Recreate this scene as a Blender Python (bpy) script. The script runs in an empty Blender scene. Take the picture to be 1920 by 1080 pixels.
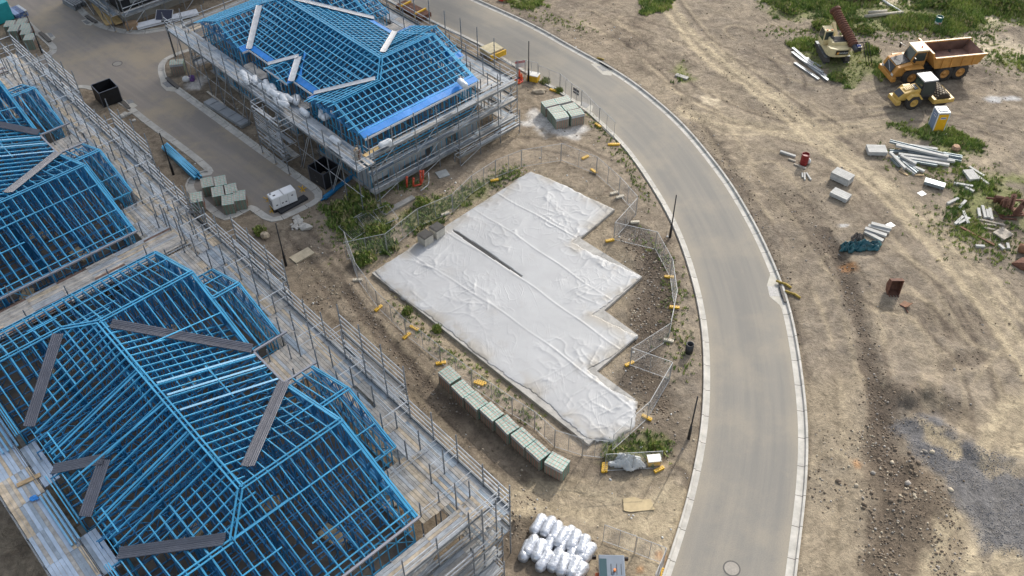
import bpy, bmesh, math, random
import numpy as np
from mathutils import Vector, Matrix
from mathutils.geometry import tessellate_polygon
random.seed(7); rng = np.random.RandomState(7)
S = bpy.context.scene
COL = S.collection
# ------------------------------------------------------------------ camera
H = 53.0
PITCH, ROLL, FPX = math.radians(44.93), math.radians(-0.55), 1717.0
cd = bpy.data.cameras.new('camera'); cam = bpy.data.objects.new('camera', cd); COL.objects.link(cam)
cd.sensor_width = 36.0; cd.lens = 36.0*FPX/1920; cd.clip_start = 0.5; cd.clip_end = 6000
cam.matrix_world = Matrix.Translation((0, 0, H)) @ Matrix.Rotation(math.pi/2-PITCH, 4, 'X') @ Matrix.Rotation(ROLL, 4, 'Z')
S.camera = cam
# ------------------------------------------------------------------ sky and sun
SUN_AZ, SUN_EL = math.radians(60.0), math.radians(33.0)       # towards the sun, from +x
W = bpy.data.worlds.new('World'); S.world = W; W.use_nodes = True
wn = W.node_tree.nodes; wl = W.node_tree.links
sky = wn.new('ShaderNodeTexSky'); sky.sky_type = 'NISHITA'; sky.sun_disc = False
sky.sun_elevation = SUN_EL; sky.sun_rotation = math.pi/2-SUN_AZ; sky.air_density = 1.2; sky.dust_density = 3.0; sky.ozone_density = 1.0
hs = wn.new('ShaderNodeHueSaturation'); hs.inputs['Saturation'].default_value = .5      # a sky half covered by white cloud
wl.new(sky.outputs[0], hs.inputs['Color']); wl.new(hs.outputs[0], wn['Background'].inputs[0]); wn['Background'].inputs[1].default_value = 0.15
sd = bpy.data.lights.new('sun', 'SUN'); so = bpy.data.objects.new('sun', sd); COL.objects.link(so)
sd.energy = 2.15; sd.angle = math.radians(0.6); sd.color = (1.0, 0.95, 0.87)
so.rotation_euler = Vector((-math.cos(SUN_AZ)*math.cos(SUN_EL), -math.sin(SUN_AZ)*math.cos(SUN_EL), -math.sin(SUN_EL))).to_track_quat('-Z', 'Y').to_euler()
S.view_settings.view_transform = 'Standard'; S.view_settings.look = 'None'
S.view_settings.exposure = 0.86; S.view_settings.gamma = 1.0
# ------------------------------------------------------------------ from a pixel of the 1920x1080 photo to a point of the place
_f = np.array([0, math.cos(PITCH), -math.sin(PITCH)]); _r = np.array([1., 0, 0]); _u = np.cross(_r, _f)
_R = _r*math.cos(ROLL)+_u*math.sin(ROLL); _U = -_r*math.sin(ROLL)+_u*math.cos(ROLL)
def G(px, py, z=0.0):
    d = _f*FPX+(px-960)*_R-(py-540)*_U; t = (z-H)/d[2]
    return np.array([d[0]*t, d[1]*t])
def GP(pts, z=0.0): return np.array([G(a, b, z) for a, b in pts])
def PX(p):
    q = np.array([p[0], p[1], p[2]-H]); k = q@_f
    return 960+FPX*(q@_R)/k, 540-FPX*(q@_U)/k
def px_scale(x, y): return FPX/np.linalg.norm([x, y, H])
# ------------------------------------------------------------------ noise
class VN:
    def __init__(s, seed): s.t = np.random.RandomState(seed).rand(256, 256)
    def __call__(s, x, y):
        xi = np.floor(x).astype(int); yi = np.floor(y).astype(int); fx = x-xi; fy = y-yi
        fx = fx*fx*(3-2*fx); fy = fy*fy*(3-2*fy); t = s.t
        a = t[xi % 256, yi % 256]; b = t[(xi+1) % 256, yi % 256]; c = t[xi % 256, (yi+1) % 256]; d = t[(xi+1) % 256, (yi+1) % 256]
        return (a*(1-fx)+b*fx)*(1-fy)+(c*(1-fx)+d*fx)*fy
_vn = [VN(i) for i in range(8)]
def fbm(x, y, sc, oc=4, seed=0):
    o = 0; a = .5; n = 0
    for i in range(oc):
        o = o+a*_vn[(seed+i) % 8](x/sc*(2**i)+17.3*i, y/sc*(2**i)+5.1*i); n += a; a *= .55
    return o/n
def sstep(a, b, x): t = np.clip((x-a)/(b-a), 0, 1); return t*t*(3-2*t)
def pl_dist(X, Y, P):
    d2 = np.full(X.shape, 1e9)
    for (ax, ay), (bx, by) in zip(P[:-1], P[1:]):
        dx, dy = bx-ax, by-ay; l = dx*dx+dy*dy+1e-12
        t = np.clip(((X-ax)*dx+(Y-ay)*dy)/l, 0, 1)
        d2 = np.minimum(d2, (X-ax-t*dx)**2+(Y-ay-t*dy)**2)
    return np.sqrt(d2)
def inside(X, Y, P):
    r = np.zeros(X.shape, bool); n = len(P)
    for i in range(n):
        x1, y1 = P[i]; x2, y2 = P[(i+1) % n]
        c = ((y1 > Y) != (y2 > Y)) & (X < (x2-x1)*(Y-y1)/((y2-y1) if y2 != y1 else 1e-9)+x1); r ^= c
    return r
def sdist(X, Y, P):       # positive inside
    P = np.array(P); d = pl_dist(X, Y, np.vstack([P, P[:1]])); return np.where(inside(X, Y, P), d, -d)
def spline(P, n=8):
    P = np.array(P, float); Q = np.vstack([2*P[0]-P[1], P, 2*P[-1]-P[-2]]); o = []
    for i in range(1, len(Q)-2):
        a, b, c, d = Q[i-1], Q[i], Q[i+1], Q[i+2]
        for k in range(n):
            t = k/n; o.append(.5*(2*b+(c-a)*t+(2*a-5*b+4*c-d)*t*t+(3*b-a-3*c+d)*t**3))
    o.append(P[-1]); return np.array(o)
def resample(P, st):
    P = np.array(P); s = np.r_[0, np.cumsum(np.linalg.norm(np.diff(P, axis=0), axis=1))]
    n = max(2, int(round(s[-1]/st))+1); t = np.linspace(0, s[-1], n)
    return np.stack([np.interp(t, s, P[:, 0]), np.interp(t, s, P[:, 1])], 1)
def offs(P, d):
    P = np.array(P); T = np.gradient(P, axis=0); T /= np.linalg.norm(T, axis=1)[:, None]+1e-9
    return P+np.stack([-T[:, 1], T[:, 0]], 1)*d
# ------------------------------------------------------------------ materials
MATS = {}
def M(name, c, rough=.7, metal=0., n=.0, ns=3., bump=0., bs=20., c2=None, spec=None, emit=None):
    if name in MATS: return MATS[name]
    m = bpy.data.materials.new(name); m.use_nodes = True; t = m.node_tree; b = t.nodes['Principled BSDF']
    b.inputs['Base Color'].default_value = (*c, 1); b.inputs['Roughness'].default_value = rough; b.inputs['Metallic'].default_value = metal
    if spec is not None: b.inputs['Specular IOR Level'].default_value = spec
    tc = t.nodes.new('ShaderNodeTexCoord')
    if n > 0 or c2:
        nz = t.nodes.new('ShaderNodeTexNoise'); nz.inputs['Scale'].default_value = ns; nz.inputs['Detail'].default_value = 5; nz.inputs['Roughness'].default_value = .65
        t.links.new(tc.outputs['Object'], nz.inputs['Vector'])
        r = t.nodes.new('ShaderNodeValToRGB'); r.color_ramp.elements[0].position = .35; r.color_ramp.elements[1].position = .65
        lo = c2 if c2 else [x*(1-n) for x in c]; hi = c if c2 else [min(1, x*(1+n*.6)) for x in c]
        r.color_ramp.elements[0].color = (*lo, 1); r.color_ramp.elements[1].color = (*hi, 1)
        t.links.new(nz.outputs['Fac'], r.inputs[0])
        oi = t.nodes.new('ShaderNodeObjectInfo'); hv = t.nodes.new('ShaderNodeHueSaturation'); mr = t.nodes.new('ShaderNodeMapRange')
        mr.inputs[3].default_value = 1-n*.5; mr.inputs[4].default_value = 1+n*.5
        t.links.new(oi.outputs['Random'], mr.inputs[0]); t.links.new(mr.outputs[0], hv.inputs['Value']); t.links.new(r.outputs[0], hv.inputs['Color'])
        t.links.new(hv.outputs[0], b.inputs['Base Color'])
    if bump > 0:
        nb = t.nodes.new('ShaderNodeTexNoise'); nb.inputs['Scale'].default_value = bs; nb.inputs['Detail'].default_value = 4
        t.links.new(tc.outputs['Object'], nb.inputs['Vector'])
        bp = t.nodes.new('ShaderNodeBump'); bp.inputs['Strength'].default_value = bump; bp.inputs['Distance'].default_value = .05
        t.links.new(nb.outputs['Fac'], bp.inputs['Height']); t.links.new(bp.outputs[0], b.inputs['Normal'])
    MATS[name] = m; return m
# ------------------------------------------------------------------ mesh builder
Z = Vector((0, 0, 1))
class MB:
    def __init__(s): s.v = []; s.f = []; s.m = []; s.mi = 0
    def add(s, vs, fs):
        b = len(s.v); s.v += [tuple(x) for x in vs]; s.f += [[b+i for i in f] for f in fs]; s.m += [s.mi]*len(fs); return s
    def box(s, c, sz, rz=0., rx=0., ry=0.):
        R = Matrix.Rotation(rz, 3, 'Z') @ Matrix.Rotation(ry, 3, 'Y') @ Matrix.Rotation(rx, 3, 'X'); c = Vector(c); h = Vector(sz)/2
        vs = [c+R @ Vector((h.x*a, h.y*b, h.z*d)) for a in (-1, 1) for b in (-1, 1) for d in (-1, 1)]
        return s.add(vs, [(0, 1, 3, 2), (4, 6, 7, 5), (0, 4, 5, 1), (2, 3, 7, 6), (0, 2, 6, 4), (1, 5, 7, 3)])
    def bar(s, p, q, w, h=None, up=Z):
        p = Vector(p); q = Vector(q); h = h or w; d = (q-p)
        if d.length < 1e-6: return s
        d.normalize(); a = d.cross(up)
        if a.length < 1e-3: a = d.cross(Vector((1, 0, 0)))
        a.normalize(); b = a.cross(d)
        vs = [e+a*(w/2*i)+b*(h/2*j) for e in (p, q) for i, j in ((-1, -1), (1, -1), (1, 1), (-1, 1))]
        return s.add(vs, [(3, 2, 1, 0), (4, 5, 6, 7), (0, 1, 5, 4), (1, 2, 6, 5), (2, 3, 7, 6), (3, 0, 4, 7)])
    def cyl(s, p, q, r, n=10, r2=None, cap=True):
        p = Vector(p); q = Vector(q); d = (q-p).normalized(); a = d.cross(Z if abs(d.z) < .95 else Vector((1, 0, 0))).normalized(); b = d.cross(a); r2 = r if r2 is None else r2
        vs = [p+(a*math.cos(2*math.pi*i/n)+b*math.sin(2*math.pi*i/n))*r for i in range(n)]+[q+(a*math.cos(2*math.pi*i/n)+b*math.sin(2*math.pi*i/n))*r2 for i in range(n)]
        fs = [(i, (i+1) % n, n+(i+1) % n, n+i) for i in range(n)]
        if cap: fs += [tuple(range(n))[::-1], tuple(range(n, 2*n))]
        return s.add(vs, fs)
    def lathe(s, c, prof, n=20, ax='Z'):      # prof: list of (r, h) along axis
        c = Vector(c); vs = []; A = {'Z': (Vector((1, 0, 0)), Vector((0, 1, 0)), Z), 'X': (Vector((0, 1, 0)), Z, Vector((1, 0, 0))), 'Y': (Z, Vector((1, 0, 0)), Vector((0, 1, 0)))}[ax]
        for r, h in prof:
            for i in range(n): t = 2*math.pi*i/n; vs.append(c+A[0]*r*math.cos(t)+A[1]*r*math.sin(t)+A[2]*h)
        fs = [(k*n+i, k*n+(i+1) % n, (k+1)*n+(i+1) % n, (k+1)*n+i) for k in range(len(prof)-1) for i in range(n)]
        return s.add(vs, fs)
    def prism(s, P, z0, z1):
        n = len(P); P = [tuple(p) for p in P]; vs = [(x, y, z0) for x, y in P]+[(x, y, z1) for x, y in P]
        tr = tessellate_polygon([[Vector((x, y, 0)) for x, y in P]])
        return s.add(vs, [(i, (i+1) % n, n+(i+1) % n, n+i) for i in range(n)]+[tuple(n+i for i in t) for t in tr]+[tuple(t[::-1]) for t in tr])
    def extr(s, P, y0, y1):                   # side outline in x,z pushed along y
        n = len(P); vs = [(x, y0, z) for x, z in P]+[(x, y1, z) for x, z in P]
        tr = tessellate_polygon([[Vector((x, z, 0)) for x, z in P]])
        return s.add(vs, [(i, (i+1) % n, n+(i+1) % n, n+i) for i in range(n)]+[tuple(n+i for i in t) for t in tr]+[tuple(t[::-1]) for t in tr])
    def sheet(s, P, z):
        tr = tessellate_polygon([[Vector((x, y, 0)) for x, y in P]]); return s.add([(x, y, z) for x, y in P], [tuple(t) for t in tr])
    def tube(s, pts, r, n=6):
        for a, b in zip(pts[:-1], pts[1:]): s.cyl(a, b, r, n)
        return s
    def blob(s, c, r, seed=0, n=1, rough=.25):
        rs = random.Random(seed); bm = bmesh.new(); bmesh.ops.create_icosphere(bm, subdivisions=n, radius=1)
        rr = r if hasattr(r, '__len__') else (r, r, r)
        vs = [(c[0]+v.co.x*rr[0]*(1+rs.uniform(-rough, rough)), c[1]+v.co.y*rr[1]*(1+rs.uniform(-rough, rough)), c[2]+v.co.z*rr[2]*(1+rs.uniform(-rough, rough))) for v in bm.verts]
        fs = [tuple(v.index for v in f.verts) for f in bm.faces]; bm.free(); return s.add(vs, fs)
    def mesh(s, name, mats, smooth=False, bevel=0):
        me = bpy.data.meshes.new(name); me.from_pydata(s.v, [], s.f)
        for m in (mats if isinstance(mats, (list, tuple)) else [mats]): me.materials.append(m)
        if any(s.m): me.polygons.foreach_set('material_index', s.m)
        bm = bmesh.new(); bm.from_mesh(me); bmesh.ops.recalc_face_normals(bm, faces=bm.faces)
        if bevel: bmesh.ops.bevel(bm, geom=[e for e in bm.edges if len(e.link_faces) == 2 and e.calc_face_angle(0) > .5], offset=bevel, segments=2, profile=.6, affect='EDGES', clamp_overlap=True)
        bm.to_mesh(me); bm.free()
        if smooth: me.shade_smooth() if hasattr(me, 'shade_smooth') else None
        return me
def ob(name, mb, mat, parent=None, smooth=False, bevel=0, loc=None, rz=0):
    o = bpy.data.objects.new(name, mb.mesh(name, mat, smooth, bevel) if isinstance(mb, MB) else mb); COL.objects.link(o)
    if smooth and not bevel:
        for p in o.data.polygons: p.use_smooth = True
    if bevel:
        for p in o.data.polygons: p.use_smooth = False
    if parent: o.parent = parent
    if loc is not None: o.location = loc; o.rotation_euler.z = rz
    return o
def tag(o, label=None, cat=None, group=None, kind=None):
    if label: o['label'] = label
    if cat: o['category'] = cat
    if group: o['group'] = group
    if kind: o['kind'] = kind
    return o
def thing(name, label, cat, loc=(0, 0, 0), rz=0., group=None):
    o = bpy.data.objects.new(name, None); COL.objects.link(o); o.empty_display_size = .3
    o.location = loc; o.rotation_euler.z = rz; return tag(o, label, cat, group)
KIDS = {}
def dup(root, loc, rz, label, group=None):
    r = root.copy(); COL.objects.link(r); r.location = loc; r.rotation_euler = (0, 0, rz); r['label'] = label
    if group: r['group'] = group
    for ch in list(root.children):
        c = ch.copy(); COL.objects.link(c); c.parent = r
        for g in list(ch.children):
            d = g.copy(); COL.objects.link(d); d.parent = c
    return r
def struct(name, mb, mat, smooth=False): return tag(ob(name, mb, mat, None, smooth), kind='structure')
def text_mb(txt, size, M4, depth=.004):
    cu = bpy.data.curves.new('t', 'FONT'); cu.body = txt; cu.size = size; cu.align_x = 'CENTER'; cu.align_y = 'CENTER'; cu.extrude = depth; cu.resolution_u = 2
    o = bpy.data.objects.new('t', cu); me = o.to_mesh(); mb = MB()
    mb.add([M4 @ v.co for v in me.vertices], [tuple(p.vertices) for p in me.polygons]); o.to_mesh_clear(); bpy.data.objects.remove(o); bpy.data.curves.remove(cu); return mb
# ------------------------------------------------------------------ roads (lines measured on the photo)
L_px = [(846, 54), (900, 80), (940, 105), (1000, 140), (1056, 172), (1107, 207), (1141.7, 240), (1168, 263), (1193, 295), (1211.7, 320), (1224, 340), (1246.7, 375), (1270.8, 420), (1286.7, 456.7), (1306.7, 518), (1318, 563), (1329, 627), (1332, 720), (1328, 803), (1315, 880), (1300, 947), (1278, 1020), (1258, 1080)]
R_px = [(880, 0), (990, 50), (1073, 97), (1151.7, 140), (1206.7, 180), (1276.7, 243), (1354, 340), (1380, 383), (1405, 426.7), (1438, 498), (1465, 573), (1479, 640), (1490, 720), (1497, 800), (1493, 913), (1472, 1080)]
def ext(P, a, b):
    P = np.array(P); d0 = P[0]-P[1]; d1 = P[-1]-P[-2]
    return np.vstack([P[0]+d0/np.linalg.norm(d0)*a, P, P[-1]+d1/np.linalg.norm(d1)*b])
def smooth_pl(P, k=3):
    P = P.copy()
    for _ in range(k): P[1:-1] = P[1:-1]*.5+(P[:-2]+P[2:])*.25
    return P
RL = smooth_pl(resample(spline(ext(GP(L_px), 60, 25)), 1.0), 6); RR = smooth_pl(resample(spline(ext(GP(R_px), 45, 25)), 1.0), 6)
n = 220
def eq(P, n):
    s = np.r_[0, np.cumsum(np.linalg.norm(np.diff(P, axis=0), axis=1))]; t = np.linspace(0, s[-1], n); return np.stack([np.interp(t, s, P[:, 0]), np.interp(t, s, P[:, 1])], 1)
a, b = eq(RL, n), eq(RR, n)
ROAD = np.vstack([a, b[::-1]])
# left street and cross street: two kerb lines each
K1 = [(-60, -70), (7, 0), (47, 32), (80, 62), (93, 74), (104, 84), (107, 93), (100, 102), (58, 123), (0, 152), (-120, 215)]           # west block corner
K2 = [(100, -40), (140, 15), (175, 46), (200, 56), (230, 62.5), (265, 64), (300, 59), (330, 52), (420, 20), (520, -25)]               # north block corner
K3 = [(560, -8), (470, 40), (385, 80), (335, 97), (312, 107), (299, 118), (296, 133), (302, 152), (318, 166), (336, 178), (493, 293), (560, 341), (581, 356), (590, 366), (584, 377), (527, 404), (512, 407), (496, 398), (478, 386), (465, 386), (428, 404), (414, 397), (390, 377)]
K4 = [(-140, 300), (40, 205), (100, 172), (122, 162), (150, 159.5), (170, 161), (205, 172), (228, 186), (246, 197), (280, 224), (397, 314), (372, 333), (364, 352), (390, 377)]
k1, k2, k3, k4 = [resample(spline(GP(k), 5), .6) for k in (K1, K2, K3, K4)]
STREET = np.vstack([k1[::-1], k2, k3, k4[::-1]])
# ------------------------------------------------------------------ slab outline
SLAB_px = [(697, 511), (995, 321), (1153, 392), (1088, 446), (1204, 518), (1133, 581), (1197, 628), (1119, 695), (1192, 748), (1104, 833)]
SLAB = GP(SLAB_px, .3)
# ------------------------------------------------------------------ terrain
ax = np.r_[-1600, -900, -500, -300, -200, -140, -105, -85, -74, np.arange(-66, 66.01, .22), 74, 85, 105, 140, 200, 300, 500, 900, 1600]
ay = np.r_[-1500, -800, -400, -200, -100, -50, -20, 0, 12, 20, np.arange(25, 109.01, .22), 116, 125, 140, 170, 220, 320, 500, 900, 1800]
gx, gy = np.meshgrid(ax, ay, indexing='ij')
def px_poly(P): return GP(P)
TR = [  # tyre tracks: polyline, half width, strength of pale dust
 ([(1225, -20), (1290, 66), (1335, 115), (1400, 155), (1470, 210), (1530, 265), (1640, 345), (1710, 415), (1790, 500), (1870, 600), (1960, 740)], 1.0, .9),
 ([(1330, 85), (1380, 130), (1450, 180), (1535, 245), (1600, 300), (1690, 372), (1770, 440), (1850, 520), (1960, 640)], .7, .8),
 ([(1290, 215), (1350, 228), (1430, 240), (1520, 246), (1600, 240), (1680, 228)], .8, .6),
 ([(1280, 205), (1360, 250), (1440, 248), (1500, 262)], .6, .5),
 ([(1960, 760), (1900, 790), (1868, 860), (1840, 960), (1800, 1010), (1770, 1100)], 1.5, .9),
 ([(1960, 960), (1905, 1000), (1870, 1100)], .9, .8),
 ([(1640, 560), (1700, 600), (1740, 680), (1745, 760)], .8, .3),
 ([(930, 960), (1000, 935), (1100, 945), (1200, 970), (1260, 960)], 1.3, .75), ([(1180, 1080), (1220, 1010), (1262, 940)], 1.4, .7)]
LINES = [[(1240, -20), (1330, 90), (1440, 170), (1560, 260), (1700, 390), (1850, 560)], [(1180, 40), (1300, 80), (1430, 120), (1530, 150)], [(1210, 120), (1330, 190), (1450, 235), (1600, 235), (1740, 220), (1920, 260)], [(1300, 210), (1420, 262), (1560, 300), (1660, 400), (1780, 540), (1920, 760)], [(1350, 330), (1430, 430), (1490, 540), (1530, 660), (1545, 800), (1530, 960), (1510, 1100)], [(1440, 320), (1530, 430), (1600, 560), (1640, 700)], [(1700, 190), (1800, 230), (1870, 300), (1940, 400)], [(1620, 190), (1740, 160), (1860, 170), (1940, 200)], [(1660, 480), (1760, 560), (1830, 700), (1850, 860), (1800, 1000)], [(1940, 640), (1860, 740), (1830, 880), (1830, 1100)], [(1570, 500), (1640, 560), (1720, 580), (1800, 660), (1900, 700)], [(1560, 880), (1600, 940), (1590, 1090)], [(1380, 60), (1480, 130), (1500, 200), (1560, 240)], [(1100, 30), (1200, 90), (1300, 180), (1380, 300)], [(580, 470), (650, 570), (740, 680), (860, 800), (960, 900)], [(560, 440), (660, 540), (760, 670), (900, 820), (1060, 930), (1240, 930)], [(940, 930), (1050, 985), (1180, 985), (1260, 900)], [(1140, 1090), (1190, 1000), (1270, 900)], [(560, 580), (640, 640), (700, 720)], [(880, 300), (960, 270), (1060, 280), (1130, 310)]]
DARK = [  # churned, moister earth and ditches: polyline, half width, strength
 ([(1545, 440), (1578, 500), (1600, 570), (1625, 650), (1640, 740), (1650, 800)], .6, 1.), ([(1500, 370), (1560, 470), (1592, 540)], 1.2, .45),
 ([(1650, 740), (1660, 800), (1650, 860), (1680, 900)], 1.0, .9), ([(1345, 120), (1370, 150), (1392, 190)], 1.6, .3), ([(1160, 75), (1180, 85), (1200, 78)], 1.3, .55), ([(1420, 205), (1460, 205), (1500, 215), (1480, 225)], 1.2, .7),
 ([(1690, 745), (1740, 760), (1790, 770)], 1.3, .7), ([(1680, 1000), (1700, 950)], 1.6, .35), ([(1770, 690), (1830, 670)], .7, .5), ([(1745, 600), (1790, 620)], 1., .35),
 ([(1280, 190), (1330, 260), (1400, 370), (1440, 460), (1475, 560), (1500, 640)], .6, .45), ([(1430, 330), (1480, 420), (1520, 470)], 1.2, .35), ([(1820, 590), (1850, 620)], .8, .5),
 ([(1800, 135), (1830, 140)], 1., .55), ([(1850, 250), (1900, 300)], .7, .3), ([(1300, 40), (1400, 95), (1440, 90)], 1.5, .2),
 ([(648, 545), (690, 600), (740, 655), (800, 720), (860, 780)], .45, .8), ([(560, 470), (600, 520), (640, 560)], .7, .4), ([(760, 690), (850, 770), (950, 850), (1010, 890)], 1.6, .45),
 ([(930, 1000), (960, 980), (985, 1000), (975, 1050)], 1.4, .6), ([(1190, 440), (1230, 480), (1240, 560), (1220, 640), (1210, 720), (1260, 780), (1240, 850)], 1.1, .6),
 ([(1160, 425), (1200, 445), (1215, 500), (1200, 590), (1195, 690), (1170, 720)], .8, .7), ([(430, 300), (480, 330), (600, 380), (560, 400)], 1.5, .25), ([(340, 180), (440, 260), (540, 330), (620, 370)], 1.4, .55)]
GRASS = [[(1405, -30), (1445, 25), (1500, 40), (1560, 52), (1600, 58), (1650, 60), (1740, 60), (1790, 62), (1850, 55), (1870, 38), (1925, 52), (1960, -40)],
 [(1472, 84), (1500, 76), (1535, 78), (1585, 88), (1640, 110), (1658, 138), (1625, 158), (1590, 166), (1572, 150), (1562, 128), (1525, 122), (1500, 104)],
 [(1688, 234), (1730, 246), (1758, 240), (1795, 252), (1818, 278), (1800, 296), (1765, 300), (1742, 276), (1700, 262)],
 [(1780, 352), (1830, 350), (1880, 345), (1925, 360), (1925, 430), (1900, 420), (1870, 380), (1840, 400), (1830, 440), (1795, 440), (1800, 390)],
 [(1195, -10), (1270, -10), (1255, 12), (1228, 26), (1205, 12)], [(1258, 138), (1275, 126), (1302, 150), (1282, 152)],
 [(955, -20), (1010, 0), (1000, 22), (960, 14)],
 [(622, 385), (660, 355), (700, 375), (735, 415), (745, 470), (690, 500), (655, 470), (640, 440)], [(740, 400), (800, 378), (860, 352), (960, 322), (965, 332), (890, 378), (800, 415), (760, 440)],
 [(1135, 840), (1240, 838), (1220, 850), (1150, 858)], [(1820, 330), (1900, 330), (1930, 345), (1850, 350)], [(1865, 105), (1925, 108), (1925, 130), (1880, 122)]]
GRAVEL = [[(1668, 800), (1690, 782), (1725, 778), (1765, 800), (1810, 830), (1845, 855), (1960, 880), (1960, 1060), (1890, 1035), (1848, 1030), (1830, 970), (1800, 950), (1778, 900), (1740, 868), (1700, 845)]]
SANDY = [[(690, 505), (1000, 312), (1170, 390), (1150, 440), (1215, 520), (1160, 590), (1210, 640), (1140, 700), (1200, 750), (1130, 850), (1020, 790), (860, 690), (770, 620)],
 [(1640, 1090), (1760, 960), (1780, 880), (1850, 760), (1960, 690), (1960, 1090)], [(930, 900), (1260, 900), (1270, 1090), (1120, 1090), (930, 960)], [(1500, 720), (1620, 700), (1630, 860), (1610, 960), (1620, 1090), (1490, 1090)]]
ROCKY = [[(1640, 740), (1665, 850), (1740, 880), (1790, 960), (1800, 1020), (1760, 1090), (1615, 1090), (1640, 980), (1620, 850)], [(1165, 435), (1245, 445), (1265, 520), (1250, 640), (1215, 650), (1180, 600), (1230, 520)], [(1215, 650), (1250, 720), (1240, 780), (1190, 720)]]
CEMENT = [[(1000, 212), (1025, 215), (1050, 240), (1090, 245), (1062, 272), (1040, 258), (1010, 238), (985, 232)], [(335, 140), (375, 150), (395, 175), (360, 178)]]
def terrain_z(X, Y):
    rd = np.minimum(pl_dist(X, Y, RL), pl_dist(X, Y, RR)); ins = inside(X, Y, ROAD); st = sdist(X, Y, STREET)
    z = .16*(fbm(X, Y, 9, 3, 1)-.5)+.15*(fbm(X, Y, 2.2, 4, 2)-.5)
    z += .05*sstep(.5, .8, fbm(X, Y, .7, 3, 4))*sstep(-6, 4, X)
    right = sstep(14, 18, X+0*Y)
    for P, w, s in DARK: d = pl_dist(X, Y, GP(P)); z -= .16*s*np.exp(-(d/w)**2)*(.6+.8*fbm(X, Y, 1.1, 3, 5)); z += .16*s*np.exp(-((d-1.5*w)/(.5*w))**2)*fbm(X, Y, .9, 3, 6)
    for P, w, s in TR:
        d = pl_dist(X, Y, GP(P)); z = z-.05*s*np.exp(-(d/(.6*w))**4)+.05*s*np.exp(-((d-w)/(.25*w))**2)*fbm(X, Y, 1.3, 3, 3)
    for P in ROCKY: z += .25*sstep(-.3, 1.2, sdist(X, Y, GP(P)))*(fbm(X, Y, 1.4, 4, 6)-.35)
    q = G(1735, 800); z += .0*X
    q0, q1 = G(1690, 800), G(1850, 862); dd = pl_dist(X, Y, np.array([G(1735, 790), G(1840, 858)])); z += .28*np.exp(-(dd/.7)**2)*(.7+.5*fbm(X, Y, 1., 3, 2))
    for cx, cy, r, h in ((1740, 740, 1.6, .7), (1700, 748, 1.2, .5), (1700, 960, 2.2, .35), (935, 985, 1.5, .4), (975, 975, 1.2, .3), (1180, 80, 1.6, .3), (1610, 500, 1.2, .25)):
        c = G(cx, cy); r2 = np.hypot(X-c[0], (Y-c[1])*1.2); z += h*np.exp(-(r2/r)**2)*(.5+fbm(X, Y, .8, 3, 1))
    kd = np.minimum(np.where(ins, 0, rd), np.where(st > 0, 0, -st)); flat = sstep(.75, 2.2, kd)      # the kerbs stand in the first 0.7 m
    z = np.where(z < 0, z*.6, z)*flat+.11
    z = -.12+(z+.12)*sstep(.45, .8, kd)
    sl = sdist(X, Y, SLAB); z = np.where(sl > -1.3, z*(1-sstep(-1.3, -.2, sl))+.0, z)
    far = sstep(66, 90, np.abs(X))+sstep(109, 125, Y); return np.where(far > 0, z*(1-np.clip(far, 0, 1)), z)
gz = terrain_z(gx, gy)
def T(x, y): return float(terrain_z(np.array([[float(x)]]), np.array([[float(y)]]))[0, 0])
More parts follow.
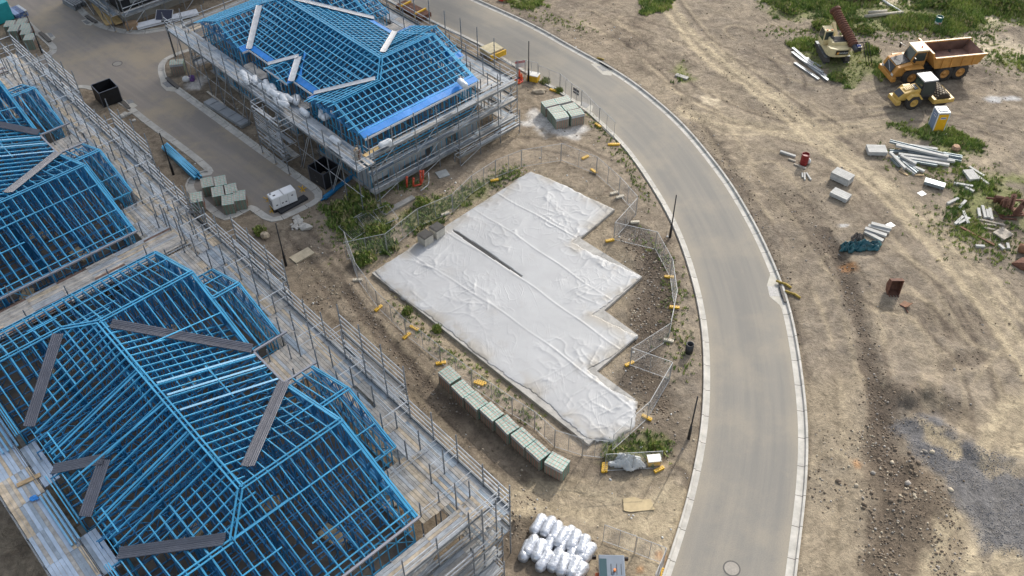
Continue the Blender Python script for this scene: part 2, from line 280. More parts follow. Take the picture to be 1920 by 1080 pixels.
# ground colours (what the earth itself is, patch by patch)
def paint(X, Y):
    n1 = fbm(X, Y, 12, 5, 0); n2 = fbm(X, Y, 2.5, 4, 3); n3 = fbm(X, Y, .8, 3, 5); nn = n3-.5
    c_pale = np.array([.265, .218, .158]); c_mid = np.array([.175, .145, .112]); c_dark = np.array([.085, .066, .05]); c_left = np.array([.225, .178, .128])
    lerp = lambda A, B, t: A*(1-t)[..., None]+np.array(B)*t[..., None]
    C = lerp(np.broadcast_to(c_mid, X.shape+(3,)).copy(), c_pale, sstep(.40, .65, n1*.6+n2*.4))
    C = lerp(C, c_dark, .55*sstep(.56, .74, n2*.55+n3*.45))
    left = sstep(10, -4, X-(Y-45)*.28); C = lerp(C, c_left*(.8+.4*n2[..., None]) if False else c_left, left*.75)
    grey = [.19, .162, .132]; C = lerp(C, grey, .6*sstep(.5, .72, fbm(X, Y, 6, 4, 6)))
    for k_, (a_, sc_) in enumerate(((.9, 3.), (2.2, 3.5), (.3, 2.6))):
        wx = 3*(fbm(X, Y, 14, 2, k_)-.5); U = X*math.cos(a_)+Y*math.sin(a_)+wx; V = -X*math.sin(a_)+Y*math.cos(a_)+wx; rg = (1-np.abs(2*fbm(U*.22+40*k_, V, sc_*.5, 3, k_+2)-1))**7; C = lerp(C, c_dark*1.15, .5*rg*sstep(.45, .6, fbm(X, Y, 8, 3, k_+3))); C = lerp(C, c_pale*1.1, .45*(1-np.abs(2*fbm(U*.2, V+33, sc_*.5, 3, k_+4)-1))**8)
    for k_, P in enumerate(LINES):
        P = spline(GP(P), 5); d = pl_dist(X, Y, P)+.25*nn; m = np.exp(-((d-.95)/.2)**2)*sstep(.36, .52, fbm(X, Y, 4, 3, k_)); pale = np.exp(-((d-1.35)/.22)**2)*sstep(.4, .55, fbm(X, Y, 5, 3, k_+1)); C = lerp(C, c_dark*1.1, .75*m); C = lerp(C, [.36, .295, .2], .5*pale)
    gr = np.zeros(X.shape); st = .25+0*X; tread = np.zeros(X.shape); tds = np.zeros(X.shape+(2,)); best = np.full(X.shape, 1e9)
    for P in SANDY: C = lerp(C, [.305, .25, .172], .45*sstep(-.8, 1., sdist(X, Y, GP(P))+1.4*nn))
    for P in ROCKY: m = sstep(-.7, .5, sdist(X, Y, GP(P))+2.*nn); C = lerp(C, [.12, .092, .066], .8*m); st = np.maximum(st, m)
    for P, w, s in DARK: d = pl_dist(X, Y, GP(P)); m = s*sstep(1.5*w, .5*w, d+1.1*w*nn); C = lerp(C, c_dark, .8*m); st = np.maximum(st, .7*m)
    for P, w, s in TR: d = pl_dist(X, Y, GP(P)); m = s*sstep(1.3*w, .7*w, d+.9*w*nn); C = lerp(C, [.385, .318, .215], .85*m*(.45+.55*sstep(.25, .5, np.abs(d/w-.0)*0+np.abs(np.abs(d/w)-.0)))); tread = np.maximum(tread, m); sd2_ = track_sd(X, Y, GP(P)); bt = d/w < best; best = np.where(bt, d/w, best); tds[bt] = np.stack([sd2_[0], sd2_[1]/w], -1)[bt]
    for P in GRAVEL: m = sstep(-.6, .5, sdist(X, Y, GP(P))+2.6*(n2-.5)+1.*nn); C = lerp(C, [.115, .115, .122], .88*m*(1-.75*sstep(.58, .72, n2))); st = np.maximum(st, m)
    d = pl_dist(X, Y, np.array([G(1740, 808), G(1790, 850)])); C = lerp(C, [.45, .36, .23], .8*sstep(.9, .3, d+1.1*nn))
    for P in CEMENT: C = lerp(C, [.55, .53, .5], .8*sstep(-.5, .6, sdist(X, Y, GP(P))+2.6*(n2-.5)+1.5*nn))
    for P in GRASS: m = sstep(-.8, .8, sdist(X, Y, GP(P))+3.*(n2-.5)+1.5*nn); gr = np.maximum(gr, m)
    C = lerp(C, [.15, .165, .055], .75*gr)
    for cx, cy, r in ((1855, 25, 4.), (1665, 0, 2.5), (1800, 88, 2.5), (1870, 95, 3.5), (1335, 190, .9)): c = G(cx, cy); C = lerp(C, [.5, .42, .3], .75*sstep(r, r*.3, np.hypot((X-c[0])*.6, Y-c[1])+2*nn))
    for cx, cy, r in ((1863, 188, 1.5), (1893, 187, 1.3), (1580, 425, 0.5)): c = G(cx, cy); C = lerp(C, [.42, .42, .42], .8*sstep(r, r*.3, np.hypot(X-c[0], (Y-c[1])*2.)+1.2*nn))
    for cx, cy, r in ((1592, 505, .8), (1605, 875, .6), (1200, 1070, .5), (1240, 1045, .5)): c = G(cx, cy); C = lerp(C, [.36, .17, .06], .55*sstep(r, r*.3, np.hypot(X-c[0], Y-c[1])+.8*nn))
    return C, gr, st, tread, tds
def track_sd(X, Y, P):
    P = resample(spline(P, 6), 2.); bd = np.full(X.shape, 1e9); S0 = np.zeros(X.shape); D0 = np.zeros(X.shape); acc = 0.
    for (ax, ay), (bx, by) in zip(P[:-1], P[1:]):
        dx, dy = bx-ax, by-ay; l = math.hypot(dx, dy)+1e-9; t = np.clip(((X-ax)*dx+(Y-ay)*dy)/l/l, 0, 1); q = np.hypot(X-ax-t*dx, Y-ay-t*dy); b = q < bd; bd = np.where(b, q, bd); S0 = np.where(b, acc+t*l, S0); D0 = np.where(b, ((X-ax)*dy-(Y-ay)*dx)/l, D0); acc += l
    return S0, D0
cC, cG, cS, cT, cD = paint(gx, gy)
nx, ny = gx.shape
me = bpy.data.meshes.new('ground')
idx = np.arange(nx*ny).reshape(nx, ny)
qf = np.stack([idx[:-1, :-1], idx[1:, :-1], idx[1:, 1:], idx[:-1, 1:]], -1).reshape(-1, 4)
me.vertices.add(nx*ny); me.vertices.foreach_set('co', np.stack([gx, gy, gz], -1).astype(np.float32).ravel())
me.loops.add(qf.size); me.loops.foreach_set('vertex_index', qf.astype(np.int32).ravel())
me.polygons.add(len(qf)); me.polygons.foreach_set('loop_start', np.arange(0, qf.size, 4, dtype=np.int32))
me.polygons.foreach_set('use_smooth', np.ones(len(qf), bool)); me.update()
ca = me.color_attributes.new('Col', 'FLOAT_COLOR', 'POINT'); ca.data.foreach_set('color', np.concatenate([cC, np.ones(cC.shape[:2]+(1,))], -1).astype(np.float32).ravel())
ca = me.color_attributes.new('Aux', 'FLOAT_COLOR', 'POINT'); ca.data.foreach_set('color', np.stack([cT, cS, cG, np.ones(cG.shape)], -1).astype(np.float32).ravel())
ca = me.color_attributes.new('Trk', 'FLOAT_COLOR', 'POINT'); ca.data.foreach_set('color', np.concatenate([cD, np.zeros(cD.shape[:2]+(1,)), np.ones(cD.shape[:2]+(1,))], -1).astype(np.float32).ravel())
def ground_mat():
    m = bpy.data.materials.new('earth'); m.use_nodes = True; t = m.node_tree; N = t.nodes; Lk = t.links; b = N['Principled BSDF']; b.inputs['Roughness'].default_value = .92; b.inputs['Specular IOR Level'].default_value = .2
    def noise(sc, det=6, ro=.65, dist=0.): x = N.new('ShaderNodeTexNoise'); x.inputs['Scale'].default_value = sc; x.inputs['Detail'].default_value = det; x.inputs['Roughness'].default_value = ro; x.inputs['Distortion'].default_value = dist; Lk.new(geo.outputs['Position'], x.inputs['Vector']); return x.outputs['Fac']
    def math_(op, a, bb=None, c=None):
        x = N.new('ShaderNodeMath'); x.operation = op
        for i, v in enumerate((a, bb, c)):
            if v is None: continue
            if isinstance(v, (int, float)): x.inputs[i].default_value = v
            else: Lk.new(v, x.inputs[i])
        return x.outputs[0]
    geo = N.new('ShaderNodeNewGeometry')
    A = N.new('ShaderNodeVertexColor'); A.layer_name = 'Col'; X = N.new('ShaderNodeVertexColor'); X.layer_name = 'Aux'; sp = N.new('ShaderNodeSeparateColor'); Lk.new(X.outputs[0], sp.inputs[0])
    n1 = noise(.55, 9, .68, 1.2); n2 = noise(3.2, 7, .7, .6); n3 = noise(20., 3, .7)
    # speckle: dark and pale crumbs, stronger where stony
    v = math_('ADD', math_('MULTIPLY', math_('SUBTRACT', n1, .5), 1.55), math_('ADD', math_('MULTIPLY', math_('SUBTRACT', n2, .5), 1.6), math_('MULTIPLY', math_('SUBTRACT', n3, .5), math_('MULTIPLY_ADD', sp.outputs[1], 1.2, .35))))
    K = N.new('ShaderNodeVertexColor'); K.layer_name = 'Trk'; ks = N.new('ShaderNodeSeparateColor'); Lk.new(K.outputs[0], ks.inputs[0]); ad = math_('ABSOLUTE', ks.outputs[1])
    ph = math_('MULTIPLY', math_('ADD', ks.outputs[0], math_('ADD', math_('MULTIPLY', ad, .8), math_('MULTIPLY', noise(.9, 3), 1.1))), 6.2832/.52)
    lane = math_('SUBTRACT', 1., math_('MINIMUM', 1., math_('ABSOLUTE', math_('MULTIPLY', math_('SUBTRACT', ad, .62), 2.6)))); brk = N.new('ShaderNodeMapRange'); brk.inputs[1].default_value = .47; brk.inputs[2].default_value = .6; Lk.new(noise(.5, 3), brk.inputs[0])
    tr = math_('MULTIPLY', math_('MULTIPLY', math_('SINE', ph), lane), math_('MULTIPLY', math_('MULTIPLY', sp.outputs[0], .17), brk.outputs[0]))
    val = math_('ADD', math_('ADD', v, tr), 1.0)
    mx = N.new('ShaderNodeVectorMath'); mx.operation = 'SCALE'; Lk.new(A.outputs[0], mx.inputs[0]); Lk.new(math_('MAXIMUM', val, .25), mx.inputs['Scale'])
    Lk.new(mx.outputs[0], b.inputs['Base Color'])
    bp = N.new('ShaderNodeBump'); bp.inputs['Strength'].default_value = .9; bp.inputs['Distance'].default_value = .16
    Lk.new(math_('ADD', math_('MULTIPLY', n1, 1.0), math_('ADD', math_('MULTIPLY', n2, .75), math_('ADD', math_('MULTIPLY', n3, .18), math_('MULTIPLY', tr, 1.1)))), bp.inputs['Height']); Lk.new(bp.outputs[0], b.inputs['Normal'])
    return m
me.materials.append(ground_mat())
go = bpy.data.objects.new('ground', me); COL.objects.link(go); tag(go, kind='structure')
# ------------------------------------------------------------------ road surfaces
def road_mat(name, c, c2, dust, edge=True):
    m = bpy.data.materials.new(name); m.use_nodes = True; t = m.node_tree; N = t.nodes; Lk = t.links; b = N['Principled BSDF']; b.inputs['Roughness'].default_value = .88; b.inputs['Specular IOR Level'].default_value = .25
    geo = N.new('ShaderNodeNewGeometry'); uv = N.new('ShaderNodeUVMap')
    def noise(sc, det, src, st=None):
        x = N.new('ShaderNodeTexNoise'); x.inputs['Scale'].default_value = sc; x.inputs['Detail'].default_value = det; x.inputs['Roughness'].default_value = .65
        if st: mp = N.new('ShaderNodeMapping'); mp.inputs['Scale'].default_value = st; Lk.new(src, mp.inputs[0]); Lk.new(mp.outputs[0], x.inputs[0])
        else: Lk.new(src, x.inputs[0])
        return x.outputs['Fac']
    def mix(f, A, B):
        x = N.new('ShaderNodeMix'); x.data_type = 'RGBA'
        Lk.new(f, x.inputs[0])
        for i, v in ((6, A), (7, B)):
            if isinstance(v, tuple): x.inputs[i].default_value = (*v, 1)
            else: Lk.new(v, x.inputs[i])
        return x.outputs[2]
    def ramp(f, a, bb, k=1.):
        x = N.new('ShaderNodeMapRange'); x.inputs[1].default_value = a; x.inputs[2].default_value = bb; x.inputs[4].default_value = k; x.interpolation_type = 'SMOOTHSTEP'; Lk.new(f, x.inputs[0]); return x.outputs[0]
    streak = noise(1., 5, uv.outputs[0], (.05, 1.1, 1)); patch = noise(.16, 6, geo.outputs['Position']); fine = noise(14., 4, geo.outputs['Position']); spots = noise(.55, 5, geo.outputs['Position'])
    k = mix(ramp(streak, .35, .65), c, c2); k = mix(ramp(patch, .45, .68, .45 if edge else .75), k, dust); k = mix(ramp(spots, .62, .78, .5), k, dust); sxy = N.new('ShaderNodeSeparateXYZ'); Lk.new(uv.outputs[0], sxy.inputs[0]); e1 = N.new('ShaderNodeMath'); e1.operation = 'SUBTRACT'; e1.inputs[1].default_value = 3.; Lk.new(sxy.outputs[1], e1.inputs[0]); e2 = N.new('ShaderNodeMath'); e2.operation = 'ABSOLUTE'; Lk.new(e1.outputs[0], e2.inputs[0]); e3 = N.new('ShaderNodeMath'); e3.operation = 'MULTIPLY_ADD'; e3.inputs[1].default_value = 1.6; Lk.new(patch, e3.inputs[0]); Lk.new(e2.outputs[0], e3.inputs[2])
    if edge: k = mix(ramp(e3.outputs[0], 2.7, 4.2, .7), k, dust)
    k = mix(ramp(fine, .35, .75, .35), k, tuple(x*.62 for x in c))
    Lk.new(k, b.inputs['Base Color'])
    bp = N.new('ShaderNodeBump'); bp.inputs['Strength'].default_value = .25; bp.inputs['Distance'].default_value = .02; Lk.new(fine, bp.inputs['Height']); Lk.new(bp.outputs[0], b.inputs['Normal'])
    return m
def ribbon(name, A, B, z, mat, m=6):
    n = len(A); vs = []; uvs = []
    s = np.r_[0, np.cumsum(np.linalg.norm(np.diff((A+B)/2, axis=0), axis=1))]
    for i in range(n):
        for j in range(m+1): t = j/m; p = A[i]*(1-t)+B[i]*t; vs.append((p[0], p[1], z)); uvs.append((s[i], t*6))
    fs = [(i*(m+1)+j, i*(m+1)+j+1, (i+1)*(m+1)+j+1, (i+1)*(m+1)+j) for i in range(n-1) for j in range(m)]
    me = bpy.data.meshes.new(name); me.from_pydata(vs, [], fs); ul = me.uv_layers.new(name='UVMap')
    for p in me.polygons:
        for li in p.loop_indices: ul.data[li].uv = uvs[me.loops[li].vertex_index]
    me.materials.append(mat); o = bpy.data.objects.new(name, me); COL.objects.link(o); return tag(o, kind='structure')
ribbon('road', a, b, 0.0, road_mat('asphalt', (.20, .19, .172), (.238, .222, .194), (.325, .285, .222)))
mb = MB().sheet(STREET, 0.0); so_ = struct('side_street', mb, road_mat('asphalt_side', (.235, .21, .185), (.285, .25, .215), (.38, .31, .215), False))
ul = so_.data.uv_layers.new(name='UVMap'); an_ = math.radians(47)
for l in so_.data.loops:
    x, y, _ = so_.data.vertices[l.vertex_index].co; ul.data[l.index].uv = (x*math.sin(an_)-y*math.cos(an_), (x*math.cos(an_)+y*math.sin(an_))*.7)
# ------------------------------------------------------------------ kerbs
def kerb_mat():
    m = M('kerb_concrete', (.42, .40, .36), .85, n=.22, ns=1.2, bump=.15, bs=30); t = m.node_tree; N = t.nodes; b = N['Principled BSDF']; src = b.inputs['Base Color'].links[0].from_socket
    uv = N.new('ShaderNodeUVMap'); sx = N.new('ShaderNodeSeparateXYZ'); t.links.new(uv.outputs[0], sx.inputs[0])
    f = N.new('ShaderNodeMath'); f.operation = 'FRACT'; t.links.new(sx.outputs[0], f.inputs[0]); g = N.new('ShaderNodeMath'); g.operation = 'LESS_THAN'; g.inputs[1].default_value = .02; t.links.new(f.outputs[0], g.inputs[0])
    x = N.new('ShaderNodeMix'); x.data_type = 'RGBA'; t.links.new(g.outputs[0], x.inputs[0]); t.links.new(src, x.inputs[6]); x.inputs[7].default_value = (.1, .09, .08, 1); t.links.new(x.outputs[2], b.inputs['Base Color']); return m
KM = kerb_mat()
def kerb(name, P, side, prof=((0, .006), (.33, .004), (.36, .13), (.5, .145), (.53, -.1))):
    P = np.array(P); s = np.r_[0, np.cumsum(np.linalg.norm(np.diff(P, axis=0), axis=1))]/2.4; vs = []; k = len(prof)
    for d, z in prof:
        Q = offs(P, side*d); vs.append(np.c_[Q, np.full(len(Q), z)])
    V = np.stack(vs, 1).reshape(-1, 3); fs = [(i*k+j, i*k+j+1, (i+1)*k+j+1, (i+1)*k+j) for i in range(len(P)-1) for j in range(k-1)]
    me = bpy.data.meshes.new(name); me.from_pydata(V.tolist(), [], fs); ul = me.uv_layers.new(name='UVMap')
    for p in me.polygons:
        for li in p.loop_indices: vi = me.loops[li].vertex_index; ul.data[li].uv = (s[vi//k], vi % k)
    bm = bmesh.new(); bm.from_mesh(me); bmesh.ops.recalc_face_normals(bm, faces=bm.faces)
    if sum(f.normal.z for f in bm.faces) < 0: bmesh.ops.reverse_faces(bm, faces=bm.faces)
    bm.to_mesh(me); bm.free(); me.materials.append(KM); o = bpy.data.objects.new(name, me); COL.objects.link(o); return tag(o, kind='structure')
kerb('kerb', RL, -1 if True else 1); kerb('kerb', RR, 1, ((0, .006), (.48, .004), (.51, .17), (.66, .185), (.69, -.1)))
for k_, sgn in ((k1, 0), (k2, 0), (k3, 0), (k4, 0)):
    mid = len(k_)//2; t_ = k_[mid+1]-k_[mid-1]; nrm = np.array([-t_[1], t_[0]])/np.linalg.norm(t_); q = k_[mid]+nrm*.4
    kerb('kerb', k_, prof=((0, .006), (.55, .006), (.6, .12), (.75, .13), (.8, -.1)), side=-1 if sdist(np.array([q[0]]), np.array([q[1]]), STREET)[0] > 0 else 1)
# ------------------------------------------------------------------ the cloud that shades the left of the site (it floats beyond the frame, towards the sun)
def cloud():
    h = 260.; sh = np.array([math.cos(SUN_AZ), math.sin(SUN_AZ)])*h/math.tan(SUN_EL)
    P = GP([(905, 1250), (800, 780), (745, 690), (590, 520), (590, 440), (700, 372), (800, 340), (905, 280), (965, 170), (1000, 110), (900, -40), (820, -300)])
    P = np.vstack([P, [[-260, 300], [-260, -150]]]); r2 = np.random.RandomState(3); mb = MB()
    X, Y = np.meshgrid(np.arange(-260, 60, 5.), np.arange(-150, 300, 5.)); sd_ = sdist(X, Y, P)
    for x, y, d in zip(X.ravel(), Y.ravel(), sd_.ravel()):
        if d < -1.: continue
        if d > 14 and r2.rand() > .16: continue
        r = 4.6 if d < 6 else (7. if d < 14 else 15.); x += r2.uniform(-1.5, 1.5); y += r2.uniform(-1.5, 1.5)
        mb.blob((x+sh[0], y+sh[1], h+r2.uniform(-.3, .6)*r), (r, r, r*r2.uniform(.7, 1.1)), int(r2.randint(1e6)), 1 if r < 10 else 2, .12)
    m = bpy.data.materials.new('cloud'); m.use_nodes = True; b = m.node_tree.nodes['Principled BSDF']; b.inputs['Base Color'].default_value = (.9, .9, .9, 1); b.inputs['Roughness'].default_value = 1; b.inputs['Specular IOR Level'].default_value = 0; tb = m.node_tree.nodes.new('ShaderNodeBsdfTransparent'); ms = m.node_tree.nodes.new('ShaderNodeMixShader'); ms.inputs[0].default_value = .9; m.node_tree.links.new(b.outputs[0], ms.inputs[1]); m.node_tree.links.new(tb.outputs[0], ms.inputs[2]); m.node_tree.links.new(ms.outputs[0], m.node_tree.nodes['Material Output'].inputs[0])
    struct('cloud', mb, m, True)
cloud()
# ------------------------------------------------------------------ steel-framed houses
AN = math.radians(42.9)
UV_ = lambda O, u, v: (O[0]+math.cos(AN)*u+math.sin(AN)*v, O[1]+math.sin(AN)*u-math.cos(AN)*v)
BLUE = M('blue_steel', (.062, .355, .585), .32, .12, n=.2, ns=.8, spec=.6)  # base colour raised to carry the sky light on the top chords
BLUE_SHADED = M('blue_steel_shaded', (.022, .165, .34), .4, .1, n=.2, ns=.8, spec=.5)  # same steel, darkened in colour for the shade inside the roof
WRAP = M('blue_wrap', (.012, .21, .62), .45, n=.15, ns=1.5, bump=.3, bs=4)
ZINC = M('zinc', (.40, .42, .44), .45, .55, n=.25, ns=2.5)
DKST = M('dull_tube', (.23, .245, .26), .5, .6, n=.3, ns=3)
FLASH = M('grey_flashing', (.115, .12, .145), .45, .35, n=.15, ns=1.)
WHITE_F = M('pale_flashing', (.60, .60, .60), .5, .1, n=.15, ns=2.)
PLY = M('floor_board', (.115, .095, .075), .8, n=.35, ns=1.2, c2=(.06, .052, .044))
CONC = M('concrete', (.34, .325, .30), .9, n=.25, ns=1.5, bump=.15, bs=12)
CLAD = M('cladding', (.33, .34, .345), .75, n=.2, ns=.7)
DARKV = M('dark_void', (.02, .022, .028), .8)
t_ = .38
class Plan:
    def __init__(s, k=1., e=6.0):
        s.k = k; s.e = e; s.L = 31.4*k; s.uw = .9*k; s.ug = 14.65*k; s.ue = s.ug-.2*k; s.uo = s.ug+2.1*k; s.w = 9.6*k; s.E = 13.7*k; s.o = 4.7*k; s.g0 = 13.8*k; s.g1 = 18.2*k
    def wing(s, u, v):                # north wing, v from the outer eave
        a = np.where((u >= 0) & (u <= s.ug) & (v >= 0) & (v <= s.w), t_*np.minimum(v, s.w-v), -1)
        b = np.where((u >= s.uw) & (u <= s.ug+.01) & (v >= 0) & (v <= s.E), t_*np.minimum(np.minimum(v, s.E-v), u-s.uw), -1)
        c = np.where((u > s.ug) & (u <= s.uo) & (v >= s.o) & (v <= s.E), t_*np.minimum(v-s.o, s.E-v), -1)
        return np.maximum(np.maximum(a, b), c)
    def main(s, u, v): return np.where((u >= s.uw) & (u <= s.ue), t_*np.minimum(np.minimum(u-s.uw, s.ue-u), np.minimum(v, s.L-v)), -1)
    def gab(s, u, v): return np.where((u >= 0) & (u <= 7*s.k) & (v >= s.g0) & (v <= s.g1), t_*np.minimum(v-s.g0, s.g1-v), -1)
    def h(s, u, v): return np.maximum.reduce([s.wing(u, v), s.wing(u, s.L-v), s.main(u, v), s.gab(u, v)])
def simp(P, tol=.012):
    P = np.array(P)
    if len(P) < 3: return P
    a, b = P[0], P[-1]; d = b-a; l = np.linalg.norm(d)+1e-9; dist = np.abs(d[0]*(P[:, 1]-a[1])-d[1]*(P[:, 0]-a[0]))/l; i = dist.argmax()
    return np.vstack([simp(P[:i+1], tol)[:-1], simp(P[i:], tol)]) if dist[i] > tol else np.vstack([a, b])
def loc(u, v, z): return Vector((u, -v, z))
def truss_mb(fn, prof, a0, a1, e, top_only=False, w=.066, h=.10, jit=0.):
    """fn(s)->(u,v); prof(s)->height over the eave"""
    ss = np.linspace(a0, a1, max(8, int((a1-a0)/.12))); P = simp(np.stack([ss, prof(ss)], 1)); mb = MB()
    pt = lambda s, z: loc(*fn(s), e+z)
    for p, q in zip(P[:-1], P[1:]): mb.bar(pt(p[0], p[1]+.04), pt(q[0], q[1]+.04), w, h)
    if top_only: return mb
    mb.mi = 1; mb.bar(pt(a0, .0), pt(a1, .0), w, .08); mb.mi = 0
    n = max(2, int(round((a1-a0)/1.1))); xs = np.linspace(a0, a1, n+1)
    for i in range(n):
        m_ = (xs[i]+xs[i+1])/2; hm = float(prof(np.array([m_]))[0])
        if hm > .12: mb.mi = 1; mb.bar(pt(xs[i], .02), pt(m_, hm), .045, .05); mb.bar(pt(m_, hm), pt(xs[i+1], .02), .045, .05); mb.mi = 0
        hx = float(prof(np.array([xs[i]]))[0])
        if i and hx > .8 and i % 2: mb.mi = 1; mb.bar(pt(xs[i], 0), pt(xs[i], hx), .045, .05); mb.mi = 0
    return mb
def runs(mask):
    o = []; i = 0; n = len(mask)
    while i < n:
        if mask[i]:
            j = i
            while j+1 < n and mask[j+1]: j += 1
            if j > i: o.append((i, j))
            i = j+1
        else: i += 1
    return o
def strip(A, B, wd, mat_wave=True, lift=.16, dn=.0):
    """corrugated channel laid along a valley from A (eave) to B (ridge)"""
    A = Vector(A); B = Vector(B); d = (B-A).normalized(); a = d.cross(Z).normalized(); up = a.cross(d); mb = MB(); n = 24 if mat_wave else 8
    pr = []
    for i in range(n+1):
        x = (i/n-.5)*wd; zz = lift+abs(x)*.20+(.035*(1 if i % 4 in (1, 2) else 0) if mat_wave else (.05 if i in (0, n) else 0)); pr.append((x, zz))
    for off in (0, -.03):
        vs = [p+a*x+up*(z+off) for p in (A, B) for x, z in pr]; k = n+1; mb.add(vs, [(i, i+1, k+i+1, k+i) for i in range(n)])
    return mb
def walls(parent, pl, e, segs, z0, z1, mat, studs=.6, name='wall_frame', brace=True):
    for (u0, v0), (u1, v1) in segs:
        mb = MB(); L = math.hypot(u1-u0, v1-v0); n = max(1, int(L/studs))
        for z in (z0, z1-.05): mb.bar(loc(u0, v0, z), loc(u1, v1, z), .09, .06)
        mb.bar(loc(u0, v0, (z0+z1)/2), loc(u1, v1, (z0+z1)/2), .05, .05)
        for i in range(n+1): t = i/n; u = u0+(u1-u0)*t; v = v0+(v1-v0)*t; mb.bar(loc(u, v, z0), loc(u, v, z1), .08, .05, up=Vector((u1-u0, -(v1-v0), 0)))
        if brace and L > 2.5:
            for i in range(0, n-3, 5): t0 = i/n; t1 = (i+4)/n; mb.bar(loc(u0+(u1-u0)*t0, v0+(v1-v0)*t0, z0), loc(u0+(u1-u0)*t1, v0+(v1-v0)*t1, z1), .03, .05)
        ob(name, mb, mat, parent)
def outline(pl, i=.25):
    k = pl.k; E = pl.E; L = pl.L; w = pl.w
    return [(i, i), (pl.ug-i, i), (pl.ug-i, pl.o+i), (pl.uo-i, pl.o+i), (pl.uo-i, E-i), (pl.ue-i, E-i), (pl.ue-i, L-E+i), (pl.uo-i, L-E+i), (pl.uo-i, L-pl.o-i), (pl.ug-i, L-pl.o-i), (pl.ug-i, L-i), (i, L-i),
            (i, L-w+i), (pl.uw+i, L-w+i), (pl.uw+i, pl.g1-i), (i, pl.g1-i), (i, pl.g0+i), (pl.uw+i, pl.g0+i), (pl.uw+i, w-i), (i, w-i)]
def house(name, label, O, pl, sp=.72, battens=False, group='steel framed houses under construction', clad=False):
    e = pl.e; root = thing(name, label, 'house frame', (O[0], O[1], 0), AN, group); L = pl.L; E = pl.E; w = pl.w; uw = pl.uw; ue = pl.ue; ug = pl.ug; uo = pl.uo; ur = (uw+ue)/2; vr = E/2
    # slabs and floor
    out = outline(pl, -.05); mb = MB().prism([(u, -v) for u, v in out], -.3, .22); ob('ground_slab', mb, CONC, root)
    mb = MB().prism([(u, -v) for u, v in outline(pl, .2)], 2.9, 3.12); ob('upper_floor', mb, PLY, root)
    if not battens:       # loose packs lying on the upper floor between the frames
        for i, (u, v, s_) in enumerate(((3, 26, 1.6), (6, 29, 1.2), (11, 27.5, 1.8), (9.5, 23, 1.4), (5, 21.5, 1.5), (7.5, 8, 1.2), (12, 5, 1.4), (4, 3.2, 1.6), (10.5, 11, 1.2))):
            ob('board_pack', MB().box(loc(u*pl.k, v*pl.k, 3.22), (s_, .9, .2), rz=i*.9), M('raw_board', (.34, .26, .16), .8, n=.3), root)
    # walls
    P = outline(pl, .25); segs = list(zip(P, P[1:]+P[:1])); cut = []
    for a, b in segs:
        l = math.hypot(b[0]-a[0], b[1]-a[1]); m = max(1, int(l/6)); cut += [((a[0]+(b[0]-a[0])*i/m, a[1]+(b[1]-a[1])*i/m), (a[0]+(b[0]-a[0])*(i+1)/m, a[1]+(b[1]-a[1])*(i+1)/m)) for i in range(m)]
    walls(root, pl, e, cut, 3.14, e-.06, BLUE)
    if battens or clad:
        lowb = [c for c in cut if c[0][1] > L-1 or c[0][0] > ug-1 or c[0][0] < 1]
        walls(root, pl, e, lowb, .24, 2.9, BLUE, brace=False)
    for i, (a, b) in enumerate(zip(P, P[1:]+P[:1])):      # lower walls: panels with openings
        l = math.hypot(b[0]-a[0], b[1]-a[1])
        if l < 2: continue
        d = ((b[0]-a[0])/l, (b[1]-a[1])/l); x = .0; rr = random.Random(i)
        while x < l-.2:
            ww = min(l-x, rr.uniform(1.6, 3.0)); c = x+ww/2
            mb = MB().bar(loc(a[0]+d[0]*x, a[1]+d[1]*x, 1.45), loc(a[0]+d[0]*(x+ww), a[1]+d[1]*(x+ww), 1.45), .06, 2.4 if rr.random() < .6 else 1.0); x += ww+rr.choice([.0, .9, 1.6]); ob('wall_cladding', mb, CLAD, root)
    inner = []
    for v in (.08, .16, .23, .30, .365, .435, .5, .565, .635, .70, .77, .84, .92): inner.append(((.4, L*v), (ug-.5, L*v)))
    for u in (.3, .55, .78): inner += [((ug*u, .4), (ug*u, L*.30)), ((ug*u, L*.70), (ug*u, L-.4)), ((ug*u, L*.36), (ug*u, L*.62))]
    walls(root, pl, e, inner, 3.14, e-.25, BLUE_SHADED, .6, 'partition_frame', brace=True)
    # trusses
    def add_t(mb, nm='roof_truss', mat=None):
        if mb.v: ob(nm, mb, mat or [BLUE, BLUE_SHADED], root)
    for side in (0, 1):
        fl = (lambda v: v) if side == 0 else (lambda v: L-v)
        us = list(np.arange(.06, uo, sp)); us = [u for u in us if not (ug+.1 < u < ug+.3)]+[ug, ug-.12, .2, uo]
        for u in us:
            if u > ug+.05: a0, a1 = pl.o, E
            elif u >= ur-.6: a0, a1 = 0., E
            else: a0, a1 = 0., w
            hip = uw < u < ur
            prof = (lambda s, u=u: np.maximum(pl.wing(np.full(s.shape, u), s), 0))
            dbl = random.random() < .1
            add_t(truss_mb(lambda s, u=u: (u, fl(s)), prof, a0, a1, e, w=.1 if dbl or u in (ug, uo) else .066))
    # main body: trusses along u
    hh = pl.h
    for v in np.arange(vr-2*pl.k, L-vr+2*pl.k+.01, sp*.94):
        if w <= v <= L-w:
            u1 = ue
            add_t(truss_mb(lambda s, v=v: (s, v), lambda s, v=v: np.maximum(pl.main(s, np.full(s.shape, v)), 0), uw, u1, e, w=.1 if random.random() < .12 else .066))
        else:
            s = np.linspace(uw, ue, 240); vv = np.full(s.shape, v); ok = (pl.main(s, vv) >= hh(s, vv)-.004) & (pl.main(s, vv) > .05)
            for i, j in runs(ok): add_t(truss_mb(lambda q, v=v: (q, v), lambda q, v=v: np.maximum(pl.main(q, np.full(q.shape, v)), 0), s[i], s[j], e, top_only=True), 'jack_rafter')
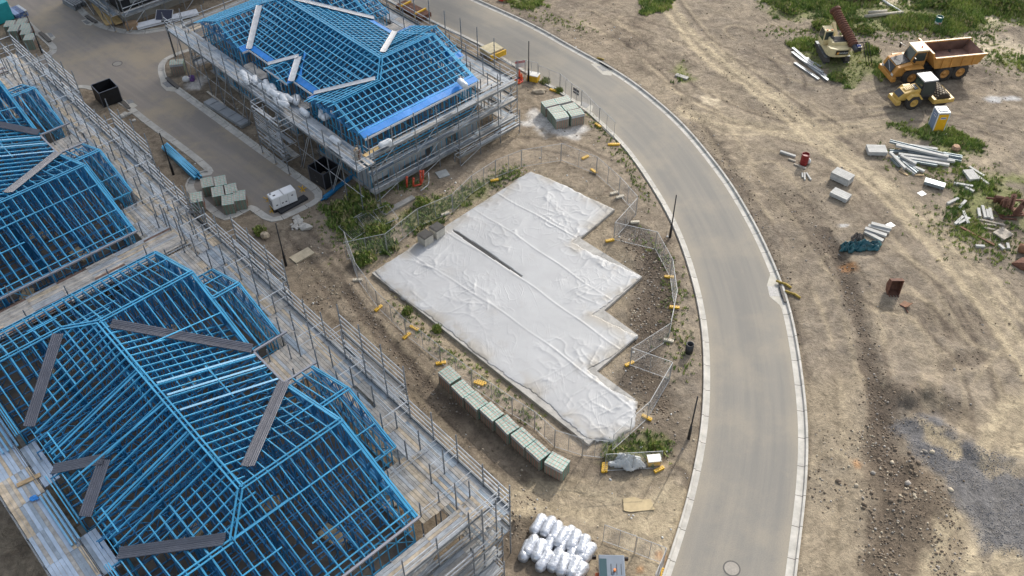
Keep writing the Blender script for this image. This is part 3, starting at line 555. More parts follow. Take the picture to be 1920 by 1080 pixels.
    for u in np.arange(.05, 5.2*pl.k, .8*pl.k):
        s = np.linspace(pl.g0, pl.g1, 60); uu = np.full(s.shape, u)
        if u < uw+.4: add_t(truss_mb(lambda q, u=u: (u, q), lambda q, u=u: np.maximum(pl.gab(np.full(q.shape, u), q), 0), pl.g0, pl.g1, e), 'gablet_truss')
        else:
            ok = pl.gab(uu, s) >= hh(uu, s)-.004
            for i, j in runs(ok): add_t(truss_mb(lambda q, u=u: (u, q), lambda q, u=u: np.maximum(pl.gab(np.full(q.shape, u), q), 0), s[i], s[j], e, top_only=True), 'gablet_truss')
    # ridges and hips
    hr = t_*vr; hw = t_*w/2; x0 = uw+w/2
    for A, B in (((ur, vr, hr), (ur, L-vr, hr)), ((ur, vr, hr), (ug, vr, hr)), ((ur, L-vr, hr), (ug, L-vr, hr)), ((0, w/2, hw), (x0, w/2, hw)), ((0, L-w/2, hw), (x0, L-w/2, hw)), ((x0, w/2, hw), (ur, vr, hr)), ((x0, L-w/2, hw), (ur, L-vr, hr)), ((ug, (pl.o+E)/2, t_*(E-pl.o)/2), (uo, (pl.o+E)/2, t_*(E-pl.o)/2)), ((ug, L-(pl.o+E)/2, t_*(E-pl.o)/2), (uo, L-(pl.o+E)/2, t_*(E-pl.o)/2))):
        d = Vector((B[0]-A[0], -(B[1]-A[1]), B[2]-A[2])).normalized(); sd_ = d.cross(Z).normalized()*.13
        mb = MB(); 
        for k in (-1, 1): mb.bar(loc(A[0], A[1], e+A[2]+.12)+sd_*k, loc(B[0], B[1], e+B[2]+.12)+sd_*k, .10, .05)
        ob('ridge_cap', mb, BLUE, root)
    # ties laid across the trusses
    def tie(u0, v0, u1, v1, wd=.09, dz=.13, nm='roof_tie', mat=None):
        z0 = float(hh(np.array([u0]), np.array([v0]))[0]); z1 = float(hh(np.array([u1]), np.array([v1]))[0]); ob(nm, MB().bar(loc(u0, v0, e+max(z0, 0)+dz), loc(u1, v1, e+max(z1, 0)+dz), wd, .04), mat or BLUE, root)
    if not battens:
        k = pl.k
        for r in ((.0, .45, 14.6, .45), (4, 2.6, 14.5, 2.6), (0, 2.9, 6, 2.9), (9.2, 10.4, 14.4, 10.4), (0.2, 28.4, 7.6, 28.4), (5.8, 26.6, 14.5, 26.6), (9, 29.2, 14.5, 29.2), (2, 30.95, 14.6, 30.95), (11.2, 13.9, 11.2, 17.4), (1.5, 11, 1.5, 13.6), (1.5, 18.4, 1.5, 20.6), (14.7, 6.6, 16.6, 6.6), (14.7, 24.9, 16.6, 24.9), (12.4, 21.6, 14.5, 21.6)): tie(*[q*k for q in r])
        for v in (12.6, 16.0, 18.9): tie(1.0*k, v*k, ur-.2, v*k, .13)
        for v in (14.2, 15.5, 17.1): tie(ur+.3, v*k, ue, v*k, .16, mat=M('blue_light', (.20, .42, .60), .35, .2))
        for q in ((2.2, 4.9), (4.9, 9.3), (8.2, 3.2), (10.5, 1.2)): pass
        for i in range(10):   # ceiling ties lower in the roof
            v = L*(.04+.1*i); ob('ceiling_tie', MB().bar(loc(.3, v, e+.07), loc(ug-.3, v, e+.07), .06, .04), BLUE_SHADED, root)
        for u in (2.2, 4.4, 7.2, 9.4, 12.1): ob('ceiling_tie', MB().bar(loc(u*k, .2, e+.08), loc(u*k, L-.2, e+.08), .06, .04), BLUE_SHADED, root)
    # valleys
    vw = .78 if not battens else .62; vm = FLASH if not battens else WHITE_F
    def valley(u0, v0, u1, v1, nm='valley_flashing'):
        A = loc(u0, v0, e+.05); q = float(hh(np.array([u1]), np.array([v1]))[0]); B = loc(u1, v1, e+q+.05); ob(nm, strip(A, B, vw, not battens), vm, root)
    kk = pl.k
    valley(ue+.1, E-.0, ur+.5*kk, vr+.6*kk); valley(ue+.1, L-E, ur+1.1*kk, L-vr-1.2*kk)
    valley(uw, w, x0-.3*kk, w/2+.35*kk); valley(uw, L-w, x0-.2*kk, L-w/2-.3*kk)
    for a in (pl.g0, pl.g1): valley(uw-.3*kk, a, uw+2.25*kk, (pl.g0+pl.g1)/2)
    # gutters and fascia
    def gut(pts, mat, nm='gutter', z=e+.02, wd=.14, hh_=.13):
        for (a, b), (c, d) in zip(pts[:-1], pts[1:]): ob(nm, MB().bar(loc(a, b, z), loc(c, d, z), wd, hh_), mat, root)
    if not battens:
        GUT = M('gutter_grey', (.33, .33, .36), .4, .5, n=.1)
        gut([(ue+.12, E+.12), (uo+.5, E+.12)], GUT); gut([(uo+.5, L-E-.12), (ue+.12, L-E-.12), (ue+.12, E+.25)], GUT); gut([(-.1, L+.12), (ug+.1, L+.12)], GUT)
        gut([(0, -.06), (ug, -.06)], BLUE, 'fascia', wd=.05)
        for (a, b, c, d) in ((ug, pl.o, uo, pl.o), (ug, L-pl.o, uo, L-pl.o), (uw-.06, w, uw-.06, pl.g0), (uw-.06, pl.g1, uw-.06, L-w), (-.06, 0, -.06, w), (-.06, L, -.06, L-w)): gut([(a, b), (c, d)], BLUE, 'fascia', wd=.05)
    else:
        FA = M('fascia_pale', (.55, .56, .58), .5, .2)
        for pts in ([(0, L+.1), (ug, L+.1)], [(0, L-w), (uw-.1, L-w)], [(uw-.1, L-w), (uw-.1, pl.g1)], [(uw-.1, pl.g0), (uw-.1, w), (0, w)], [(0, pl.g1), (0, pl.g0)], [(ue+.1, E), (ue+.1, L-E)], [(ug, pl.o), (uo, pl.o)], [(ug, L-pl.o), (uo, L-pl.o)]): gut(pts, FA, 'fascia', wd=.05, hh_=.2)
        def wrap(q):      # blue underlay sheets lying on the rafters
            n_ = 14; mb = MB(); (a, b, c, d) = q
            for i in range(n_+1):
                for (u, v) in ((a[0]+(b[0]-a[0])*i/n_, a[1]+(b[1]-a[1])*i/n_), (d[0]+(c[0]-d[0])*i/n_, d[1]+(c[1]-d[1])*i/n_)): mb.v.append(tuple(loc(u, v, e+max(0, float(hh(np.array([u]), np.array([v]))[0]))+.12+.015*math.sin(i*1.7))))
            mb.f = [[2*i, 2*i+1, 2*i+3, 2*i+2] for i in range(n_)]; mb.m = [0]*n_; ob('roof_underlay', mb, WRAP, root)
        wrap([(0.02, L-.02), (ug, L-.02), (ug, L-.85), (.02, L-.85)]); wrap([(uw+.02, w), (uw+.02, pl.g0-.1), (uw+.55, pl.g0-.1), (uw+.55, w)]); wrap([(uw+.02, pl.g1+.2), (uw+.02, L-w-.2), (uw+.6, L-w-.2), (uw+.6, pl.g1+.2)])
        wrap([(uw-.1, pl.g1+.35), (uw+2.6, (pl.g0+pl.g1)/2+.4), (uw+2.9, (pl.g0+pl.g1)/2-.3), (uw+.5, pl.g1+.5)]); wrap([(0.02, L-w+.02), (uw, L-w+.02), (uw, L-w+.6), (.02, L-w+.6)]); wrap([(.02, w-.02), (uw, w-.02), (uw, w-.7), (.02, w-.7)])
        wrap([(.02, pl.g1-.02), (.02+.8, pl.g1-.02), (2.2, (pl.g0+pl.g1)/2+.5), (1.2, (pl.g0+pl.g1)/2+.8)])
        wrap([(ug, pl.o+.02), (uo, pl.o+.02), (uo, pl.o+.7), (ug, pl.o+.7)]); wrap([(ug, L-pl.o-.02), (uo, L-pl.o-.02), (uo, L-pl.o-.7), (ug, L-pl.o-.7)]); wrap([(ue-.02, E+.1), (ue-.02, L-E-.1), (ue-.6, L-E-.1), (ue-.6, E+.1)]); wrap([(ue, L-E+.02), (uo, L-E+.02), (uo, L-E+.4), (ue, L-E+.4)])
        # battens: level lines on every slope
        bats = []
        def level(axis, c, hz, lo, hi):
            s = np.arange(lo, hi+.01, .06); cc = np.full(s.shape, c); h_ = hh(s, cc) if axis == 'u' else hh(cc, s)
            for i, j in runs((np.abs(h_-hz) < .012)):
                if s[j]-s[i] < .3: continue
                a, b = s[i], s[j]; ea = random.choice([0, .0, .25, .5]) if axis == 'u' else 0
                if axis == 'u' and b > ug-.1: b += ea
                if axis == 'u' and a < .1: a -= random.choice([.1, .4, .7])
                bats.append(MB().bar(loc(*((a, c) if axis == 'u' else (c, a)), e+hz+.12), loc(*((b, c) if axis == 'u' else (c, b)), e+hz+.12), .07, .045))
        for k in range(1, 10):
            hz = k*.285*pl.k; d = hz/t_
            for v in (d, L-d, w-d, L-w+d, E-d, L-E+d, pl.o+d, L-pl.o-d, pl.g0+d, pl.g1-d): level('u', v, hz, 0, uo)
            for u in (uw+d, ue-d): level('v', u, hz, 0, L)
        bats.sort(key=lambda b: -math.dist(b.v[0], b.v[-1]))
        BAT = M('blue_batten_lit', (.10, .45, .70), .3, .1, n=.15)  # same blue steel, with brighter light put into its colour
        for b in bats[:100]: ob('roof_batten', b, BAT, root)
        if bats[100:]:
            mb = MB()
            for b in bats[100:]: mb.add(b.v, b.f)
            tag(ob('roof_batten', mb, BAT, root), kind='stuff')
    return root
E_B = 6.0
PB = Plan(1.0, 6.0); PA = Plan(.91, 6.0)
OB = UV_((-27.0, 51.38), -PB.ug, 0); OC = UV_(OB, 0, -34.7); OD = UV_(OB, 0, -69.4)
OA = UV_((-12.72, 65.54), 0, -PA.L)
hb = house('house_frame', 'bare blue steel roof frame with grey valley flashings at the lower left', OB, PB)
ha = house('house_frame', 'blue steel roof frame with battens and a bright blue eave sheet, beside the curved road', OA, PA, sp=.62, battens=True)
hc = dup(hb, (OC[0], OC[1], 0), AN, 'bare blue steel roof frame left of the side street, behind the timber walkway')
hd = dup(hb, (OD[0], OD[1], 0), AN, 'far blue steel frame at the left edge beside the brick packs and teal tank')
# ------------------------------------------------------------------ scaffolds
TUBE = M('scaffold_tube', (.50, .52, .54), .45, .3, n=.25, ns=2.)
TUBED = M('scaffold_standard', (.22, .235, .255), .5, .4, n=.25, ns=2.)
PLK = [M('plank_grey', (.36, .345, .32), .85, n=.35, ns=1.6), M('plank_pale', (.45, .41, .36), .85, n=.3, ns=1.6), M('plank_steel', (.37, .39, .41), .5, .3, n=.25, ns=1.2),
       M('plank_bluegrey', (.27, .32, .37), .5, .3, n=.3, ns=1.2), M('plank_brown', (.17, .105, .08), .9, n=.4, ns=2), M('plank_sand', (.47, .39, .29), .9, n=.35, ns=1.6), M('deck_sheet', (.38, .46, .56), .45, .3, n=.18, ns=.9)]
TOE = M('toe_board', (.25, .27, .285), .5, .5, n=.25, ns=1.5)
def emit(name, items, parent, cap=100):
    """items: (mb, material); the pieces nearest the camera are parts, the rest one part"""
    mw = parent.matrix_basis
    def d(it): v = it[0].v[0]; w = mw @ Vector(v); return (w-Vector((0, 0, H))).length
    items = sorted(items, key=d); ms = []
    for mb, m in items[:cap]: ob(name, mb, m, parent)
    if items[cap:]:
        B = MB()
        for mb, m in items[cap:]:
            if m not in ms: ms.append(m)
            B.mi = ms.index(m); B.add(mb.v, mb.f)
        tag(ob(name, B, ms, parent), kind='stuff')
class Scaf:
    def __init__(s, name, label, O, rz=AN, z=0., group='tube scaffolds around the houses'):
        s.r = thing(name, label, 'scaffold', (O[0], O[1], z), rz, group); bpy.context.view_layer.update(); s.p = {k: [] for k in ('standard', 'ledger', 'transom', 'guard_rail', 'deck_plank', 'toe_board', 'brace', 'base_plate', 'coupler')}; s.seen = set(); s.rad = .042; s.rr = random.Random(len(label))
    def std(s, u, v, z1, z0=0.):
        k = (round(u*2), round(v*2))
        if k in s.seen: return
        s.seen.add(k); s.p['standard'].append((MB().cyl(loc(u, v, z0), loc(u, v, z1+s.rr.uniform(-.2, .5)), .045, 6), TUBED))
        if z0 < .5: s.p['base_plate'].append((MB().box(loc(u, v, .03), (.3, .22, .05), rz=s.rr.random()), PLK[5]))
        mb = MB(); z = 1.
        while z < z1: mb.cyl(loc(u, v, z), loc(u, v, z+.09), .065, 6); z += .5 if z > 4 else 1.
        s.p['coupler'].append((mb, DKST))
    def planks(s, A, B, n, w, z, along=True, pal=(0, 0, 1, 2, 3, 5), bw=.235, drop=.0):
        """deck between the line A-B and its offset by w along n"""
        A = np.array(A, float); B = np.array(B, float); n = np.array(n, float); L = np.linalg.norm(B-A); d = (B-A)/L
        if along: k = max(1, round(w/bw)); q = w/k; m = max(1, round(L/2.4)); l = L/m
        else: k = max(1, round(L/bw)); q = L/k; m = max(1, round(w/2.4)); l = w/m
        for i in range(k):
            for j in range(m):
                if s.rr.random() < drop: continue
                c0 = (A+n*(i+.5)*q+d*j*l) if along else (A+d*(i+.5)*q+n*j*l); dd = d if along else n
                c1 = c0+dd*l*(1.0 if s.rr.random() < .8 else 1.02); zz = z+s.rr.uniform(-.008, .012)+(.02 if j % 2 else 0)
                mi = s.rr.choice(pal); s.p['deck_plank'].append((MB().bar(loc(c0[0], c0[1], zz), loc(c1[0], c1[1], zz), q*.93, .045), PLK[mi]))
    def run(s, A, B, n, w, levels, top=None, nr=2, itop=None, z0=0., rail=True, inner_rail=False, brace=3, bay=2.4, pal=(0, 0, 1, 2, 3, 5), toe=True, inner=True, drop=.02, deck=True):
        A = np.array(A, float); B = np.array(B, float); n = np.array(n, float); L = np.linalg.norm(B-A); m = max(1, round(L/bay)); top = top or levels[-1]+1.25
        for i in range(m+1):
            P = A+(B-A)*i/m; Q = P+n*w
            s.std(Q[0], Q[1], top, z0)
            if inner: s.std(P[0], P[1], itop or levels[-1]+(.9 if inner_rail else .25), z0)
            for z in levels:
                s.p['transom'].append((MB().cyl(loc(P[0], P[1], z-.1), loc(Q[0], Q[1], z-.1), .026, 6), TUBE))
                if z == levels[-1] and i in (0, m):
                    for h in (.5, 1.0): s.p['guard_rail'].append((MB().cyl(loc(P[0], P[1], z+h), loc(Q[0], Q[1], z+h), .026, 6), TUBE))
        for i in range(m):
            P0 = A+(B-A)*i/m; P1 = A+(B-A)*(i+1)/m
            for z in levels:
                for X in (0, w): s.p['ledger'].append((MB().cyl(loc(*(P0+n*X), z-.06), loc(*(P1+n*X), z-.06), .027, 6), TUBE))
                if rail:
                    for h in np.arange(1, nr+1)*.5: s.p['guard_rail'].append((MB().cyl(loc(*(P0+n*w), z+h), loc(*(P1+n*w), z+h), s.rad, 6), TUBE))
                if toe: s.p['toe_board'].append((MB().bar(loc(*(P0+n*(w+.05)), z+.09), loc(*(P1+n*(w+.05)), z+.09), .035, .22), TOE))
            if inner_rail:
                for h in (.5, 1.): s.p['guard_rail'].append((MB().cyl(loc(*P0, levels[-1]+h), loc(*P1, levels[-1]+h), .026, 6), TUBE))
            if brace and i % brace == 0:
                zz = [z0]+list(levels)
                for a, b in zip(zz[:-1], zz[1:]):
                    if s.rr.random() < .85: s.p['brace'].append((MB().cyl(loc(*(P0+n*(w+.06)), a+.1), loc(*(P1+n*(w+.06)), b), .026, 6), TUBE))
        if deck:
            for z in levels: s.planks(A+n*.05, B+n*.05, n, w-.1, z, pal=pal, drop=drop)
    def done(s):
        for k, it in s.p.items(): emit(k, it, s.r)
        return s.r
    def stair(s, A, d, n, z0, z1, w=.7):
        A = np.array(A, float); d = np.array(d, float); n = np.array(n, float); mb = MB(); L = (z1-z0)*1.05; k = int((z1-z0)/.22)
        for e in (0, w): q = A+n*e; mb.bar(loc(q[0], q[1], z0), loc(*(q+d*L), z1), .06, .2)
        for i in range(1, k): p = A+d*L*i/k; mb.bar(loc(p[0], p[1], z0+(z1-z0)*i/k), loc(*(p+n*w), z0+(z1-z0)*i/k), .24, .03)
        ob('stair', mb, ZINC, s.r)
def scaf_B(O, lab, first=True, ns=True):
    p = PB; L = p.L; k = Scaf('scaffold', lab, O); zt = 5.0; U = p.uo+.3
    lv = (1.0, 3.0, zt)
    k.run((U, -3.3), (U, L+3.0), (1, 0), 2.15, (3.0, zt), top=7.5, itop=7.2, nr=4, brace=2, pal=(0, 0, 1, 2, 3, 5), inner_rail=False)           # long east walkway
    for i in range(17):       # middle row of standards with rails
        v = -3.3+i*(L+6.3)/16; k.std(U+1.05, v, 6.7+(i % 3)*.35, 0)
        if i < 16 and i % 4 != 2:
            for h in (1.0, 1.5): k.p['guard_rail'].append((MB().cyl(loc(U+1.05, v, zt+h), loc(U+1.05, v+(L+6.3)/16, zt+h), .038, 6), TUBE))
        if i % 2 == 0: k.p['transom'].append((MB().cyl(loc(U, v, zt+1.9), loc(U+2.15, v, zt+1.9), .035, 6), TUBE)); k.p['transom'].append((MB().cyl(loc(U, v, zt+1.), loc(U+2.15, v, zt+1.), .035, 6), TUBE))
    k.run((U+2.2, 2.0), (U+2.2, 9.2), (1, 0), 1.0, (1.6, 3.6, 5.2), top=7.6, nr=4, brace=1, pal=(0, 2), drop=.55, inner=True)
    k.run((U+2.2, 16.0), (U+2.2, 23.2), (1, 0), 1.05, (1.6, 3.6, 5.2), top=8.0, nr=4, brace=1, pal=(0, 2), drop=.55)
    k.stair((U+2.35, 17), (0, 1), (1, 0), .3, 3.2); k.stair((U+2.35, 3), (0, 1), (1, 0), .3, 3.2)
    k.planks((p.ug+.25, -.1), (U, -.1), (0, 1), p.o-.2, zt-.05, along=False, pal=(0, 1, 1, 5, 2)); k.planks((p.ug+.25, L-p.o+.3), (U, L-p.o+.3), (0, 1), p.o-.2, zt-.05, along=False, pal=(0, 0, 1, 2, 5))
    k.planks((p.ue+.4, p.E+.3), (U, p.E+.3), (0, 1), L-2*p.E-.6, zt, along=False, pal=(0, 0, 1, 2, 5))
    for (u, v) in ((p.ug+.5, .4), (p.ug+1.9, .4), (p.ug+.5, 3.6), (p.ug+1.9, 4.3), (p.ug+.5, L-.4), (p.ug+1.9, L-.4), (p.ug+.6, L-3.6), (p.ug+1.9, L-4.2), (p.ue+.8, p.E+.8), (p.ue+1.2, L-p.E-.7), (p.ue+2, p.E+1.6)): k.std(u, v, 6.1, 0)
    for v0 in (.35, 3.7, L-.4, L-3.7):
        for h in (.1, .55): k.p['guard_rail'].append((MB().cyl(loc(p.ug+.3, v0, zt+h), loc(U+2.1, v0, zt+h), .026, 6), TUBE))
    if ns: k.run((-1.5, -.45), (U+.1, -.45), (0, -1), 2.85, (zt,), top=6.4, itop=6.3, rail=False, toe=False, brace=0, pal=(0, 0, 1, 1, 2, 2, 5, 4), bay=3.0)        # walkway between two houses
    # west decks of sheet and timber
    k.run((-.35, -1.), (-.35, L+2.4), (-1, 0), 2.2, (3.0, zt), top=5.3, rail=False, toe=True, brace=5, pal=(6, 6, 3, 0, 5), inner=True, bay=2.4)
    for v0, v1 in ((p.w+.2, p.g0-.2), (p.g1+.2, L-p.w-.2)): k.planks((-.3, v0), (-.3, v1), (1, 0), p.uw+.1, zt+.01, pal=(6, 6, 3)); k.p['guard_rail'].append((MB().cyl(loc(-.5, v0, zt+.6), loc(-.5, v1, zt+.6), .026, 6), DKST))
    # south side: three stepped decks
    if first:
        k.run((-2.5, L+.75), (U+2.2, L+.75), (0, 1), 1.25, (1.0, 3.0, zt), top=6.5, brace=3, pal=(0, 0, 1, 5, 2))
        k.run((-2.5, L+2.0), (U+1.4, L+2.0), (0, 1), 1.1, (1.0, 3.0), top=4.2, brace=2, pal=(0, 1, 5, 2), drop=.12)
        k.run((-2.5, L+3.1), (U+.6, L+3.1), (0, 1), 1.0, (1.0,), top=2.2, brace=0, pal=(0, 2, 2), drop=.2)
        k.stair((-2.5, 23.0), (0, 1), (-1, 0), 1.6, 4.9, 1.2)
    return k.done()
sb = scaf_B(OB, 'tube scaffold with grey plank decks around the nearest blue roof frame')
sc = scaf_B(OC, 'tube scaffold beside the side street, timber decks around the middle left house', False)
def scaf_A():
    p = PA; L = p.L; k = Scaf('scaffold', 'tube scaffold with insulation rolls on its deck around the battened house', OA); zt = 4.9; k.rad = .03
    k.run((-.5, -2.6), (-.5, L+2.0), (-1, 0), 1.9, (zt,), top=6.9, itop=6.4, nr=3, brace=2, pal=(0, 2, 2, 3, 1), bay=2.4)
    for v in np.arange(0, L, 5.2): k.p['brace'].append((MB().cyl(loc(-2.5, v, .1), loc(-2.5, v+2.4, zt-.2), .028, 6), TUBE)); k.p['ledger'].append((MB().cyl(loc(-2.4, v, 2.4), loc(-2.4, v+5, 2.4), .027, 6), TUBE))
    k.run((-.5, L+.45), (p.uo+1.8, L+.45), (0, 1), 0.9, (1.0, 3.0, zt), top=7.0, brace=2, pal=(0, 0, 2, 2, 3))
    k.run((8.5, L+1.75), (p.uo+1., L+1.75), (0, 1), .8, (1.0,), top=2.4, brace=2, pal=(2, 2, 0, 3), drop=.2)
    k.run((p.uo+.3, -2.6), (p.uo+.3, L+.6), (1, 0), 1.5, (1.0, 3.0, zt), top=8.2, itop=7., nr=3, brace=2, pal=(0, 1, 2, 2, 3))
    k.planks((p.ug+.3, L-p.o+.3), (p.uo+.3, L-p.o+.3), (0, 1), p.o, zt-.04, pal=(0, 1, 2, 1)); k.planks((p.ug+.3, -.2), (p.uo+.3, -.2), (0, 1), p.o-.2, zt-.04, pal=(0, 1, 2, 1)); k.planks((p.ue+.4, p.E+.2), (p.uo+.3, p.E+.2), (0, 1), L-2*p.E-.4, zt-.02, pal=(0, 1, 1))
    k.planks((-.45, p.w+.2), (-.45, p.g0-.2), (1, 0), p.uw+.2, zt-.03, pal=(0, 4, 1)); k.planks((-.45, p.g1+.2), (-.45, L-p.w-.2), (1, 0), p.uw+.2, zt-.03, pal=(0, 1))
    for (u, v) in ((p.ug+.5, L-.3), (p.ug+1.4, L-.3), (p.ug+.5, L-2), (p.ug+1.6, L-3)): k.std(u, v, 6.0)
    k.run((-1, -.5), (p.uo+1.5, -.5), (0, -1), 1.2, (1., 3., zt), top=6.6, brace=3)
    # stair tower on the street side
    a = L-12.2; k.run((-2.5, a), (-2.5, a+4.6), (-1, 0), 1.4, (1.6, 3.2, zt), top=6.4, brace=0, pal=(2, 0), drop=.55, bay=2.3)
    for i in range(5):
        for h in np.arange(.5, 6., .5): k.p['guard_rail'].append((MB().cyl(loc(-3.9, a+i*.0, h), loc(-3.9, a+4.6, h), .024, 6), TUBE)) if i == 0 else None
    k.stair((-2.7, a+2.4), (0, 1), (-1, 0), 0, 1.6); k.stair((-3.2, a+4.2), (0, -1), (-1, 0), 1.6, 3.2); k.stair((-2.7, a+.6), (0, 1), (-1, 0), 3.2, zt)
    return k.done()
sa = scaf_A()
# the building at the top, behind the cross street
def top_building():
    O = G(238, 47); r = thing('unfinished_building', 'unfinished dark walled building with a pale base at the top of the photo', 'building', (O[0], O[1], 0), AN)
    Ln = 40.
    ob('base_wall', MB().box((Ln/2, 5, .6), (Ln, 10, 1.2)), M('base_wall', (.33, .31, .27), .9, n=.2, ns=.5), r)
    ob('wall', MB().box((Ln/2, 5.2, 3.6), (Ln-.4, 9.6, 4.8)), M('black_wrap', (.03, .033, .04), .6, n=.4, ns=.6), r)
    for i in range(8): ob('wall_panel', MB().box((2.4+i*4.9, .33, 3.4), (2.2, .08, 2.6)), CLAD, r)
    for i in range(9): ob('window_frame', MB().box((4.6+i*4.5, .32, 3.2), (1.5, .1, 1.6)).box((4.6+i*4.5, .26, 3.2), (1.3, .1, 1.4)), DARKV, r)
    k = Scaf('scaffold', 'tube scaffold in front of the dark building at the top', O); k.run((-.5, .5), (Ln, .5), (0, 1), 1.25, (1.9, 3.9, 5.9), top=7.4, brace=3); k.run((-.4, .5), (-.4, -10), (-1, 0), 1.25, (1.9, 3.9, 5.9), top=7.4, brace=2); k.done()
top_building()
# ------------------------------------------------------------------ small things standing about
def at(px, py, dz=0.): x, y = G(px, py); return Vector((x, y, T(x, y)+dz))
def yaw(p, q, z=0.): a = G(*p, z); b = G(*q, z); return math.atan2(b[1]-a[1], b[0]-a[0])
def one(name, label, cat, mb, mat, loc_, rz=0., group=None, smooth=False, bevel=0, kind=None): return tag(ob(name, mb, mat, None, smooth, bevel, loc_, rz), label, cat, group, kind)
YEL = M('yellow_plastic', (.62, .36, .02), .5, n=.2, ns=3); BLK = M('black_plastic', (.012, .012, .014), .45, n=.3, ns=4); RUST = M('rust', (.085, .035, .024), .85, n=.45, ns=4, c2=(.16, .07, .04), bump=.3)
GALV = M('galvanised', (.40, .42, .44), .42, .6, n=.2, ns=3); TIM = M('timber', (.42, .30, .17), .85, n=.3, ns=2.5); OLDT = M('old_timber', (.34, .30, .25), .9, n=.35, ns=3); WHT = M('white_paint', (.60, .60, .59), .45, n=.06, ns=2)
# --- covered slab
mb = MB().prism([tuple(p) for p in SLAB], -.3, .27); sl = one('concrete_slab', 'grey concrete house slab under the white sheet beside the curved road', 'slab', mb, CONC, (0, 0, 0))
def sheet_mat():
    m = M('white_sheet', (.33, .335, .343), .5, n=.08, ns=.3); t = m.node_tree; N = t.nodes; b = N['Principled BSDF']; src = b.inputs['Base Color'].links[0].from_socket; tc = N.new('ShaderNodeTexCoord'); prev = None
    def nz(sc, rot, st, dist):
        mp = N.new('ShaderNodeMapping'); mp.inputs['Rotation'].default_value = (0, 0, rot); mp.inputs['Scale'].default_value = st; t.links.new(tc.outputs['Object'], mp.inputs[0]); x = N.new('ShaderNodeTexNoise'); x.inputs['Scale'].default_value = sc; x.inputs['Detail'].default_value = 2; x.inputs['Distortion'].default_value = dist; t.links.new(mp.outputs[0], x.inputs[0]); return x.outputs['Fac']
    def mm(op, a, c):
        x = N.new('ShaderNodeMath'); x.operation = op
        for i, v in enumerate((a, c)):
            if isinstance(v, (int, float)): x.inputs[i].default_value = v
            else: t.links.new(v, x.inputs[i])
        return x.outputs[0]
    hs = None
    for sc, rot, st, dist, w in ((.6, -.8, (1, .3, 1), 1., 1.), (1.1, .6, (1, .35, 1), 1.2, .5)):
        a = mm('ABSOLUTE', mm('SUBTRACT', nz(sc, rot, st, dist), .5), 0.); a = mm('MINIMUM', mm('MULTIPLY', a, 22.), 1.); a = mm('MULTIPLY', a, -w); hs = a if hs is None else mm('ADD', hs, a)
    g = N.new('ShaderNodeMapRange'); g.inputs[1].default_value = .42; g.inputs[2].default_value = .62; t.links.new(nz(.3, .4, (1, 1, 1), .5), g.inputs[0]); hs = mm('MULTIPLY', hs, g.outputs[0])
    bp = N.new('ShaderNodeBump'); bp.inputs['Strength'].default_value = .4; bp.inputs['Distance'].default_value = .018; t.links.new(hs, bp.inputs['Height']); t.links.new(bp.outputs[0], b.inputs['Normal'])
    dr = N.new('ShaderNodeMapRange'); dr.inputs[1].default_value = .56; dr.inputs[2].default_value = .8; dr.inputs[4].default_value = .5; x = N.new('ShaderNodeTexNoise'); x.inputs['Scale'].default_value = .45; x.inputs['Detail'].default_value = 8; x.inputs['Roughness'].default_value = .75; t.links.new(tc.outputs['Object'], x.inputs[0]); t.links.new(x.outputs['Fac'], dr.inputs[0])
    va = N.new('ShaderNodeVertexColor'); va.layer_name = 'Dirt'; sm = N.new('ShaderNodeSeparateColor'); t.links.new(va.outputs[0], sm.inputs[0]); mx = N.new('ShaderNodeMix'); mx.data_type = 'RGBA'; t.links.new(mm('MAXIMUM', dr.outputs[0], sm.outputs[0]), mx.inputs[0]); t.links.new(src, mx.inputs[6]); mx.inputs[7].default_value = (.24, .215, .175, 1); t.links.new(mx.outputs[2], b.inputs['Base Color']); return m
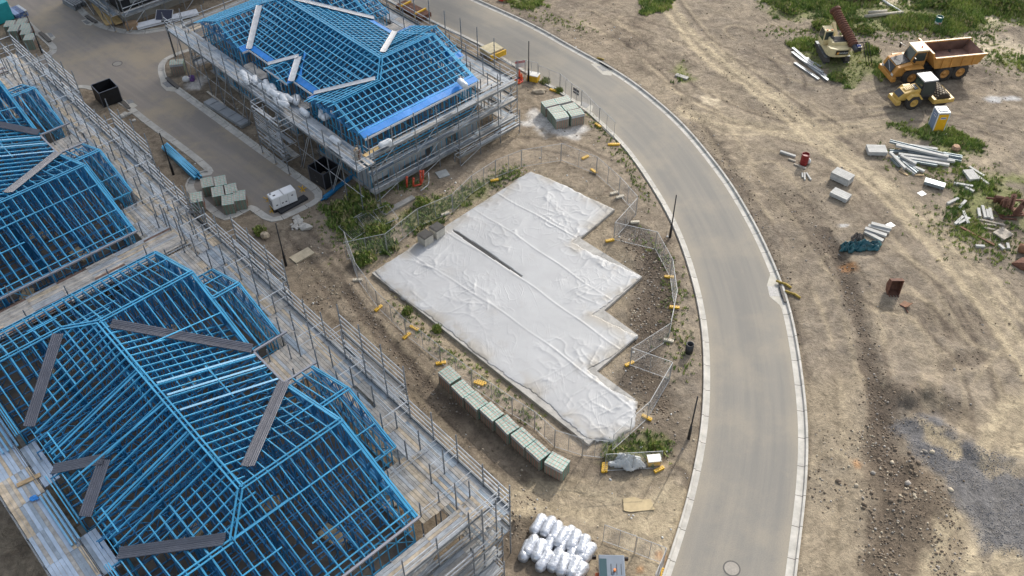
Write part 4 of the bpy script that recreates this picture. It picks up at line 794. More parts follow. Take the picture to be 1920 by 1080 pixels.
def membrane():
    P = GP([(701, 508), (752, 472), (800, 440), (846, 416), (992, 319), (1036, 334), (1154, 392), (1120, 422), (1072, 455), (1150, 492), (1203, 518), (1170, 548), (1112, 590), (1160, 612), (1197, 630), (1150, 668), (1104, 693), (1140, 725), (1196, 750), (1192, 800), (1150, 832), (1100, 822), (1062, 790), (1008, 742), (926, 690), (874, 648), (820, 604), (762, 566), (716, 528)], .3)
    xs = np.arange(P[:, 0].min()-.1, P[:, 0].max()+.1, .075); ys = np.arange(P[:, 1].min()-.1, P[:, 1].max()+.1, .075); X, Y = np.meshgrid(xs, ys, indexing='ij')
    d = sdist(X, Y, P)+.35*(fbm(X, Y, .7, 3, 2)-.5); c, s = math.cos(math.radians(45.9)), math.sin(math.radians(45.9)); U = X*c+Y*s; V = X*s-Y*c
    zone = sstep(.42, .62, fbm(X, Y, 5.5, 3, 5)); edge = sstep(3.2, .4, d)
    zone = np.maximum(zone*.75, edge*.55)
    for cx, cy, r in ((800, 490, 3.2), (1060, 360, 4.), (1100, 540, 3.0), (1120, 480, 3.), (1030, 420, 2.), (1150, 780, 3.), (880, 560, 3.), (1120, 690, 2.)): q = G(cx, cy, .3); zone = np.maximum(zone, sstep(r*1.2, r*.3, np.hypot(X-q[0], Y-q[1])))
    wx = 1.6*(fbm(X, Y, 4, 3, 1)-.5); wy = 1.6*(fbm(X, Y, 4, 3, 4)-.5)
    rid = lambda a, b, k: (1-np.abs(2*fbm(a, b, k, 2, 3)-1))**16
    R = rid(U*.42+wx, V*1.25+wy, 1.3)+.7*rid(U*1.1+wy+9, V*.45+wx, 1.5)+.5*rid(U+wx, V+wy, .9)
    z = .02+.05*zone*R+.004*(fbm(X, Y, 1.6, 3, 6)-.5)
    for q, a in ((3.4, 0), (7.2, 1), (10.8, 2), (14.2, 0)):       # seams and long rucks running down the sheet
        u0 = G(711, 508, .3)@np.array([c, s])+q; z += .035*np.exp(-((U-u0+.22*np.sin(V*.23+a)+.05*np.sin(V*1.1))/.06)**2)*(.4+fbm(X, Y, 3, 2, a))
    e = np.clip(d/.35, 0, 1); z = .275+z*(.25+.75*e)-.16*(1-sstep(0, .25, d))*(sdist(X, Y, SLAB) < .02)
    keep = d > 0; k = keep[:-1, :-1] & keep[1:, :-1] & keep[1:, 1:] & keep[:-1, 1:]
    gap = GP([(846, 430), (858, 435), (912, 470), (965, 508), (980, 519), (976, 520), (904, 474), (850, 436)], .3); kd = sdist(X, Y, gap) > 0.02; k &= ~(kd[:-1, :-1])
    id_ = -np.ones(X.shape, int); used = np.zeros(X.shape, bool)
    used[:-1, :-1] |= k; used[1:, :-1] |= k; used[1:, 1:] |= k; used[:-1, 1:] |= k; id_[used] = np.arange(used.sum())
    ii, jj = np.where(k); f = np.stack([id_[ii, jj], id_[ii+1, jj], id_[ii+1, jj+1], id_[ii, jj+1]], 1)
    me = bpy.data.meshes.new('cover_sheet'); me.from_pydata(np.stack([X[used], Y[used], z[used]], 1).tolist(), [], f.tolist()); me.materials.append(sheet_mat())
    for p in me.polygons: p.use_smooth = True
    dt = np.clip(.9-d[used]/1.6, 0, 1)*sstep(.40, .62, fbm(X[used], Y[used], 1.6, 4, 2)); ca = me.color_attributes.new('Dirt', 'FLOAT_COLOR', 'POINT'); ca.data.foreach_set('color', np.repeat(dt[:, None], 4, 1).astype(np.float32).ravel())
    o = bpy.data.objects.new('cover_sheet', me); COL.objects.link(o); md = o.modifiers.new('thick', 'SOLIDIFY'); md.thickness = .012; tag(o, 'wrinkled white plastic sheet spread over the stepped concrete slab', 'plastic sheet')
    one('gap_strip', 'long black slot lying open in the white sheet on the slab', 'drain', MB().prism([tuple(p) for p in gap], .272, .288), BLK, (0, 0, 0))  # black strip filling the gap cut in the sheet
membrane()
for i, ((a, b), lab) in enumerate((((797, 440), 'pale concrete box with black lid, the left one on the slab corner'), ((819, 426), 'pale concrete box with black lid, the right one on the slab corner'))):
    q = G(a, b, 1.15); r_ = thing('lidded_box', lab, 'concrete box', (q[0], q[1], .3), math.radians(45.9), 'black lidded boxes on the slab')
    ob('box_body', MB().box((0, 0, .42), (.98, .95, .84)), M('pale_concrete', (.46, .43, .37), .9, n=.2, ns=2), r_); ob('lid', MB().box((0, 0, .88), (1.0, .97, .07)).box((0, 0, .925), (.84, .8, .02)), M('lid_black', (.03, .028, .026), .6, n=.4, ns=3), r_)
# --- brick packs
def brick_mat():
    m = M('brick_pack', (.30, .275, .215), .9, n=.2, ns=3); t = m.node_tree; N = t.nodes; b = N['Principled BSDF']; src = b.inputs['Base Color'].links[0].from_socket; tc = N.new('ShaderNodeTexCoord'); sx = N.new('ShaderNodeSeparateXYZ'); t.links.new(tc.outputs['Object'], sx.inputs[0])
    ad = N.new('ShaderNodeMath'); ad.operation = 'ADD'; t.links.new(sx.outputs[0], ad.inputs[0]); t.links.new(sx.outputs[1], ad.inputs[1]); cb = N.new('ShaderNodeCombineXYZ'); t.links.new(ad.outputs[0], cb.inputs[0]); t.links.new(sx.outputs[2], cb.inputs[1])
    br = N.new('ShaderNodeTexBrick'); br.inputs['Scale'].default_value = 1.; br.inputs['Brick Width'].default_value = .115; br.inputs['Row Height'].default_value = .08; br.inputs['Mortar Size'].default_value = .01; br.offset = 0; t.links.new(cb.outputs[0], br.inputs[0])
    mx = N.new('ShaderNodeMix'); mx.data_type = 'RGBA'; t.links.new(br.outputs['Fac'], mx.inputs[0]); t.links.new(src, mx.inputs[6]); mx.inputs[7].default_value = (.13, .125, .10, 1); t.links.new(mx.outputs[2], b.inputs['Base Color']); return m
BP = brick_mat(); CAP = M('pack_wrap', (.36, .41, .36), .55, n=.18, ns=4); ST1 = M('strap_green', (.05, .36, .28), .5); ST2 = M('strap_red', (.52, .16, .10), .5); SHR = M('shrink_film', (.42, .45, .46), .3, n=.2, ns=5)
def pack_proto(label, loc_, rz, group):
    r = thing('brick_pack', label, 'brick pack', loc_, rz, group); mb = MB().box((0, 0, .61), (1.40, 1.03, 1.18)); ob('brick_stack', mb, BP, r)
    ob('top_sheet', MB().box((0, 0, 1.215), (1.42, 1.05, .03)), CAP, r)
    for y in (-.34, -.02, .3): ob('strap', MB().box((0, y, 1.235), (1.43, .03, .012)).box((.715, y, .62), (.012, .03, 1.22)).box((-.715, y, .62), (.012, .03, 1.22)), ST1, r)
    for x in (-.5, -.26, 0, .25, .48): ob('strap', MB().box((x, 0, 1.235), (.022, 1.06, .014)).box((x, .53, .62), (.022, .012, 1.22)).box((x, -.53, .62), (.022, .012, 1.22)), ST2, r)
    ob('shrink_film', MB().box((0, -.538, 1.08), (1.38, .01, .22)), SHR, r); return r
packs = []
def pack(px, py, rz, label, group):
    x, y = G(px, py, 1.25); l = (x, y, T(x, y)-.01)
    if not packs: packs.append(pack_proto(label, l, rz, group))
    else: packs.append(dup(packs[0], l, rz, label, group))
rz = math.radians(-50.5); gp = 'brick packs in a row beside the covered slab'
od = ('first', 'second', 'third', 'fourth', 'fifth', 'sixth', 'seventh')
rowp = [(843, 703), (868, 729), (893, 751), (922, 772), (951, 796), (981, 820), (1009, 844), (1045, 866)]
for i, (a, b) in enumerate(rowp): pack(a, b, rz+random.uniform(-.04, .04)+(.28 if i == 7 else 0), (f'brick pack, {od[i]} from the top of the row beside the white slab' if i < 7 else 'brick pack standing alone at the lower end of the row by the white slab'), gp)
rz2 = yaw((1045.8, 220.8), (1066.7, 215.8), 1.25)
for a, b, l in ((1030, 194, 'back left'), (1055, 188, 'back right'), (1069, 201, 'middle right'), (1042, 206, 'middle left'), (1051, 217, 'front left'), (1080, 212, 'front right')): pack(a, b, rz2+random.uniform(-.04, .04), f'brick pack at the {l} of the six on white cement dust', 'six brick packs by the kerb')
rz3 = yaw((320+325/6, 300+480/6), (320+380/6, 300+360/6), 1.25)
for a, b, l in ((368, 371, 'standing apart at the left of the dead end'), (387, 339, 'back left of the cluster at the dead end'), (412, 336, 'back right of the cluster at the dead end'), (407, 356, 'middle left of the cluster at the dead end'), (432, 351, 'middle right of the cluster at the dead end'), (426, 372, 'front left of the cluster at the dead end'), (448, 364, 'front right of the cluster at the dead end')): pack(a, b, rz3+.35+random.uniform(-.08, .08), 'brick pack '+l, 'brick packs at the end of the side street')
for a, b, l in ((18, 45, 'back left of the six by the teal tank'), (40, 42, 'back right of the six by the teal tank'), (26, 54, 'front left of the six by the teal tank'), (48, 51, 'behind the lamp pole among the six by the teal tank'), (49, 60, 'second from the front of the six by the teal tank'), (55, 70, 'nearest the street corner of the six by the teal tank')): pack(a, b, rz3+.2+random.uniform(-.05, .05), 'brick pack '+l, 'brick packs at the left corner block')
pack(331, 117, yaw((315, 135), (335, 133)), 'single brick pack wrapped dull green under the scaffold corner', 'single brick pack')
# --- lamp poles without lamps
PB_ = M('pole_black', (.018, .018, .02), .5, .3)
def pole(px, py, lab, h=4.7):
    r = thing('lamp_pole', lab, 'pole', at(px, py), 0, 'bare black lamp poles along the kerbs'); ob('shaft', MB().lathe((0, 0, 0), [(.07, 0), (.075, 1.5), (.055, 1.55), (.05, h), (0, h)], 10), PB_, r, True); ob('base_sleeve', MB().lathe((0, 0, 0), [(.12, -.1), (.115, .9), (.08, 1.45), (.0, 1.47)], 10), BLK, r, True); return r
for a, b, l in ((1255.8, 447, 'beside the curved road east of the white slab'), (1290.7, 824, 'at the lower bend inside the curved road'), (991, 154, 'at the scaffold corner by the warning sign'), (326, 329, 'beside the blue steel bundle'), (537, 500, 'next to the concrete lid'), (80, 101, 'at the far left street corner')): pole(a, b, 'bare black lamp pole '+l)
r = thing('solar_lamp', 'solar lamp with a tilted dark panel on a thin black pole at the street corner', 'solar lamp', at(330, 108)); ob('pole', MB().cyl((0, 0, 0), (0, 0, 4.3), .06, 8), PB_, r); ob('lamp_head', MB().box((0, 0, 4.35), (.7, .35, .12)).box((.0, .3, 4.3), (.3, .3, .1)), BLK, r)
ob('solar_panel', MB().box((-.1, .5, 4.75), (1.7, 1.2, .05), rx=.5), M('solar_glass', (.012, .014, .03), .15), r); ob('panel_frame', MB().box((-.1, .5, 4.72), (1.8, 1.3, .04), rx=.5), M('alu', (.6, .6, .6), .4, .6), r)
# --- temporary fences
FEN = M('fence_wire', (.36, .37, .38), .5, .5, n=.2)
def fence(P, labf, grp, feet=True, lie=None):
    P = [np.array(G(*p)) for p in P]
    for i, (a, b) in enumerate(zip(P[:-1], P[1:])):
        L = np.linalg.norm(b-a); m = max(1, round(L/3.0))
        for j in range(m):
            A = a+(b-a)*j/m; B = a+(b-a)*(j+1)/m; l = L/m-.06; rz = math.atan2(B[1]-A[1], B[0]-A[0]); z = T(*((A+B)/2))
            r = thing('temporary_fence', labf, 'fence panel', (A[0], A[1], z), rz, grp); h = 2.05; mb = MB()
            for p, q in (((0, 0, .0), (0, 0, h)), ((l, 0, .0), (l, 0, h)), ((0, 0, h), (l, 0, h)), ((0, 0, .12), (l, 0, .12)), ((l/2, 0, .12), (l/2, 0, h))): mb.cyl(p, q, .023, 6)
            ob('frame', mb, FEN, r); mb = MB(); k = int(l/.11)
            for t in range(1, k): mb.bar((l*t/k, 0, .12), (l*t/k, 0, h), .0045)
            for t in range(1, 13): mb.bar((0, 0, .12+t*(h-.12)/13), (l, 0, .12+t*(h-.12)/13), .0045)
            ob('mesh_infill', mb, FEN, r)
gf = 'temporary wire fence panels round the slab'
fence([(651, 470), (672, 528), (710, 581), (763, 634), (827, 684), (886, 728), (961, 781), (1003, 808), (1040, 841), (1092, 857), (1138, 862)], 'grey wire fence panel along the lower left side of the white slab', gf)
fence([(651, 490), (727, 474), (786, 427), (850, 400), (886, 364), (930, 335), (978, 316)], 'grey wire fence panel along the upper left side of the white slab, by the weeds', 'fence panels by the weeds')
fence([(978, 316), (1052, 304), (1118, 330), (1160, 368), (1192, 405)], 'grey wire fence panel beyond the top corner of the white slab', 'fence panels beyond the slab')
fence([(1192, 405), (1150, 452), (1228, 470), (1256, 522), (1264, 580), (1252, 641), (1180, 688), (1255, 715), (1212, 790), (1146, 850)], 'grey wire fence panel between the white slab and the curved road', 'fence panels on the road side')
fence([(1133, 886), (1238, 880)], 'grey wire fence panel in front of the crumpled tarp', 'fence panels by the tarp')
fence([(1009, 152), (1050, 169), (1071, 187), (1090, 199), (1123, 234), (1151, 262)], 'grey wire fence panel along the kerb by the six brick packs', 'fence panels along the kerb')
fence([(960, 150), (985, 146), (1009, 152)], 'grey wire fence panel carrying the warning sign at the scaffold corner', 'fence panels at the corner')
fence([(1130, 1018), (1190, 1040), (1243, 1060), (1222, 1110)], 'grey wire fence panel around the cab at the bottom edge', 'fence panels at the bottom')
# fallen panels in the weeds
for (a, b, rz, l) in ((662, 455, .75, 'lower'), (690, 440, .55, 'upper')):
    q = at(a, b, .25); r = thing('temporary_fence', f'{l} fallen wire fence panel lying in the weeds left of the slab', 'fence panel', q, rz, 'fallen fence panels'); mb = MB()
    for p, q_ in (((0, 0, 0), (0, 2, .2)), ((3, 0, .1), (3, 2, .3)), ((0, 0, 0), (3, 0, .1)), ((0, 2, .2), (3, 2, .3)), ((1.5, 0, .05), (1.5, 2, .25))): mb.cyl(p, q_, .027, 6)
    ob('frame', mb, FEN, r); mb = MB()
    for t in range(1, 20): mb.bar((3*t/20, 0, .1*t/20), (3*t/20, 2, .2+.1*t/20), .006)
    ob('mesh_infill', mb, FEN, r)
# --- fence feet
WF = M('pale_foot', (.52, .47, .38), .9, n=.2, ns=4); foot = {}
def fence_foot(px, py, rz, white, lab):
    k = 'w' if white else 'y'
    if k not in foot:
        r = thing('ballast_block', lab, 'fence foot', at(px, py), rz, 'fence feet'); mb = MB().box((0, 0, .09), (.78, .24, .18)); ob('block', mb, WF if white else YEL, r, bevel=.03)
        for x in (-.25, -.08, .08, .25): ob('socket', MB().cyl((x, 0, .175), (x, 0, .186), .035, 8), BLK, r)
        foot[k] = r
    else: dup(foot[k], at(px, py), rz, lab)
FY = [(710, 581, .9, 'yellow fence foot near the upper end of the lower left fence'), (763, 634, .9, 'yellow fence foot, left of the pair beside the weedy sand'), (777, 619, -.6, 'yellow fence foot, right of the pair beside the weedy sand'), (827, 684, .2, 'yellow fence foot just above the top brick pack of the row'), (898, 722, -.4, 'yellow fence foot beside the third brick pack of the row'), (903, 720, -.4, 'yellow fence foot touching the one beside the third brick pack'),
 (1212, 788, -.6, 'yellow fence foot at the lower right corner of the slab'), (1131, 880, 1.4, 'yellow fence foot left of the crumpled tarp'), (1136, 879, 1.4, 'yellow fence foot of the pair left of the crumpled tarp, nearer to it'), (1235, 884, .5, 'yellow fence foot right of the crumpled tarp'), (1180, 685, .5, 'yellow fence foot in the lower notch of the slab'), (1254, 522, -.1, 'yellow fence foot in the fence right of the slab, upper one'), (1264, 580, -.15, 'yellow fence foot in the fence right of the slab, lower one'),
 (1143, 455, .3, 'yellow fence foot in the upper notch of the slab'), (1097, 299, .6, 'yellow fence foot on bare dirt above the slab'), (1113, 325, -.9, 'yellow fence foot nearest the top corner of the slab'), (1121, 238, -.9, 'yellow fence foot by the kerb below the six brick packs'), (1147, 274, .1, 'left yellow fence foot of the pair by the kerb'), (1154, 274, .1, 'right yellow fence foot of the pair by the kerb'), (927, 341, .3, 'yellow fence foot in the grass strip above the slab'), (1037, 172, -.5, 'yellow fence foot on the dirt beside the flat rock'), (1242, 1076, 1.3, 'yellow fence foot at the bottom edge by the kerb'), (1249, 576, 0, 'yellow fence foot touching the lower fence foot right of the slab')]
for a, b, rz, l in FY[:-1]: fence_foot(a, b, rz, False, l)
for a, b, rz, l in ((671, 528, .1, 'pale concrete fence foot at the left corner of the slab'), (727, 474, -.7, 'pale concrete fence foot in the weeds above the slab corner'), (1253, 642, -.3, 'pale concrete fence foot at the right end of the slab fence'), (1190, 421, .1, 'pale concrete fence foot in the wire tangle right of the slab'), (1151, 366, .4, 'upper pale concrete block beyond the slab'), (1162, 373, .4, 'lower pale concrete block beyond the slab'), (835, 404, .5, 'pale concrete fence foot behind the black lidded boxes')): fence_foot(a, b, rz, True, l)
# yellow bins
def ybox(px, py, s, lab, rz=.4):
    r = thing('plastic_box', lab, 'plastic box', at(px, py), rz); ob('box_body', MB().box((0, 0, s[2]/2), s), YEL, r, bevel=.05); ob('lid', MB().box((0, 0, s[2]+.04), (s[0]*1.03, s[1]*1.03, .09)), YEL if s[2] < .7 and px < 1100 else M('lid_white', (.7, .68, .62), .5), r, bevel=.02)
ybox(1000, 152, (1.2, .8, .7), 'yellow plastic box beside the black pole at the scaffold corner', -.4); ybox(1225, 869, (.9, .6, .5), 'yellow box with a white lid behind the fence panel and tarp', .1)
# --- black waste cages
def cage(P, lab):
    """P: pixels of the top rim corners, in order"""
    h = 1.75; q = GP(P, h); c = q.mean(0); d = (q[1]-q[0]+q[2]-q[3])/2; e = (q[2]-q[1]+q[3]-q[0])/2; a, b = np.linalg.norm(d), np.linalg.norm(e); rz = math.atan2(d[1], d[0])
    r = thing('waste_cage', lab, 'waste cage', (c[0], c[1], T(*c)), rz, 'black lined waste cages'); F = M('cage_cloth', (.010, .010, .012), .55, n=.4, ns=2, bump=.4, bs=3); rim = M('cage_rim', (.12, .13, .16), .4, .6)
    for s_ in (-1, 1): ob('cloth_side', MB().box((0, s_*b/2, h/2+.05), (a, .03, h-.1)), F, r); ob('cloth_side', MB().box((s_*a/2, 0, h/2+.05), (.03, b, h-.1)), F, r)
    ob('floor', MB().box((0, 0, .08), (a, b, .06)), F, r); mb = MB()
    for x in (-1, 1):
        mb.bar((x*a/2, -b/2, h), (x*a/2, b/2, h), .06); mb.bar((-a/2, x*b/2, h), (a/2, x*b/2, h), .06)
        for y in (-1, 1): mb.bar((x*a/2, y*b/2, 0), (x*a/2, y*b/2, h), .07)
    ob('frame', mb, rim, r)
    for k in range(14): ob('scrap', MB().box((random.uniform(-.35, .35)*a, random.uniform(-.35, .35)*b, .25+random.random()*.3), (random.uniform(.2, .8), random.uniform(.1, .3), .06), rz=random.random()*3, rx=random.uniform(-.4, .4)), random.choice([OLDT, GALV, WF]), r)
    ob('printed_mark', text_mb('S', .5, Matrix.Translation((-a*.1, -b/2-.02, .95)) @ Matrix.Rotation(math.pi/2, 4, 'X')), M('mark_grey', (.06, .06, .065), .6), r)
cage([(170, 160), (185, 176), (222, 165), (207, 150)], 'black cloth lined waste cage at the corner of the street junction')
cage([(577, 312), (604, 330), (637, 312), (608, 296)], 'black cloth lined waste cage below the scaffold, near the generator')
# --- generator
q = G(533, 385); r = thing('generator', 'white canopy diesel generator on a black base at the dead end', 'generator', (q[0], q[1], 0), yaw((522.5, 387.5), (560, 371.5))); Lg = 2.35; wg = 1.0; LWH = M('canopy_white', (.72, .72, .72), .35, n=.05, ns=1)
ob('skid', MB().box((0, 0, .16), (Lg, wg*.96, .3)), BLK, r, bevel=.02); ob('canopy', MB().box((0, 0, .92), (Lg, wg, 1.22)), LWH, r, bevel=.06)
ob('roof_panel', MB().box((-.62, 0, 1.545), (1.0, .92, .03)), LWH, r, bevel=.01); ob('roof_panel', MB().box((.6, 0, 1.545), (1.05, .92, .03)), LWH, r, bevel=.01); ob('roof_seam', MB().box((0, 0, 1.55), (.08, 1.02, .04)), M('seam_grey', (.4, .4, .4), .5), r)
ob('exhaust', MB().cyl((-.95, .25, 1.53), (-.95, .25, 1.7), .07, 10), DKST, r); ob('lifting_eye', MB().box((-.75, -.1, 1.57), (.22, .12, .05)), BLK, r)
for x in (-.8, -.25, .1, .75): ob('door_handle', MB().box((x, -wg/2-.015, .75 if x < .5 else 1.15), (.16, .03, .09)), BLK, r)
for x in (-.45, .35): ob('door_seam', MB().box((x, -wg/2-.004, .92), (.015, .012, 1.1)), DKST, r)
ob('vent', MB().box((-Lg/2-.01, 0, .9), (.02, .7, .7)), M('vent_grey', (.25, .25, .26), .6), r)
def trestle(px, py, lab, rz=0):
    r = thing('trestle', lab, 'trestle', at(px, py), rz, 'yellow trestles'); mb = MB()
    for k in range(3): a = k*math.pi/3; mb.bar((-.42*math.cos(a), -.42*math.sin(a), .05), (.42*math.cos(a), .42*math.sin(a), .3+.08*k), .06)
    ob('cross_bar', mb, YEL, r); ob('post', MB().bar((0, 0, 0), (0, 0, .55), .06), YEL, r)
trestle(510, 396, 'yellow crossed trestle at the near end of the generator'); trestle(567, 357, 'yellow crossed trestle beside the right kerb of the dead end', .5); trestle(503, 376, 'yellow crossed trestle behind the near end of the generator', .9)
# --- bundles of pipe, sheet and steel
def bundle(name, lab, cat, pA, pB, w, h, cols, rows, mat, shape='bar', z0=.06, bearers=True, group=None, jit=.0, part='bar', mats=None):
    A = G(*pA); B = G(*pB); L = np.linalg.norm(B-A); rz = math.atan2(*(B-A)[::-1]); c = (A+B)/2; r = thing(name, lab, cat, (c[0], c[1], T(*c)), rz, group); cw = w/cols; ch = h/rows; n = 0
    if bearers:
        for x in (-.35, .35): ob('bearer', MB().box((x*L, 0, z0/2), (.1, w*1.1, z0)), OLDT, r)
    for i in range(cols):
        for j in range(rows):
            y = (i+.5)*cw-w/2; z = z0+(j+.5)*ch; dx = random.uniform(-1, 1)*jit; dy = random.uniform(-1, 1)*jit*.25; mt = random.choice(mats) if mats else mat
            mb = MB().cyl((-L/2+dx, y, z), (L/2+dx, y+dy, z), min(cw, ch)*.48, 8) if shape == 'pipe' else MB().bar((-L/2+dx, y-dy, z), (L/2+dx, y+dy, z), cw*.94, ch*.9)
            ob(part, mb, mt, r); n += 1
    return r
PV = M('pipe_black', (.02, .021, .025), .4, n=.2); bundle('pipe_bundle', 'bundle of black plastic pipes beside the generator', 'pipes', (523, 399), (574, 371), .7, .3, 5, 2, PV, 'pipe', part='pipe')
bundle('steel_bundle', 'bundle of blue steel channels beside the pole and scaffold', 'steel bundle', (311, 281), (372, 336), .75, .45, 5, 3, BLUE, jit=.35, part='channel'); bundle('steel_bundle', 'small bundle of blue steel channels near the black waste cage', 'steel bundle', (607, 377), (658, 337), .4, .2, 3, 2, BLUE_SHADED, jit=.4, part='channel')
SHT = M('grey_sheet', (.33, .35, .37), .45, .4, n=.15, ns=1.); r = bundle('sheet_stack', 'long stack of grey metal sheets on the verge right of the side street', 'sheet stack', (392, 195), (463, 240), 1.15, .35, 1, 5, SHT, part='sheet')
for x in (-2.2, -.6, 1., 2.4, 3.1): ob('strap', MB().box((x, 0, .43), (.05, 1.2, .02)), DKST, r)
bundle('timber_plank', 'pale plank lying beside the long grey sheet stack', 'plank', (390, 176), (424, 203), .2, .08, 1, 1, M('pale_plank', (.55, .5, .42), .85, n=.2), bearers=False, z0=.1, part='board'); bundle('timber_plank', 'thin brown plank behind the grey sheet stack', 'plank', (422, 190), (476, 236), .12, .06, 1, 1, OLDT, bearers=False, part='board'); bundle('timber_plank', 'short grey board lying at the foot of the stair tower', 'plank', (505, 283), (515, 252), .35, .06, 1, 1, OLDT, bearers=False, part='board')
bundle('pipe_bundle', 'long bundle of white pipes along the far kerb', 'pipes', (258, 56), (372, 28), 1.1, .45, 6, 2, M('pipe_white', (.62, .63, .65), .4, n=.1), 'pipe', part='pipe'); bundle('tube_bundle', 'bundle of steel tubes on the far corner near the top left', 'tube bundle', (128, 2), (152, 16), 1.6, .7, 6, 4, DKST, 'pipe', jit=.15, part='tube')
for (a, b, c, d), l in (((180, 12, 208, 52), 'left'), ((192, 14, 226, 50), 'right')): bundle('formwork_box', f'{l} tan plywood formwork trough on the far corner', 'formwork', (a, b), (c, d), .9, .12, 2, 1, M('tan_ply', (.52, .36, .16), .8, n=.15), bearers=True, z0=.25, part='plywood_sheet')
one('cardboard_carton', 'brown carton beside the white pipes at the far kerb', 'carton', MB().box((0, 0, .4), (1.3, .8, .8)), M('carton', (.33, .22, .13), .9, n=.15), at(250, 55), .3, bevel=.02)
bundle('steel_bundle', 'blue strapped bundle beside the brick packs in the top left corner', 'steel bundle', (27, 22), (43, 33), 1.5, .7, 5, 3, M('blue_pack', (.10, .16, .34), .5, n=.5, ns=2), part='length', mats=[M('blue_pack', (.10, .16, .34)), GALV, M('blue_pack2', (.2, .27, .45), .5)])
r = thing('water_tank', 'teal steel tank at the left edge beside the brick packs', 'tank', at(3, 42), .85); ob('tank_body', MB().box((0, 0, 1.2), (2.6, 1.6, 2.2)), M('teal_paint', (.02, .34, .36), .5, n=.1), r, bevel=.05); ob('sticker', MB().box((1.31, 0, 1.5), (.02, .5, .4)).box((1.31, -.35, .9), (.02, .3, .3)), WHT, r); ob('foot', MB().box((0, 0, .06), (2.4, 1.3, .12)), BLK, r)
# --- orange pipes, lids, hoses
OR = M('pipe_orange', (.55, .075, .035), .45, n=.1)
for (a, b, h, l) in ((763, 354, 1.2, 'left'), (775, 352, .9, 'middle'), (789, 348, 1.5, 'right')): one('pipe_riser', f'{l} upright orange drain pipe at the foot of the scaffold', 'pipe', MB().cyl((0, 0, -.1), (.08, .12, h), .09, 10).cyl((.08, .12, h-.18), (.08, .12, h), .115, 10), OR, at(a, b), 0, 'orange drain risers', True)
one('pipe_riser', 'orange drain pipe with a bend lying between the risers', 'pipe', MB().tube([(0, 0, .12), (.7, .1, .15), (.95, .3, .6), (1.05, .5, 1.4)], .09, 10), OR, at(776, 353), .2, None, True); one('pipe_riser', 'thin white pipe rising beside the orange drain pipes', 'pipe', MB().tube([(-.9, -.5, .06), (0, 0, .1), (.15, .1, .4), (.2, .2, 1.3)], .045, 8), WHT, at(803, 350), .4, None, True)
one('steel_plate', 'square grey lid lying on the dirt beside the orange pipes', 'lid', MB().box((0, 0, .06), (1.1, 1.0, .08)), M('lid_grey', (.36, .37, .36), .7, n=.15), at(830, 329), .45, bevel=.01)
one('pit_slab', 'cracked rectangular concrete lid beside the pole', 'concrete lid', MB().box((0, 0, .1), (1.9, 1.0, .16)), M('lid_sand', (.42, .36, .26), .95, n=.2, ns=3), at(567, 482), .75, bevel=.02)
one('concrete_strip', 'long broken concrete strip lying among the weeds above the slab', 'concrete strip', MB().box((0, 0, .1), (3.4, .55, .2)).box((-1.5, .8, .08), (.5, 1.4, .14)), CONC, at(748, 388), .72, bevel=.03)
one('plywood_board', 'broken flat sheet of board lying on the tracked dirt near the bottom kerb', 'board', MB().prism([(-1.0, -.5), (-.6, -.62), (1.05, -.45), (.85, .35), (.3, .3), (-.2, .5), (-.95, .4)], .02, .06), M('board_sand', (.43, .34, .20), .9, n=.12), at(1196, 947), 0)
one('rock', 'flat pale rock on the verge by the six brick packs', 'rock', MB().blob((0, 0, .1), (.75, .4, .25), 4, 2), M('rock', (.40, .33, .24), .95, n=.25), at(1012, 174)); one('rock', 'tan boulder beside the lone bush by the pole', 'rock', MB().blob((0, 0, .2), (.4, .4, .35), 8, 2), M('rock', (.40, .33, .24)), at(497, 447))
for i, (a, b, s) in enumerate(((557, 412, .45), (563, 418, .5), (556, 420, .4), (566, 424, .35), (551, 428, .3), (558, 429, .35), (575, 430, .7), (547, 424, .2), (235, 219, .5), (228, 222, .45), (242, 217, .4), (252, 228, .3))): one('concrete_lump', 'broken pale concrete lump in the heap '+('below the generator' if a > 400 else 'beside the junction cage'), 'rubble', MB().blob((0, 0, s*.25), (s, s*.7, s*.4), i, 1, .4), M('rubble', (.44, .42, .38), .95, n=.2), at(a, b), i, 'broken concrete lumps '+('below the generator' if a > 400 else 'by the cage'))
one('bucket', 'purple tub beside a white bag under the scaffold', 'tub', MB().lathe((0, 0, 0), [(.28, 0), (.36, .45), (.33, .45), (.25, .05), (0, .05)], 14), M('purple', (.12, .05, .2), .5), at(361, 153), 0, None, True); one('bag', 'white bag beside the purple tub', 'bag', MB().blob((0, 0, .25), (.4, .35, .35), 3, 2, .15), WHT, at(351, 155), 0, None, True)
one('pipe_stub', 'upright black plastic pipe stub beside the kerb of the curved road', 'pipe', MB().lathe((0, 0, 0), [(.3, 0), (.3, .95), (.24, .95), (.24, .1), (0, .1)], 18), BLK, at(1291, 662), 0, None, True)
